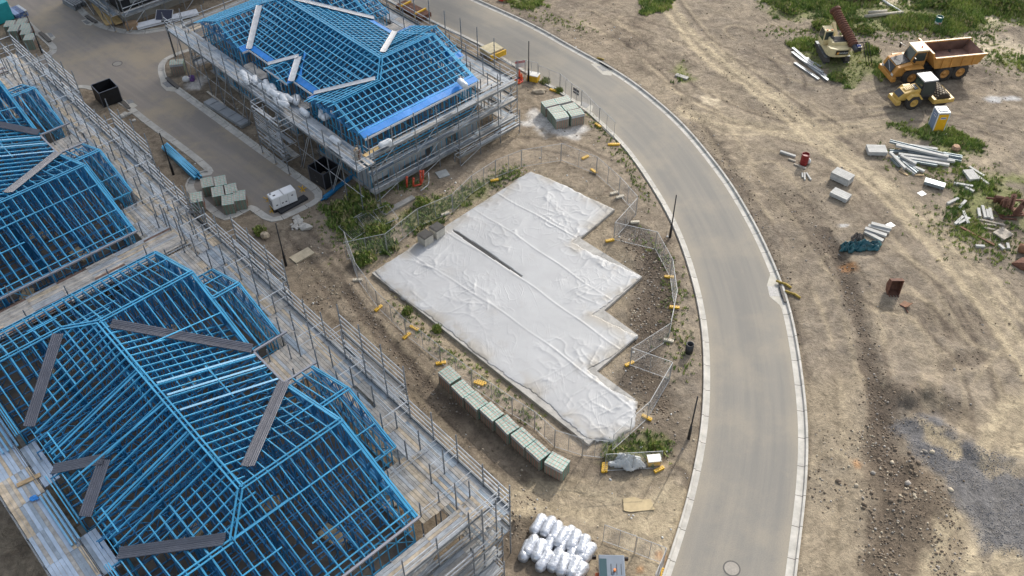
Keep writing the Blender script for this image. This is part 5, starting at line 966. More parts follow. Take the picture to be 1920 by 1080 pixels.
# manholes and drains
def manhole(px, py, lab):
    x, y = G(px, py); r = thing('manhole', lab, 'manhole', (x, y, .0)); ob('ring', MB().lathe((0, 0, 0), [(.55, .004), (.55, .012), (.46, .012), (.46, .006)], 28), M('iron', (.10, .095, .09), .7, .4), r); ob('cover', MB().lathe((0, 0, 0), [(.455, .004), (.455, .014), (.0, .014)], 28), M('manhole_concrete', (.30, .275, .24), .9, n=.15, ns=6), r)
manhole(220, 119.5, 'round manhole cover in the street junction'); manhole(1372, 1066, 'round manhole cover at the bottom of the curved road')
def pit(P, G_, lab, kside):
    q = GP(P); r = thing('drain_pit', lab, 'drain pit', (0, 0, 0)); ob('apron', MB().prism([tuple(p) for p in q], -.05, .008), M('apron_concrete', (.43, .405, .35), .9, n=.15, ns=1.5), r); g = GP(G_); ob('grate', MB().prism([tuple(p) for p in g], .009, .016), M('grate', (.20, .20, .20), .6, .4, n=.3, ns=8), r)
    a, b = GP(kside); ob('inlet', MB().bar((a[0], a[1], .07), (b[0], b[1], .07), .09, .12), DARKV, r)
    d = (b-a)/np.linalg.norm(b-a); nn = np.array([-d[1], d[0]]); cc = q.mean(0); nn = nn if np.dot(nn, (a+b)/2-cc) > 0 else -nn
    ob('lintel', MB().bar((*(a-d*.5+nn*.2), .12), (*(b+d*.5+nn*.2), .12), .38, .1), KM, r)
pit([(1444, 515), (1438, 535), (1443, 556), (1462, 572), (1471, 590), (1453, 520)], [(1439, 537), (1455, 537), (1463, 556), (1444, 555)], 'pale kerb drain pit on the right side of the curved road', [(1461, 540), (1467, 560)])
pit([(1070, 190), (1085, 190), (1112, 198), (1110, 208), (1100, 214), (1084, 202)], [(1092, 190), (1106, 197), (1099, 204), (1088, 197)], 'kerb drain pit by the fence and the six brick packs', [(1081, 197), (1094, 207)])
pit([(300, 148), (316, 150), (332, 164), (326, 172), (312, 170), (302, 160)], [(304, 156), (314, 152), (324, 162), (313, 164)], 'kerb drain pit on the right of the side street below the corner', [(314, 152), (328, 164)])
pit([(228, 186), (246, 190), (258, 198), (250, 203), (238, 200)], [(236, 188), (246, 186), (252, 192), (241, 195)], 'kerb drain pit beside the waste cage at the junction', [(232, 190), (242, 200)])
pit([(152, 38), (160, 36), (176, 44), (170, 48), (160, 46)], [(155, 40), (162, 38), (170, 43), (163, 46)], 'kerb drain pit at the far north corner', [(163, 35), (174, 42)]); pit([(84, 62), (96, 62), (104, 70), (98, 76)], [(88, 62), (96, 62), (101, 68), (95, 71)], 'kerb drain pit at the corner by the far left pole', [(82, 64), (94, 75)])
pit([(1108, 120), (1122, 118), (1150, 134), (1146, 142), (1130, 140)], [(1118, 124), (1130, 124), (1140, 132), (1130, 134)], 'kerb drain pit on the far side of the curved road bend', [(1124, 118), (1140, 128)])
# --- insulation rolls
FOIL = M('foil_wrap', (.54, .56, .60), .28, .55, n=.12, ns=6, bump=.9, bs=7); FIL2 = M('white_wrap', (.58, .60, .62), .4, .1, n=.1, ns=4, bump=.6, bs=6)
def roll_mesh(L=1.35, r=.33, seed=1):
    rs = np.random.RandomState(seed); mb = MB(); n = 16; m = 9; prof = []
    for i in range(m+1): x = (i/m-.5)*L; prof.append((x, r*(1-.35*abs(2*i/m-1)**9)))
    ph = rs.rand(6)*6
    for i, (x, rr) in enumerate(prof):
        for k in range(n): a = 2*math.pi*k/n; q = rr*(1+.05*math.sin(3*a+ph[0]+x*4)+.035*math.sin(5*a+ph[1]-x*7)+.03*rs.uniform(-1, 1)); mb.v.append((x, q*math.cos(a), q*math.sin(a)))
    for i in range(m):
        for k in range(n): mb.f.append([i*n+k, i*n+(k+1) % n, (i+1)*n+(k+1) % n, (i+1)*n+k]); mb.m.append(0)
    mb.f += [list(range(n)), list(range(m*n, (m+1)*n))]; mb.m += [0, 0]; return mb
rms = [roll_mesh(1.55, .36, seed=i).mesh('insulation_roll', FOIL) for i in range(5)]; rmw = [roll_mesh(1.3, .3, seed=i+9).mesh('insulation_roll', FIL2) for i in range(3)]
for m_ in rms+rmw:
    for p in m_.polygons: p.use_smooth = True
def roll(i, px, py, z, rz, lab, grp, white=False, ry=0.):
    x, y = G(px, py, z); o = bpy.data.objects.new('insulation_roll', (rmw if white else rms)[i % (3 if white else 5)]); COL.objects.link(o); o.location = (x, y, z); o.rotation_euler = (i*1.3, ry, rz); return tag(o, lab, 'insulation roll', grp)
ry_ = yaw((997, 1003), (1014, 966), .4)
RP = [(860, 380, .35), (945, 400, .35), (1015, 445, .35), (1062, 490, .45), (1165, 515, .4), (1242, 560, .4), (1282, 625, .33), (798, 560, .4), (868, 600, .4), (915, 690, .42), (1015, 690, .45), (1072, 722, .5), (1165, 745, .5), (1215, 795, .4), (1110, 480, .3), (950, 560, .3), (1050, 590, .3), (760, 600, .33), (1140, 650, .3), (1220, 690, .3)]
for i, (a, b, z) in enumerate(RP): roll(i, 820+a/4.55, 900+b/4.55, z, ry_+random.uniform(-.2, .2), 'silver foil wrapped insulation roll in the heap on the dirt at the bottom', 'silver rolls heaped at the bottom')
zt = 5.25
for i, (a, b) in enumerate(((458, 140), (468, 147), (478, 150), (462, 150), (495, 163), (505, 170), (515, 176), (512, 166), (525, 178), (532, 186), (541, 184), (520, 188), (530, 195), (500, 158))): roll(i, a, b, zt+.1+(.3 if i % 3 == 0 else 0), AN+1.57+random.uniform(-.5, .5), 'white wrapped insulation roll in the row on the street side deck', 'white rolls along the scaffold deck', True)
for a, b, z, rz, l in ((556, 187, 5.3, AN+.9, 'standing at the gablet corner of the scaffold deck'), (571, 211, 5.2, AN+1.5, 'lying alone halfway along the street side deck'), (614, 217, 5.4, AN+.2, 'with a brown end leaning on the eave above the street side deck'), (629, 263, 5.15, AN+1.57, 'on the street side deck near the corner cage'), (722, 269, 5.35, AN+.0, 'large and white on the front deck below the bright blue eave'), (867, 156, 6.75, AN+1.4, 'lying on the roof battens above the bright blue eave'), (603, 212, 5.2, AN+.9, 'between two others beside the middle of the street side deck')): roll(int(a), a, b, z, rz, 'white insulation roll '+l, None, True)
q = G(669, 288, 5.6); r = thing('scrap_cage', 'tall wire cage of timber offcuts on the scaffold corner deck', 'wire cage', (q[0], q[1], 4.95), AN); mb = MB()
for a in range(8): t = a*math.pi/4; mb.bar((.4*math.cos(t), .4*math.sin(t), 0), (.4*math.cos(t), .4*math.sin(t), 1.2), .02)
for z in (.05, .4, .8, 1.2):
    for a in range(8): t = a*math.pi/4; t2 = t+math.pi/4; mb.bar((.4*math.cos(t), .4*math.sin(t), z), (.4*math.cos(t2), .4*math.sin(t2), z), .02)
ob('wire_frame', mb, GALV, r)
for i in range(7): ob('offcut', MB().box((random.uniform(-.15, .15), random.uniform(-.15, .15), .5+random.random()*.3), (.12, .25, .9), rz=i, rx=.2), random.choice([TIM, OLDT, RUST]), r)
one('plywood_sheet', 'tan plywood offcut on the front deck beside the wire cage', 'plywood', MB().box((0, 0, .03), (1.9, .5, .05)), M('tan_ply', (.52, .36, .16)), (*G(698, 283, 5.05), 4.99), AN+.1)
# --- corner by the warning sign
r = thing('warning_sign', 'red and white danger sign on the fence at the scaffold corner', 'sign', at(975, 142), yaw((960, 150), (985, 146))); ob('board', MB().box((0, -.06, 1.35), (1.1, .02, .8)), WHT, r); ob('red_band', MB().box((0, -.075, 1.6), (1.06, .01, .24)), M('sign_red', (.5, .03, .03), .5), r); ob('lettering', text_mb('DANGER', .2, Matrix.Translation((0, -.09, 1.6)) @ Matrix.Rotation(math.pi/2, 4, 'X')), WHT, r)
r = thing('site_banner', 'small black and white banner hung on the kerb fence', 'banner', at(1075, 187), yaw((1071, 187), (1090, 199))); ob('board', MB().box((.4, -.06, 1.5), (.85, .02, .28)).box((.4, -.06, 1.13), (.85, .02, .2)), M('banner_dark', (.05, .05, .06), .6), r); ob('stripe', MB().box((.4, -.065, 1.31), (.85, .02, .1)), WHT, r)
for a, b, l in ((974, 146, 'taller'), (978, 150, 'shorter')):
    r = thing('traffic_cone', f'{l} orange traffic cone under the warning sign', 'traffic cone', at(a, b), 0, 'orange cones at the corner'); ob('cone', MB().lathe((0, 0, 0), [(.17, .03), (.04, .95 if l == 'taller' else .7), (0, .95 if l == 'taller' else .7)], 14), M('cone_orange', (.75, .10, .02), .5), r, True); ob('base', MB().box((0, 0, .02), (.45, .45, .05)), BLK, r)
for i, (a, b) in enumerate(((967, 155), (972, 157), (966, 158), (975, 155))): one('hose_reel', 'red and orange coiled bundle on the ground at the scaffold corner', 'coil', MB().lathe((0, 0, .1), [(.28, -.08), (.36, 0), (.28, .1), (.18, 0), (.28, -.08)], 14), [M('coil_red', (.55, .04, .03), .5), M('cone_orange', (.75, .10, .02)), YEL, M('coil_red', (.55, .04, .03))][i], at(a, b), i, 'coils at the scaffold corner', True)
r = bundle('tube_rack', 'yellow ended rack of pale battens beside the scaffold and curved road', 'rack', (913, 98), (931, 110), 2.0, .5, 12, 1, M('batten_pale', (.55, .47, .3), .8, n=.2), z0=.4, part='batten'); ob('end_rail', MB().box((1.2, 0, .5), (.15, 2.1, .6)), YEL, r)
r = bundle('beam_stack', 'stack of dark brown beams with yellow clamps behind the battened house', 'beams', (752, 14), (800, 38), 1.6, .5, 4, 2, RUST, z0=.3, part='beam'); 
for x in (-1.4, 1.2): ob('clamp', MB().box((x, 0, .6), (.18, 1.8, .7)), YEL, r)
# --- tarps
def tarp(px, py, rx, ry, h, mat, name, lab, seed, rz=0., smooth=False):
    rs = np.random.RandomState(seed); n = 44; mb = MB(); xs = np.linspace(-1, 1, n); X, Y = np.meshgrid(xs, xs, indexing='ij'); rr = np.hypot(X, Y); ang = np.arctan2(Y, X); lim = .72+.28*_vn[seed % 8](ang*1.1+7, ang*0+seed)+.12*np.sin(ang*5+seed)
    f1 = (1-np.abs(2*fbm(X*2+seed, Y*2, .9, 3, seed % 5)-1))**3; z = h*np.clip(1-(rr/lim)**2, 0, 1)**.7*(.25+1.1*f1)+.03; keep = rr < lim; id_ = -np.ones((n, n), int); id_[keep] = np.arange(keep.sum()); mb.v = [(x*rx, y*ry, zz) for x, y, zz in zip(X[keep], Y[keep], z[keep])]
    for i in range(n-1):
        for j in range(n-1):
            q = [id_[i, j], id_[i+1, j], id_[i+1, j+1], id_[i, j+1]]
            if min(q) >= 0: mb.f.append(q); mb.m.append(0)
    o = ob(name, mb, mat, None, True, loc=at(px, py), rz=rz); o.modifiers.new('t', 'SOLIDIFY').thickness = .02; return tag(o, lab, 'tarp')
tarp(1177, 872, 1.5, .85, .75, M('tarp_white', (.58, .57, .54), .5, n=.25, ns=1.2, c2=(.40, .45, .48)), 'crumpled_tarp', 'crumpled white and blue tarp behind the fence panel near the bottom', 3, -.1)
tarp(1592, 468, 1.2, .7, .7, M('tarp_teal', (.012, .10, .125), .35, n=.5, ns=2.5), 'crumpled_tarp', 'crumpled dark teal tarp heap on the right dirt, left part', 5, .5); tarp(1622, 466, 1.5, .75, .65, M('tarp_teal', (.012, .10, .125)), 'crumpled_tarp', 'crumpled dark teal tarp heap on the right dirt, right part', 6, .1); tarp(1607, 452, .8, .6, .6, M('tarp_grey', (.12, .10, .085), .9, n=.4, ns=3), 'crumpled_tarp', 'grey brown sacking behind the dark teal tarp heap', 12, .6)

# --- loose lengths on the west decks of the nearest house
LBL = M('blue_light', (.20, .42, .60), .35, .2)
def on_deck(name, u0, v0, u1, v1, z, w, h, n, gap, mat, lab, cat, grp=None):
    a = UV_(OB, u0, v0); b = UV_(OB, u1, v1); L = math.dist(a, b)
    r = thing(name, lab, cat, ((a[0]+b[0])/2, (a[1]+b[1])/2, z), math.atan2(b[1]-a[1], b[0]-a[0]), grp)
    for i in range(n): ob('length', MB().box((random.uniform(-.15, .15), (i-(n-1)/2)*gap, h/2), (L, w, h)), mat, r)
on_deck('steel_bundle', -.55, 14.2, -.55, 18.7, 5.08, .13, .12, 3, .24, LBL, 'three light blue steel channels on the deck in front of the small gable', 'steel bundle'); on_deck('steel_bundle', -.7, 4.6, -.7, 9.4, 5.08, .13, .12, 4, .3, LBL, 'four light blue steel channels on the deck at the left edge', 'steel bundle'); on_deck('steel_bundle', -.5, 25.2, -.4, 28.6, 5.08, .13, .12, 3, .22, LBL, 'light blue steel channels on the deck at the bottom edge', 'steel bundle')
on_deck('flashing_bundle', -1.15, 21.2, -1.75, 22.9, 5.08, .09, .07, 5, .11, FLASH, 'short grey flashing offcuts on the blue grey sheet deck', 'flashing'); on_deck('timber_plank', -1.5, 12.4, -.1, 12.6, 5.06, .3, .08, 1, .3, TIM, 'tan timber plank across the deck beside the dark eave corner', 'plank')
a = UV_(OB, -1.1, 14.0); one('rag', 'small crumpled blue rag on the sheet deck at the left', 'rag', MB().blob((0, 0, .08), (.25, .2, .12), 3, 2, .35), WRAP, (a[0], a[1], 5.06))
# ------------------------------------------------------------------ machines on the open ground
DOR = M('dumper_orange', (.50, .24, .055), .5, n=.22, ns=1.5); CAT_ = M('roller_yellow', (.56, .36, .09), .5, n=.2, ns=1.5); CRM = M('rig_cream', (.60, .50, .28), .5, n=.15, ns=1.5); ROOFP = M('cab_roof', (.58, .46, .28), .5, n=.1); GLASS = M('cab_glass', (.02, .035, .035), .08, spec=.8); TYRE = M('tyre', (.045, .04, .035), .9, n=.35, ns=5, bump=.3); HUB = M('hub_orange', (.42, .20, .05), .6, n=.3, ns=5); CHAR = M('charcoal_paint', (.035, .037, .042), .4, n=.15); BODY = M('dump_rust', (.16, .09, .065), .7, n=.4, ns=1.2)
def wheel(par, x, y, r, w, hub=HUB):
    t = ob('wheel', MB().lathe((0, 0, 0), [(r*.55, -w*.5), (r*.9, -w*.5), (r, -w*.36), (r, w*.36), (r*.9, w*.5), (r*.55, w*.5)], 28, 'Y'), TYRE, par, True, loc=(x, y, r)); mb = MB()
    for i in range(22): a = 2*math.pi*i/22; mb.box((math.cos(a)*r*1.0, (w*.22)*(1 if i % 2 else -1), math.sin(a)*r*1.0), (r*.11, w*.5, r*.09), ry=-a)
    ob('tread', mb, TYRE, t); s_ = -1 if y < 0 else 1
    ob('rim', MB().lathe((0, 0, 0), [(r*.56, s_*w*.42), (r*.5, s_*w*.47), (r*.42, s_*w*.3), (r*.2, s_*w*.3), (r*.18, s_*w*.4), (0, s_*w*.4)], 20, 'Y'), hub, t, True)
def glazed(par, P, y0, y1, mat):      # cab: side outline in x,z; frame with dark glass set proud on each face
    ob('cab_frame', MB().extr(P, y0, y1), mat, par); c = np.mean(P, axis=0); Q = [tuple(c+(np.array(p)-c)*.86) for p in P]
    for y in (y0-.012, y1-.004): ob('side_window', MB().extr(Q, y, y+.016), GLASS, par)
# articulated dumper
a0 = G(1768, 138, .93); a1 = G(1796, 135, .93); hd = math.atan2(*(a0-a1)[::-1]); fw = np.array([math.cos(hd), math.sin(hd)]); sd2 = np.array([-fw[1], fw[0]])
mid = (a0+a1)/2; O = mid+sd2*(-1.25 if np.dot(sd2, mid) < 0 else 1.25)*(1 if np.dot(sd2, mid) > 0 else -1); sgn = -1
# the near side is the one facing the camera: put the axle centre one half track farther away
far_ = sd2 if np.dot(sd2, mid) > 0 else -sd2; O = mid+far_*1.25
d = thing('dump_truck', 'large orange articulated dump truck with an empty rusty tray', 'dump truck', (O[0], O[1], T(*O)-.03), hd)
for x in (-.88, .88):
    for y in (-1.25, 1.25): wheel(d, x, y, .93, .68)
fr = math.radians(6); tz = 4.5
for y in (-1.25, 1.25): wheel(d, 4.6, y+.1, .93, .68)
ob('chassis', MB().box((.2, 0, 1.15), (5.6, .9, .5)).box((3.9, .05, 1.1), (3.2, .8, .5)).cyl((2.4, 0, .9), (2.4, 0, 1.6), .4, 12), CHAR, d)
P = [(-3.1, 2.75), (-3.0, 1.75), (-1.0, 1.65), (2.2, 1.7), (2.95, 3.45), (2.7, 3.5), (2.1, 2.95), (-.5, 2.95)]
for y, s_ in ((-1.55, -1), (1.55, 1)): ob('tray_side', MB().extr([(-3.1, 2.85), (-2.5, 1.75), (2.2, 1.7), (2.6, 2.9)], y-.05, y+.05), DOR, d); ob('tray_rim', MB().bar((-3.15, y+s_*.06, 2.9), (2.6, y+s_*.06, 2.95), .2, .16), DOR, d)
ob('tray_floor', MB().extr([(-3.1, 2.7), (-2.5, 1.75), (2.2, 1.7), (2.25, 1.82), (-2.45, 1.87), (-3.05, 2.8)], -1.5, 1.5), BODY, d); ob('tray_front', MB().extr([(2.15, 1.7), (2.3, 1.7), (3.05, 3.55), (2.85, 3.55)], -1.6, 1.6), DOR, d); ob('tray_lining', MB().extr([(-2.95, 2.84), (-2.45, 1.9), (2.1, 1.85), (2.5, 2.88)], 1.44, 1.5).extr([(-2.95, 2.84), (-2.45, 1.9), (2.1, 1.85), (2.5, 2.88)], -1.5, -1.44), BODY, d)
for x in (-1.8, -.6, .6, 1.6):
    for y in (-1.63, 1.63): ob('tray_rib', MB().box((x, y, 2.25), (.14, .1, 1.0)), DOR, d)
ob('cab', MB().extr([(3.1, 1.5), (3.1, 3.3), (3.25, 3.45), (4.35, 3.45), (4.75, 2.5), (4.75, 1.5)], -.75, .85), DOR, d, bevel=.04); ob('cab_roof', MB().extr([(3.05, 3.44), (3.05, 3.62), (4.5, 3.62), (4.5, 3.44)], -.85, .95), ROOFP, d, bevel=.05)
ob('windscreen', MB().bar((4.40, .05, 3.38), (4.80, .05, 2.5), 1.4, .03, up=Vector((1, 0, .4))), GLASS, d); ob('side_window', MB().extr([(3.25, 2.35), (3.25, 3.3), (4.3, 3.3), (4.6, 2.4)], -.775, -.76).extr([(3.25, 2.35), (3.25, 3.3), (4.3, 3.3), (4.6, 2.4)], .86, .875), GLASS, d)
ob('engine_hood', MB().extr([(4.7, 1.0), (4.7, 2.35), (6.2, 2.05), (6.55, 1.3), (6.55, 1.0)], -1.2, 1.3), DOR, d, bevel=.08); ob('hood_top', MB().bar((4.72, .05, 2.40), (6.2, .05, 2.10), 1.5, .05), CHAR, d); ob('grille', MB().bar((6.3, .05, 2.0), (6.63, .05, 1.28), 1.5, .05, up=Vector((1, 0, .45))), CHAR, d); ob('grille_bar', MB().bar((6.38, -.5, 1.95), (6.63, .6, 1.38), .06, .04), GALV, d)
ob('bumper', MB().box((6.5, .05, .8), (.5, 3.0, .5)), DOR, d, bevel=.08); ob('fender', MB().box((4.6, -1.25, 1.98), (2.0, .75, .1)).box((4.6, 1.35, 1.98), (2.0, .75, .1)), DOR, d, bevel=.03); ob('side_vent', MB().box((5.3, -1.22, 1.6), (.6, .05, .6)), CHAR, d)
for y in (-.95, 1.05): ob('headlight', MB().box((6.58, y, 1.2), (.06, .35, .22)), WHT, d)
for y in (-1.5, 1.6): ob('mirror', MB().box((4.9, y, 3.0), (.1, .25, .5)).bar((4.7, y*.6, 3.2), (4.9, y, 3.2), .04), BLK, d)
ob('exhaust_stack', MB().cyl((2.95, -.9, 1.6), (2.95, -.9, 3.2), .1, 10), DKST, d); ob('beacon', MB().cyl((3.6, .3, 3.6), (3.6, .3, 3.8), .07, 8), M('cone_orange', (.75, .10, .02)), d)
# compactor roller with padded drum
a0 = G(1711, 193, .75); a1 = G(1760, 187, .75); hd = math.atan2(*(a1-a0)[::-1]); fw = np.array([math.cos(hd), math.sin(hd)]); far_ = np.array([-fw[1], fw[0]]); far_ = far_ if np.dot(far_, a0) > 0 else -far_; O = a0+far_*.8+fw*1.55
d = thing('road_roller', 'yellow roller with a studded steel drum, dark cab and pale roof', 'roller', (O[0], O[1], T(*O)-.03), hd)
for y in (-.8, .8): wheel(d, -1.55, y, .8, .58, M('hub_yellow', (.5, .30, .07), .6))
t = ob('drum', MB().lathe((0, 0, 0), [(0, -1.05), (.72, -1.05), (.72, 1.05), (0, 1.05)], 32, 'Y'), M('drum_steel', (.07, .055, .045), .6, .5, n=.3, ns=4), d, loc=(1.6, 0, .76)); mb = MB()
for j in range(7):
    for i in range(18): a = 2*math.pi*(i+.5*(j % 2))/18; mb.box((.77*math.cos(a), -.9+j*.3, .77*math.sin(a)), (.13, .13, .13), ry=-a)
ob('drum_pad', mb, M('pad_pale', (.34, .28, .2), .7), t)
ob('drum_frame', MB().box((2.55, 0, .75), (.3, 2.5, .45)).box((.62, 0, .8), (.35, 2.5, .5)).box((1.6, -1.2, .75), (2.2, .2, .38)).box((1.6, 1.2, .75), (2.2, .2, .38)), CAT_, d, bevel=.03); ob('articulation', MB().box((.1, 0, .85), (1.0, .7, .5)), CHAR, d)
ob('engine_hood', MB().extr([(-3.1, .95), (-3.1, 1.35), (-2.6, 1.75), (-.9, 2.1), (-.9, .9)], -.62, .62), CAT_, d, bevel=.08); ob('fender', MB().extr([(-2.4, 1.3), (-2.0, 1.72), (-1.2, 1.72), (-.75, 1.2), (-.9, 1.15), (-1.3, 1.6), (-1.95, 1.6), (-2.3, 1.25)], -1.12, -.5).extr([(-2.4, 1.3), (-2.0, 1.72), (-1.2, 1.72), (-.75, 1.2), (-.9, 1.15), (-1.3, 1.6), (-1.95, 1.6), (-2.3, 1.25)], .5, 1.12), CAT_, d)
ob('rear_bumper', MB().box((-3.15, 0, .8), (.5, 1.7, .45)), CAT_, d, bevel=.06); ob('radiator_grille', MB().bar((-3.14, 0, 1.36), (-2.66, 0, 1.78), 1.0, .04, up=Vector((-1, 0, 1))), CHAR, d)
mb = MB()
for i in range(6): x = -2.3+i*.16; mb.box((x, .1, 1.84+(x+2.6)*.2), (.06, .6, .06))
ob('hood_vent', mb, M('vent_cream', (.62, .47, .2), .5), d); M4 = Matrix.Translation((-1.35, -.02, 2.05)) @ Matrix.Rotation(-.2, 4, 'Y') @ Matrix.Rotation(-math.pi/2, 4, 'Z'); ob('badge', MB().box((-1.35, 0, 2.03), (.42, .9, .02), ry=-.2), CHAR, d); ob('lettering', text_mb('CAT', .36, M4, .006), WHT, d)
ob('cab_frame', MB().extr([(-.95, 1.2), (-.85, 2.95), (.35, 2.95), (.6, 1.9), (.45, 1.1)], -.72, .72), CHAR, d, bevel=.03); Q = [(-.82, 1.5), (-.75, 2.85), (.28, 2.85), (.48, 1.95), (.38, 1.4)]; ob('side_window', MB().extr(Q, -.74, -.725).extr(Q, .725, .74), GLASS, d); ob('rear_window', MB().bar((-.99, 0, 1.9), (-.89, 0, 2.85), 1.2, .02, up=Vector((-1, 0, 0))), GLASS, d)
ob('cab_roof', MB().box((-.25, 0, 3.02), (1.55, 1.6, .14)), M('roof_pale', (.42, .42, .42), .5), d, bevel=.04)
# drilling rig on tracks
a0 = G(1547, 122); a1 = G(1529, 92); hd = math.atan2(*(a1-a0)[::-1]); fw = np.array([math.cos(hd), math.sin(hd)]); rt = np.array([fw[1], -fw[0]]); O = (a0+a1)/2+rt*1.15
d = thing('drilling_rig', 'cream tracked drilling rig carrying a long rusty auger over its side', 'drilling rig', (O[0], O[1], T(*O)-.02), hd)
for y in (-1.1, 1.1):
    ob('track', MB().extr([(-1.9, .35), (-1.6, .05), (1.6, .05), (1.9, .35), (1.6, .82), (-1.6, .82)], y-.28, y+.28), M('track_steel', (.07, .062, .055), .8, .3, n=.4, ns=6), d, bevel=.05); mb = MB()
    for i in range(22): mb.box((-1.65+i*.157, y, .83), (.07, .58, .05)).box((-1.65+i*.157, y, .04), (.07, .58, .05))
    ob('track_shoes', mb, DKST, d)
ob('undercarriage', MB().box((0, 0, .65), (2.0, 1.6, .5)).cyl((0, 0, .8), (0, 0, 1.05), .7, 16), CHAR, d); ob('platform', MB().box((-.1, 0, 1.2), (3.0, 2.5, .3)), CRM, d, bevel=.04)
ob('counterweight', MB().prism([(-1.2, -1.3), (-1.9, -1.15), (-2.15, -.6), (-2.2, 0), (-2.15, .6), (-1.9, 1.15), (-1.2, 1.3)], 1.06, 2.0), CRM, d, bevel=.06); ob('engine_cover', MB().box((-.6, -.15, 1.95), (1.4, 1.9, .75)), CRM, d, bevel=.05); ob('engine_top', MB().box((-.7, -.2, 2.35), (1.0, 1.5, .1)).box((-.3, .5, 2.4), (.4, .3, .2)), CHAR, d)
ob('sign_board', MB().box((-2.215, -.1, 1.62), (.03, 1.35, .5)), BLK, d); ob('lettering', text_mb('mondom', .3, Matrix.Translation((-2.24, -.22, 1.6)) @ Matrix.Rotation(-math.pi/2, 4, 'Z') @ Matrix.Rotation(math.pi/2, 4, 'X'), .005), WHT, d); ob('emblem', MB().prism([(0, 0), (.14, .3), (.2, .1), (.3, .32), (.24, 0)], 0, .01), M('emblem_orange', (.7, .32, .04), .5), d).matrix_local = Matrix.Translation((-2.24, .5, 1.47)) @ Matrix.Rotation(-math.pi/2, 4, 'Z') @ Matrix.Rotation(math.pi/2, 4, 'X')
Pc = [(0.0, 1.35), (.0, 3.0), (1.15, 3.0), (1.5, 2.1), (1.4, 1.35)]; ob('cab_frame', MB().extr(Pc, .3, 1.28), CRM, d, bevel=.05); Q = [(.12, 1.8), (.12, 2.9), (1.08, 2.9), (1.38, 2.1), (1.3, 1.75)]; ob('side_window', MB().extr(Q, 1.28, 1.295), GLASS, d); ob('rear_window', MB().box((-.012, .8, 2.4), (.02, .8, .9)), GLASS, d); ob('windscreen', MB().bar((1.17, .8, 2.95), (1.5, .8, 2.15), .85, .03, up=Vector((1, 0, .4))), GLASS, d); ob('roof_light', MB().box((.1, .55, 3.05), (.12, .16, .12)).box((.1, 1.05, 3.05), (.12, .16, .12)), M('lamp_orange', (.7, .2, .04), .5), d)
ob('boom', MB().bar((.9, -.5, 1.5), (2.5, -.5, 2.5), .35, .5), CRM, d)
A = Vector((2.5, -.35, 4.0)); B = Vector((-1.9, -1.35, 2.2)); mb = MB().cyl(A, B, .40, 16); n_ = 17; ax_ = (B-A).normalized()
for i in range(n_): p = A+(B-A)*(i+.5)/n_; mb.cyl(p-ax_*.035, p+ax_*.035, .52, 16)
ob('auger', mb, RUST, d); ob('auger_flange', MB().cyl(A-ax_*.12, A+ax_*.12, .6, 16), RUST, d); ob('drill_motor', MB().cyl(B, B+ax_*.7, .3, 12).box(B+ax_*.5+Vector((0, -.3, .1)), (.4, .4, .5)), CHAR, d); ob('blue_hose_drum', MB().cyl(B+ax_*.3+Vector((0, -.5, .1)), B+ax_*.3+Vector((0, -.1, .1)), .28, 14), M('hose_blue', (.02, .05, .25), .4), d)
for k in range(3): ob('hydraulic_hose', MB().tube([B+Vector((0, -.2-.1*k, .3)), B+Vector((-.5, -.6-.3*k, .7)), B+Vector((-1.0, -1.0-.3*k, -.6)), B+Vector((-.9, -1.6-.3*k, -2.0))], .035, 6), BLK, d)
# telehandler at the bottom edge
q = G(1147, 1066, 2.5); hd = math.radians(-92); d = thing('telehandler', 'orange machine with a dark grey cab roof and amber beacon at the bottom edge', 'telehandler', (q[0], q[1], T(*q)), hd); TO = M('machine_orange', (.62, .13, .04), .5, n=.1)
ob('cab_frame', MB().box((0, 0, 1.7), (1.5, 1.45, 1.5)), CHAR, d, bevel=.06); ob('cab_roof', MB().box((0, 0, 2.5), (1.6, 1.55, .12)), M('roof_slate', (.12, .15, .19), .45, n=.08), d, bevel=.05); ob('roof_window', MB().box((.05, -.52, 2.565), (1.15, .42, .02)), M('roof_glass', (.025, .06, .07), .1), d); ob('beacon', MB().cyl((.25, .15, 2.56), (.25, .15, 2.74), .08, 10), M('lamp_orange', (.7, .2, .04)), d)
for y in (-.05, .28, .55): ob('roof_rib', MB().box((.15, y, 2.57), (.7, .03, .02)), BLK, d)
for z in (.9, 1.9): ob('side_window', MB().box((0, .735, z), (1.2, .02, .7)).box((0, -.735, z), (1.2, .02, .7)), GLASS, d)
ob('body', MB().box((1.7, 0, .75), (4.2, 1.8, .7)).box((2.4, .3, 1.2), (1.4, 1.2, .4)), TO, d, bevel=.06); ob('boom', MB().bar((.4, -1.1, 1.4), (3.6, -1.1, 1.2), .35, .45), TO, d); ob('mirror', MB().box((-.9, .95, 1.9), (.1, .25, .35)).box((-.9, -1.0, 2.0), (.1, .25, .35)), BLK, d)
for x in (.35, 2.9):
    for y in (-.95, .95): wheel(d, x, y, .55, .4, TO)
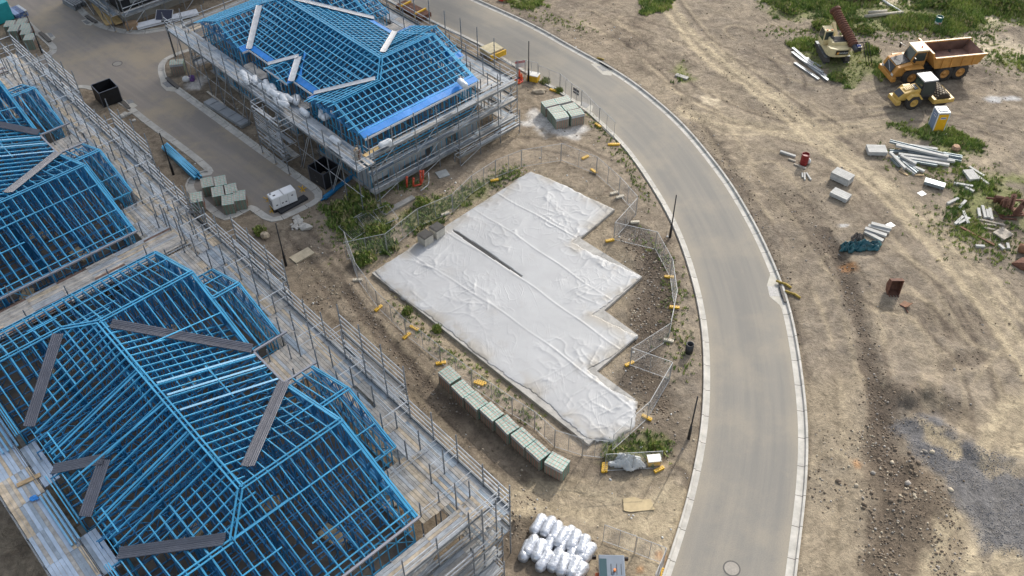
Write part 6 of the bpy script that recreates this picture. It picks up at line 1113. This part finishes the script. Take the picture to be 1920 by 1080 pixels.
# portable toilet
f0 = G(1745, 250); f1 = G(1770, 249); hd = math.atan2(*(f1-f0)[::-1]); c = (f0+f1)/2+np.array([-math.sin(hd), math.cos(hd)])*.58; d = thing('portable_toilet', 'yellow and grey portable toilet with a white roof on a patch of grass', 'portable toilet', (c[0], c[1], T(*c)), hd); TB = M('toilet_grey', (.17, .22, .32), .5, n=.05); TY = M('toilet_yellow', (.72, .38, .015), .45, n=.05)
ob('cabin', MB().box((0, 0, 1.1), (1.12, 1.12, 2.1)), TB, d, bevel=.04); ob('door', MB().box((0, -.57, 1.08), (.98, .03, 1.95)), TY, d); ob('roof', MB().box((0, 0, 2.2), (1.2, 1.2, .14)).box((0, 0, 2.3), (.8, .8, .1)), WHT, d, bevel=.04); ob('base', MB().box((0, 0, .06), (1.2, 1.2, .12)), BLK, d)
for x in (-.55, .55):
    for y in (-.57, .57): ob('corner_post', MB().box((x, y, 1.12), (.08, .08, 2.1)), WHT, d)
ob('door_sign', MB().box((.05, -.59, 1.62), (.55, .012, .22)), WHT, d); ob('door_sign_band', MB().box((.05, -.6, 1.64), (.48, .01, .09)), M('sign_blue', (.03, .08, .3), .5), d); ob('side_sign', MB().box((-.57, 0, 1.7), (.012, .5, .3)), WHT, d); ob('side_sign_band', MB().box((-.58, 0, 1.72), (.01, .42, .12)), M('sign_blue', (.03, .08, .3)), d)
one('step_board', 'white board lying at the foot of the portable toilet', 'board', MB().box((0, 0, .05), (.9, .25, .08)), WHT, at(1772, 254), -.3)
# drums, gas bottle, bucket, stump
def drum(px, py, m_, lab, band=None, r_=.3, h=.9):
    d = thing('steel_drum', lab, 'drum', at(px, py)); ob('barrel', MB().lathe((0, 0, 0), [(0, .02), (r_, .02), (r_, .28), (r_*1.04, .3), (r_, .32), (r_, .58), (r_*1.04, .6), (r_, .62), (r_, h), (r_*.95, h), (r_*.95, h-.15), (0, h-.15)], 20), m_, d)
    if band: ob('label_band', MB().lathe((0, 0, 0), [(r_*1.01, .36), (r_*1.015, .38), (r_*1.015, .56), (r_*1.01, .57)], 20), WHT, d); ob('label_mark', MB().box((.02, -r_*1.03, .47), (.22, .02, .1)), M('coil_red', (.55, .04, .03)), d)
    return d
drum(1506, 309, M('drum_red', (.22, .012, .012), .5, n=.3, ns=3), 'dark red open steel drum on the dirt with a gas bottle beside it', None, .36, 1.15); drum(1756, 51, M('drum_teal', (.012, .11, .10), .45, n=.15), 'teal and white steel drum standing in the grass at the top', True, .38, 1.15)
one('gas_bottle', 'small white gas bottle beside the dark red drum', 'gas bottle', MB().lathe((0, 0, 0), [(0, 0), (.18, .02), (.2, .2), (.17, .36), (.06, .42), (.06, .5), (0, .5)], 14), WHT, at(1515, 308), 0, None, True)
d = thing('digger_bucket', 'rusty digger bucket with teeth standing on the right dirt', 'digger bucket', at(1674, 555), yaw((1664, 556), (1684, 556))); Pb = [(.0, .0), (-.55, .1), (-.75, .6), (-.55, 1.35), (-.1, 1.5), (-.1, 1.42), (-.48, 1.28), (-.65, .6), (-.48, .18), (0, .08)]
b_ = MB().extr(Pb, -.45, .45); o = ob('shell', b_, RUST, d); o.rotation_euler.z = -math.pi/2; side = [(.0, .0), (-.55, .1), (-.75, .6), (-.55, 1.35), (-.1, 1.5)]; o = ob('side_plate', MB().extr(side, -.5, -.45).extr(side, .45, .5), RUST, d); o.rotation_euler.z = -math.pi/2
for i in range(4): ob('tooth', MB().box((-.36+i*.24, -.1, .03), (.09, .3, .08)), RUST, d)
one('rust_plate', 'curved rusty plate lying beside the digger bucket', 'plate', MB().extr([(0, 0), (.25, .02), (.5, .12), (.7, .3), (.68, .34), (.48, .17), (.25, .07), (0, .05)], -.35, .35), M('rust_light', (.20, .10, .055), .8, n=.35, ns=3), at(1690, 570), -.9)
one('rust_strip', 'thin curved rusty strip beside the digger bucket', 'strip', MB().tube([(0, 0, .05), (.4, -.1, .08), (.75, -.5, .05)], .05, 6), RUST, at(1687, 575), -.6)
one('tree_stump', 'cut tree stump on the grass below the toilet', 'stump', MB().blob((0, 0, .22), (.42, .38, .3), 2, 2, .1).lathe((0, 0, .42), [(.3, .06), (0, .07)], 12), M('stump_wood', (.38, .24, .15), .9, n=.4, ns=4), at(1790, 283), 0)
one('rust_pipe', 'thick rusty pipe end at the right edge of the photo', 'pipe', MB().cyl((0, 0, .4), (2.5, -1.0, .4), .4, 16), M('rust_light', (.20, .10, .055)), at(1907, 473), 0, None, True)
one('mound_rust', 'rust coloured mound at the right edge below the rusty pipe', 'mound', MB().blob((0, 0, .1), (1.2, .8, .5), 5, 2, .2), RUST, at(1926, 500), 0)
for i, (a, b, c_, e_, h0, h1, l) in enumerate(((1880, 397, 1888, 372, .3, 1.9, 'leftmost leaning'), (1890, 400, 1902, 366, .3, 2.4, 'tallest leaning'), (1900, 408, 1915, 388, .3, 2.0, 'rightmost leaning'), (1908, 400, 1924, 376, .3, 1.6, 'hindmost leaning'), (1846, 378, 1882, 375, .35, .4, 'flat lying'))):
    p = Vector((*G(a, b), h0+T(*G(a, b)))); x, y = G(c_, e_, h1); q = Vector((x, y, h1)); mb = MB().cyl(p, q, .09, 8); dr = (q-p).normalized(); nn = 9
    for k in range(nn): pp = p+(q-p)*(k+.6)/nn if i < 4 else p+(q-p)*(.5+.5*(k/nn)); mb.cyl(pp-dr*.02, pp+dr*.02, .24 if i < 4 else .33, 12)
    one('rusty_auger', f'{l} rusty auger of the heap at the right edge', 'auger', mb, RUST, (0, 0, 0), 0, 'rusty augers at the right edge')
r = thing('auger_stand', 'rusty steel stand holding the leaning augers at the right edge', 'stand', at(1894, 402)); mb = MB()
for p, q in (((-1, -.4, .15), (1, -.4, .15)), ((-1, .5, .15), (1, .5, .15)), ((-1, -.4, .15), (-1, .5, .15)), ((1, -.4, .15), (1, .5, .15)), ((-.9, .5, .1), (-.9, .5, 1.1)), ((.9, .5, .1), (.9, .5, 1.1)), ((-.9, .5, 1.1), (.9, .5, 1.1))): mb.bar(p, q, .14)
ob('frame', mb, RUST, r); ob('plate', MB().box((0, .05, .25), (1.7, .7, .06)), RUST, r)
# ------------------------------------------------------------------ loose beams, posts and packs on the right
PALE = M('pale_sleeper', (.40, .395, .375), .8, n=.15, ns=2); CHAN = M('channel_grey', (.27, .31, .33), .5, .4, n=.2)
qz = lambda X, Y: (1440+X/4, 250+Y/4)
def beam(a, b, w, h, mat, lab, grp, cat='beam', nm='loose_beam', z=0., flange=False):
    A = G(*a); B = G(*b); l = np.linalg.norm(B-A); c = (A+B)/2; mb = MB()
    if flange: mb.box((0, 0, h/2), (l, w, .05)).box((0, -w/2, h/2), (l, .04, h)).box((0, w/2, h/2), (l, .04, h))
    else: mb.box((0, 0, h/2), (l, w, h))
    return one(nm, lab, cat, mb, mat, (c[0], c[1], T(*c)+z), math.atan2(*(B-A)[::-1]), grp)
lg = 'pale beams in the long pile below the toilet'
for i, (x0, y0, x1, y1, m_, z) in enumerate(((900, 95, 1340, 205, 1, .3), (945, 130, 1335, 218, 0, .42), (970, 182, 1390, 236, 0, .2), (1050, 220, 1260, 256, 1, .1), (1020, 203, 1350, 258, 0, .12), (1060, 108, 1262, 138, 0, .05), (1180, 180, 1440, 228, 1, .15), (1300, 188, 1442, 214, 1, .3), (1000, 130, 1300, 190, 1, .1), (1040, 160, 1320, 205, 1, .18), (910, 150, 1100, 150, 1, .02), (1010, 120, 1200, 125, 1, .02))): beam(qz(x0, y0), qz(x1, y1), .3, .22, (PALE, CHAN)[m_], 'long pale beam in the big loose pile below the toilet', lg, z=z, flange=m_ == 1)
for i, (x0, y0, x1, y1, m_, z) in enumerate(((905, 170, 1020, 290, 0, .2), (922, 200, 985, 265, 1, .0), (960, 190, 1110, 312, 1, .1), (985, 200, 1098, 262, 0, .3), (1005, 235, 1165, 305, 0, .1), (1020, 262, 1100, 318, 0, .0))): beam(qz(x0, y0), qz(x1, y1), .28, .2, (PALE, CHAN)[m_], 'short pale beam fanned out at the left end of the big loose pile', 'fanned beams of the big pile', z=z, flange=m_ == 1)
beam(qz(980, 290), qz(1045, 325), .2, .1, TIM, 'short timber offcut below the big loose pile', None, 'timber', 'timber_offcut'); beam(qz(1095, 322), qz(1165, 322), .2, .1, TIM, 'flat timber offcut at the tip of the fanned beams', None, 'timber', 'timber_offcut')
def stackp(name, X0, Y0, X1, Y1, w, h, cols, rows, mat, lab, z0=.08): return bundle(name, lab, 'beam pack', qz(X0, Y0), qz(X1, Y1), w, h, cols, rows, mat, z0=z0, part='sleeper')
stackp('beam_pack', 735, 148, 876, 152, 1.2, .42, 5, 2, PALE, 'pack of pale beams lying left of the big loose pile'); stackp('beam_pack', 480, 330, 612, 392, 1.1, .75, 5, 3, PALE, 'tall double pack of pale beams in the middle of the dirt'); stackp('beam_pack', 475, 458, 598, 515, 1.0, .4, 4, 2, PALE, 'low pack of pale beams just below the tall double pack'); stackp('beam_pack', 1165, 382, 1315, 425, .7, .35, 3, 1, CHAN, 'grey channel pack on timber bearers below the big loose pile', .12); stackp('beam_pack', 1485, 300, 1540, 372, .95, .3, 5, 1, PALE, 'small flat pack of pale posts right of the big pile'); stackp('slatted_pallet', 1712, 745, 1795, 800, 1.3, .14, 9, 1, OLDT, 'grey slatted timber pallet at the lower right pile', .15)
og = 'pale posts scattered at the right'
for x0, y0, x1, y1, l in ((1340, 542, 1420, 502, 'lone pale post in the grass left of the rusty augers'), (1425, 575, 1475, 520, 'thin pale post leaning in the grass left of the rusty augers'), (1395, 697, 1455, 640, 'left crossed pale post below the grass'), (1420, 690, 1505, 650, 'right crossed pale post below the grass'), (1458, 598, 1495, 690, 'underlying pale post of the crossed heap'), (1550, 858, 1617, 862, 'short pale block at the lower end of the long timber'), (1725, 845, 1765, 880, 'left small pale block below the slatted pallet'), (1788, 838, 1798, 878, 'right small pale block below the slatted pallet'), (1502, 266, 1612, 335, 'long pale post across the top of the small flat pack'), (1535, 312, 1645, 395, 'long pale post below the small flat pack'), (1390, 388, 1530, 412, 'upper pale post above the lone posts'), (1475, 418, 1537, 450, 'lower pale post above the lone posts'), (88, 150, 202, 188, 'pale post beside the dark red drum'), (1570, 580, 1580, 640, 'first standing row post left of the augers'), (1600, 560, 1622, 650, 'raised post in the row left of the augers'), (1635, 590, 1645, 650, 'third row post left of the augers'), (1655, 578, 1672, 660, 'last row post left of the augers')): beam(qz(x0, y0), qz(x1, y1), .24, .2, PALE, l, og, 'post', 'loose_post')
for x0, y0, x1, y1, l, m_ in ((1440, 715, 1690, 850, 'long dark timber lying below the crossed posts', RUST), (1570, 655, 1770, 700, 'upper loose plank above the slatted pallet', OLDT), (1620, 692, 1705, 702, 'middle loose plank above the slatted pallet', OLDT), (1612, 718, 1700, 735, 'lower loose plank above the slatted pallet', OLDT), (150, 203, 205, 222, 'short timber left of the dark red drum', OLDT), (192, 240, 282, 275, 'timber below the dark red drum', OLDT), (1700, 560, 1750, 650, 'brown plank leaning beside the rusty augers', RUST), (1750, 650, 1860, 655, 'rusty rail at the foot of the auger stand', RUST)): beam(qz(x0, y0), qz(x1, y1), .2, .12, m_, l, None, 'timber', 'loose_timber')
for x0, y0, x1, y1, l in ((254, 308, 256, 342, 'left'), (271, 308, 273, 360, 'middle'), (285, 308, 318, 360, 'right')): beam(qz(x0, y0), qz(x1, y1), .14, .14, PALE, f'{l} short white stake below the dark red drum', 'white stakes by the drum', 'stake', 'stake')
tg = 'pale beams by the teal tarp'
for x0, y0, x1, y1, l, z in ((765, 705, 915, 742, 'topmost', .2), (745, 712, 905, 758, 'second', .05), (720, 735, 880, 790, 'third', .08), (720, 752, 855, 822, 'lowest', .0)): beam(qz(x0, y0), qz(x1, y1), .36, .22, PALE, f'{l} pale beam of the fan beside the dark teal tarp', tg, z=z)
for x, y, l in ((915, 697, 'small white sheet above the beams by the teal tarp'), (1150, 461, 'small white sheet alone on the tracked dirt')): one('white_sheet', l, 'sheet', MB().box((0, 0, .03), (.65, .55, .02)), WHT, at(*qz(x, y)), .5)
sg = 'steel channels beside the drilling rig'
for a, b, z in (((1485, 94), (1548, 148), .1), ((1484, 102), (1551, 155), .05), ((1489, 121), (1534, 152), .02), ((1500, 117), (1541, 142), .14), ((1512, 112), (1546, 152), .02), ((1496, 107), (1538, 128), .0)): beam(a, b, .22, .16, GALV, 'grey steel channel lying beside the drilling rig', sg, 'steel channel', 'steel_channel', z, True)
for a, b, l in (((1620, 36), (1691, 29), 'longer'), ((1627, 29), (1661, 27), 'shorter')): A = G(*a); B = G(*b); one('log', f'{l} pale log lying in the grass at the top', 'log', MB().cyl((*A, .25+T(*A)), (*B, .25+T(*B)), .2, 10), M('log_grey', (.36, .33, .27), .9, n=.2), (0, 0, 0), 0, 'logs in the grass', True)
A = [G(*p) for p in ((1642, -4), (1662, 10), (1690, 27))]; one('pipe', 'thin white pipe lying in the grass at the top edge', 'pipe', MB().tube([(*p, T(*p)+.12) for p in A], .12, 8), WHT, (0, 0, 0), 0, None, True)
for a, b, l in ((1592, 2, 'left'), (1622, 2, 'right')): one('tree_stump', f'{l} large dark uprooted stump at the top edge', 'stump', MB().blob((0, 0, .5), (1.1, .9, .9), a, 2, .35), M('dark_wood', (.10, .055, .035), .95, n=.4, ns=3), at(a, b), 0, 'uprooted stumps')
one('kerb_slab', 'grey slab lying in the grass tuft right of the road bend', 'slab', MB().box((0, 0, .1), (1.4, .5, .15)), CONC, at(1278, 147), -.6)
for a, b, l in ((1470, 536, 'upper'), (1487, 555, 'lower')): one('yellow_hose', f'{l} dull yellow coil beside the right kerb pit', 'coil', MB().tube([(-.5, .5, .1), (-.2, .15, .14), (.1, -.05, .12), (.35, -.5, .1)], .1, 8), M('coil_yellow', (.30, .21, .04), .8, n=.4), at(a, b), .2, None, True)
one('yellow_hose', 'dull yellow coil behind the far road bend', 'coil', MB().tube([(-.5, .5, .1), (-.2, .15, .14), (.1, -.05, .12)], .1, 8), M('coil_yellow', (.30, .21, .04)), at(1130, 115), .2, None, True)
one('orange_bag', 'red and purple bundle on the dirt beyond the road at the top', 'bundle', MB().blob((0, 0, .2), (.9, .4, .3), 5, 2, .3), M('coil_red', (.55, .04, .03)), at(948, 2), .3)
# ------------------------------------------------------------------ grass, weeds and stones
def scatter(name, protos, P, S_, R_, mats, midx, kind='stuff', parent=None, tilt=None):
    """protos: list of (verts, tris); every instance is real mesh"""
    vs = []; fs = []; ms = []; base = 0; which = np.arange(len(P)) % len(protos)
    for k, (V, F) in enumerate(protos):
        I = np.where(which == k)[0]
        if not len(I): continue
        c, s = np.cos(R_[I])[:, None], np.sin(R_[I])[:, None]; sc = S_[I][:, None] if S_.ndim == 1 else None
        X = V[None, :, 0]*sc; Y = V[None, :, 1]*sc; Zz = V[None, :, 2]*sc; A = np.stack([X*c-Y*s+P[I, 0:1], X*s+Y*c+P[I, 1:2], Zz+P[I, 2:3]], -1)
        vs.append(A.reshape(-1, 3)); f = F[None]+(np.arange(len(I))*len(V))[:, None, None]+base; fs.append(f.reshape(-1, 3)); ms.append(np.repeat(midx[I], len(F))); base += len(I)*len(V)
    V = np.concatenate(vs).astype(np.float32); F = np.concatenate(fs).astype(np.int32); me = bpy.data.meshes.new(name); me.vertices.add(len(V)); me.vertices.foreach_set('co', V.ravel()); me.loops.add(F.size); me.loops.foreach_set('vertex_index', F.ravel()); me.polygons.add(len(F)); me.polygons.foreach_set('loop_start', np.arange(0, F.size, 3, dtype=np.int32))
    for m in mats: me.materials.append(m)
    me.polygons.foreach_set('material_index', np.concatenate(ms).astype(np.int32)); me.update(); me.validate(); o = bpy.data.objects.new(name, me); COL.objects.link(o)
    if kind: o['kind'] = kind
    if parent: o.parent = parent
    return o
def tuft(seed, n=9, h=.3, spread=.22, w=.05):
    r = np.random.RandomState(seed); V = []; F = []
    for i in range(n):
        a = r.rand()*6.28; d = r.rand()*spread; x, y = d*math.cos(a), d*math.sin(a); hh = h*r.uniform(.5, 1.2); l = r.uniform(.1, .8)*hh; b = r.rand()*6.28; ww = w*r.uniform(.6, 1.5)
        k = len(V); V += [(x-ww*math.sin(b), y+ww*math.cos(b), 0), (x+ww*math.sin(b), y-ww*math.cos(b), 0), (x+l*math.cos(b), y+l*math.sin(b), hh)]; F.append((k, k+1, k+2))
    return np.array(V), np.array(F)
GR = [M('grass_a', (.19, .26, .05), .8, n=.2, ns=.3), M('grass_b', (.30, .34, .085), .8, n=.2, ns=.3), M('grass_c', (.11, .17, .036), .8, n=.2, ns=.3), M('grass_dry', (.42, .37, .18), .85, n=.2, ns=.3)]
XY = []; HS = []
for gi, P in enumerate(GRASS):
    Q = GP(P); lo = Q.min(0)-2; hi = Q.max(0)+2; ar = np.prod(hi-lo); n = int(min(48000, ar*(26 if gi != 4 else 26))); p = lo+rng.rand(n, 2)*(hi-lo); vis = (p[:, 1] < 112) & (np.abs(p[:, 0]) < 66); p = p[vis]
    sd_ = sdist(p[:, 0], p[:, 1], Q)+4.5*(fbm(p[:, 0], p[:, 1], 2.5, 4, 3)-.5)+2*(fbm(p[:, 0], p[:, 1], .8, 3, 5)-.5); thick = sstep(.35, .6, fbm(p[:, 0], p[:, 1], 3.5, 3, 2)); dens = .25+.75*thick
    if gi in (8, 9, 10, 11, 5, 3): dens *= .28
    if gi == 7: dens *= .5
    keep = (sd_ > -.3) & (rng.rand(len(p)) < dens); XY.append(p[keep]); HS.append(.55+.9*thick[keep]*(1.3 if gi in (0, 1, 7) else .8))
# sparse weeds along the slab, verges and kerbs
for Pl, n, w in (([(745, 570), (830, 655), (930, 730), (1010, 790)], 260, 1.2), ([(1090, 190), (1150, 270), (1190, 330), (1215, 380)], 200, 1.0), ([(1205, 450), (1255, 500), (1275, 600), (1275, 700)], 200, 1.4), ([(760, 440), (860, 370), (970, 320)], 420, 1.3), ([(620, 400), (680, 470)], 250, 2.5), ([(1840, 90), (1920, 130)], 300, 3.), ([(1780, 420), (1890, 470)], 500, 3.0), ([(1690, 300), (1820, 330)], 350, 2.5), ([(1140, 845), (1235, 845)], 90, .8), ([(690, 360), (790, 345)], 200, .9), ([(1440, 60), (1700, 70), (1860, 70)], 500, 1.5), ([(960, 10), (1100, 60)], 120, 1.5)):
    P = resample(GP(Pl), .5); i = rng.randint(len(P), size=n); XY.append(P[i]+rng.randn(n, 2)*w*.5); HS.append(np.full(n, .55)+.3*rng.rand(n))
XY = np.concatenate(XY); HS = np.concatenate(HS); ok = ~inside(XY[:, 0], XY[:, 1], ROAD) & ~inside(XY[:, 0], XY[:, 1], STREET) & (sdist(XY[:, 0], XY[:, 1], SLAB) < -.2); XY = XY[ok]; HS = HS[ok]
def TZ(XY): return np.concatenate([terrain_z(c[:, 0], c[:, 1]) for c in np.array_split(XY, max(1, len(XY)//20000))])
z = TZ(XY); hue = fbm(XY[:, 0], XY[:, 1], 2.2, 3, 1)+.18*rng.randn(len(XY)); mi = np.where(hue > .62, 1, np.where(hue < .42, 2, 0)); mi[rng.rand(len(mi)) < .1] = 3; sh_ = (XY[:, 0] < -5) & (XY[:, 1] < 72); mi[sh_] = rng.choice([2, 2, 2, 0, 3], sh_.sum())  # left tufts mostly take the darkest green, painting in the shade there
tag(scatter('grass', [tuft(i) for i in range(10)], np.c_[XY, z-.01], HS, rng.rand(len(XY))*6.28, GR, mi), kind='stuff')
# bushes with leaves through their whole volume
def bush(px, py, r, h, lab, seed, dark=True):
    rs = np.random.RandomState(seed); root = thing('weed_bush', lab, 'bush', at(px, py), 0, 'weed bushes'); n = int(230*r*r+120); d = rs.randn(n, 3); d /= np.linalg.norm(d, axis=1)[:, None]; rad = rs.rand(n)**.45*(.7+.5*_vn[seed % 8](d[:, 0]*2+9, d[:, 1]*2+seed)); P = d*rad[:, None]*np.array([r, r, h*.55]); P[:, 2] = np.abs(P[:, 2]+h*.35)
    o = scatter('foliage', [tuft(100+i, 6, .26, .12, .06) for i in range(6)], P, rs.uniform(.6, 1.3, n), rs.rand(n)*6.28, GR, rs.choice([2, 2, 0, 1, 3] if dark else [0, 1, 1, 3, 2], n), None, root)
    mb = MB()
    for k in range(5): a = rs.rand()*6.28; mb.cyl((0, 0, 0), (r*.6*math.cos(a), r*.6*math.sin(a), h*.6), .02, 5)
    ob('stem', mb, M('stem_brown', (.09, .06, .035), .9), root)
for i, (a, b, r, h, l) in enumerate(((640, 402, 1.0, .9, 'dark bush at the left edge of the weed patch'), (668, 375, 1.1, .9, 'dark bush below the scaffold brace'), (655, 428, .8, .7, 'bush in the middle of the weed patch'), (690, 402, .9, .8, 'brownish bush beside the concrete strip'), (705, 440, 1.1, .9, 'bush behind the fence near the lidded boxes'), (680, 492, 1.0, .9, 'dark bush inside the fence corner'), (725, 395, .6, .6, 'bush at the end of the concrete strip'), (790, 385, .7, .6, 'bush in the grass strip along the upper fence'), (490, 440, .55, .7, 'lone bush beside the tan boulder'), (765, 586, .4, .35, 'small green bush on the sand beside the slab'), (820, 620, .4, .3, 'dull bush on the sand beside the slab'), (1230, 842, .45, .4, 'dark bush behind the crumpled tarp'), (1145, 860, .4, .4, 'dark bush left of the crumpled tarp'), (1540, 55, 1.2, .8, 'leafy bush at the foot of the rig auger tip'), (1480, 22, 1.3, .8, 'leafy bush at the left of the top grass'), (1620, 62, 1.0, .6, 'leafy bush beside the logs'), (1570, 150, .9, .6, 'leafy bush in front of the drilling rig'), (1880, 400, .8, .6, 'leafy bush beside the auger stand'), (1900, 20, 2.2, 1.6, 'large dark bush in the top right corner'), (1850, 8, 1.8, 1.2, 'dark bush next to the top right corner'), (1815, 48, .9, .7, 'leafy bush beside the pale sand at the top'), (1760, 12, 1.6, 1.0, 'leafy bush behind the teal drum'), (1022, 155, .5, .5, 'small bush at the kerb near the yellow box'), (1047, 172, .5, .45, 'second small bush at the kerb near the flat rock'))): bush(a, b, r, h, l, i+3, i % 3 != 1)
# loose stones and clods
def rock_proto(seed):
    r = np.random.RandomState(seed); bm = bmesh.new(); bmesh.ops.create_icosphere(bm, subdivisions=1, radius=1); V = np.array([v.co for v in bm.verts])*np.array([1, r.uniform(.6, 1), r.uniform(.45, .8)])*(1+.3*r.uniform(-1, 1, (len(bm.verts), 1))); F = np.array([[v.index for v in f.verts] for f in bm.faces]); bm.free(); return V, F
SM = [M('clod_brown', (.16, .122, .086), .95, n=.25, ns=2), M('stone_grey', (.30, .27, .235), .9, n=.25, ns=2), M('stone_pale', (.42, .36, .27), .95, n=.2, ns=2), M('stone_blue', (.13, .132, .142), .9, n=.2, ns=2), M('scrap_white', (.5, .5, .48), .7)]
PP = []; SS = []; MM = []
def add_st(P, s0, s1, mats):
    PP.append(P); SS.append(s0+(s1-s0)*rng.rand(len(P))**3); MM.append(rng.choice(mats, len(P)))
for P in ROCKY:
    Q = GP(P); lo = Q.min(0); hi = Q.max(0); n = int(np.prod(hi-lo)*45); p = lo+rng.rand(n, 2)*(hi-lo); k = (sdist(p[:, 0], p[:, 1], Q) > -1.2*rng.rand(n)) & (fbm(p[:, 0], p[:, 1], 1.6, 3, 4) > .38); add_st(p[k], .015, .11, [0, 0, 0, 0, 0, 1, 2])
for P in GRAVEL:
    Q = GP(P); lo = Q.min(0); hi = Q.max(0); n = int(np.prod(hi-lo)*95); p = lo+rng.rand(n, 2)*(hi-lo); k = (sdist(p[:, 0], p[:, 1], Q)+2.*(fbm(p[:, 0], p[:, 1], 2.5, 4, 3)-.5) > -.3*rng.rand(n)) & (fbm(p[:, 0], p[:, 1], 1.5, 3, 2) < .6); add_st(p[k], .02, .05, [3, 3, 3, 1])
for P, w, s in DARK: Q = resample(GP(P), .3); i = rng.randint(len(Q), size=int(len(Q)*9*s)); add_st(Q[i]+rng.randn(len(i), 2)*w*.8, .02, .11, [0, 0, 0, 0, 1])
p = np.c_[rng.uniform(-30, 62, 9000), rng.uniform(27, 105, 9000)]; k = fbm(p[:, 0], p[:, 1], 5, 4, 2) > .5; add_st(p[k], .025, .11, [0, 0, 1, 2])
for a, b, n, s in ((1740, 662, 0, 0), (1745, 945, 1, .45), (1760, 955, 1, .4), (1700, 875, 14, .3), (1625, 920, 8, .25), (1690, 880, 10, .25), (1560, 830, 60, .1), (1545, 915, 70, .1), (1350, 880, 5, .05), (940, 985, 60, .14), (985, 960, 40, .1), (560, 480, 40, .12), (600, 560, 60, .12), (690, 590, 40, .1)):
    q = G(a, b); add_st(q+rng.randn(n, 2)*1.1, s*.5, s+.01, [0, 1, 2, 0])
p = np.c_[rng.uniform(-32, 14, 700), rng.uniform(30, 95, 700)]; add_st(p, .03, .13, [4])
P = np.concatenate(PP); s_ = np.concatenate(SS); m_ = np.concatenate(MM); ok = ~inside(P[:, 0], P[:, 1], ROAD) & (sdist(P[:, 0], P[:, 1], STREET) < -.5) & (np.minimum(pl_dist(P[:, 0], P[:, 1], RL), pl_dist(P[:, 0], P[:, 1], RR)) > .7) & (sdist(P[:, 0], P[:, 1], SLAB) < -.15); P = P[ok]; s_ = s_[ok]; m_ = m_[ok]
tag(scatter('loose_stones', [rock_proto(i) for i in range(9)], np.c_[P, TZ(P)+s_*.15], s_, rng.rand(len(P))*6.28, SM, m_), kind='stuff')
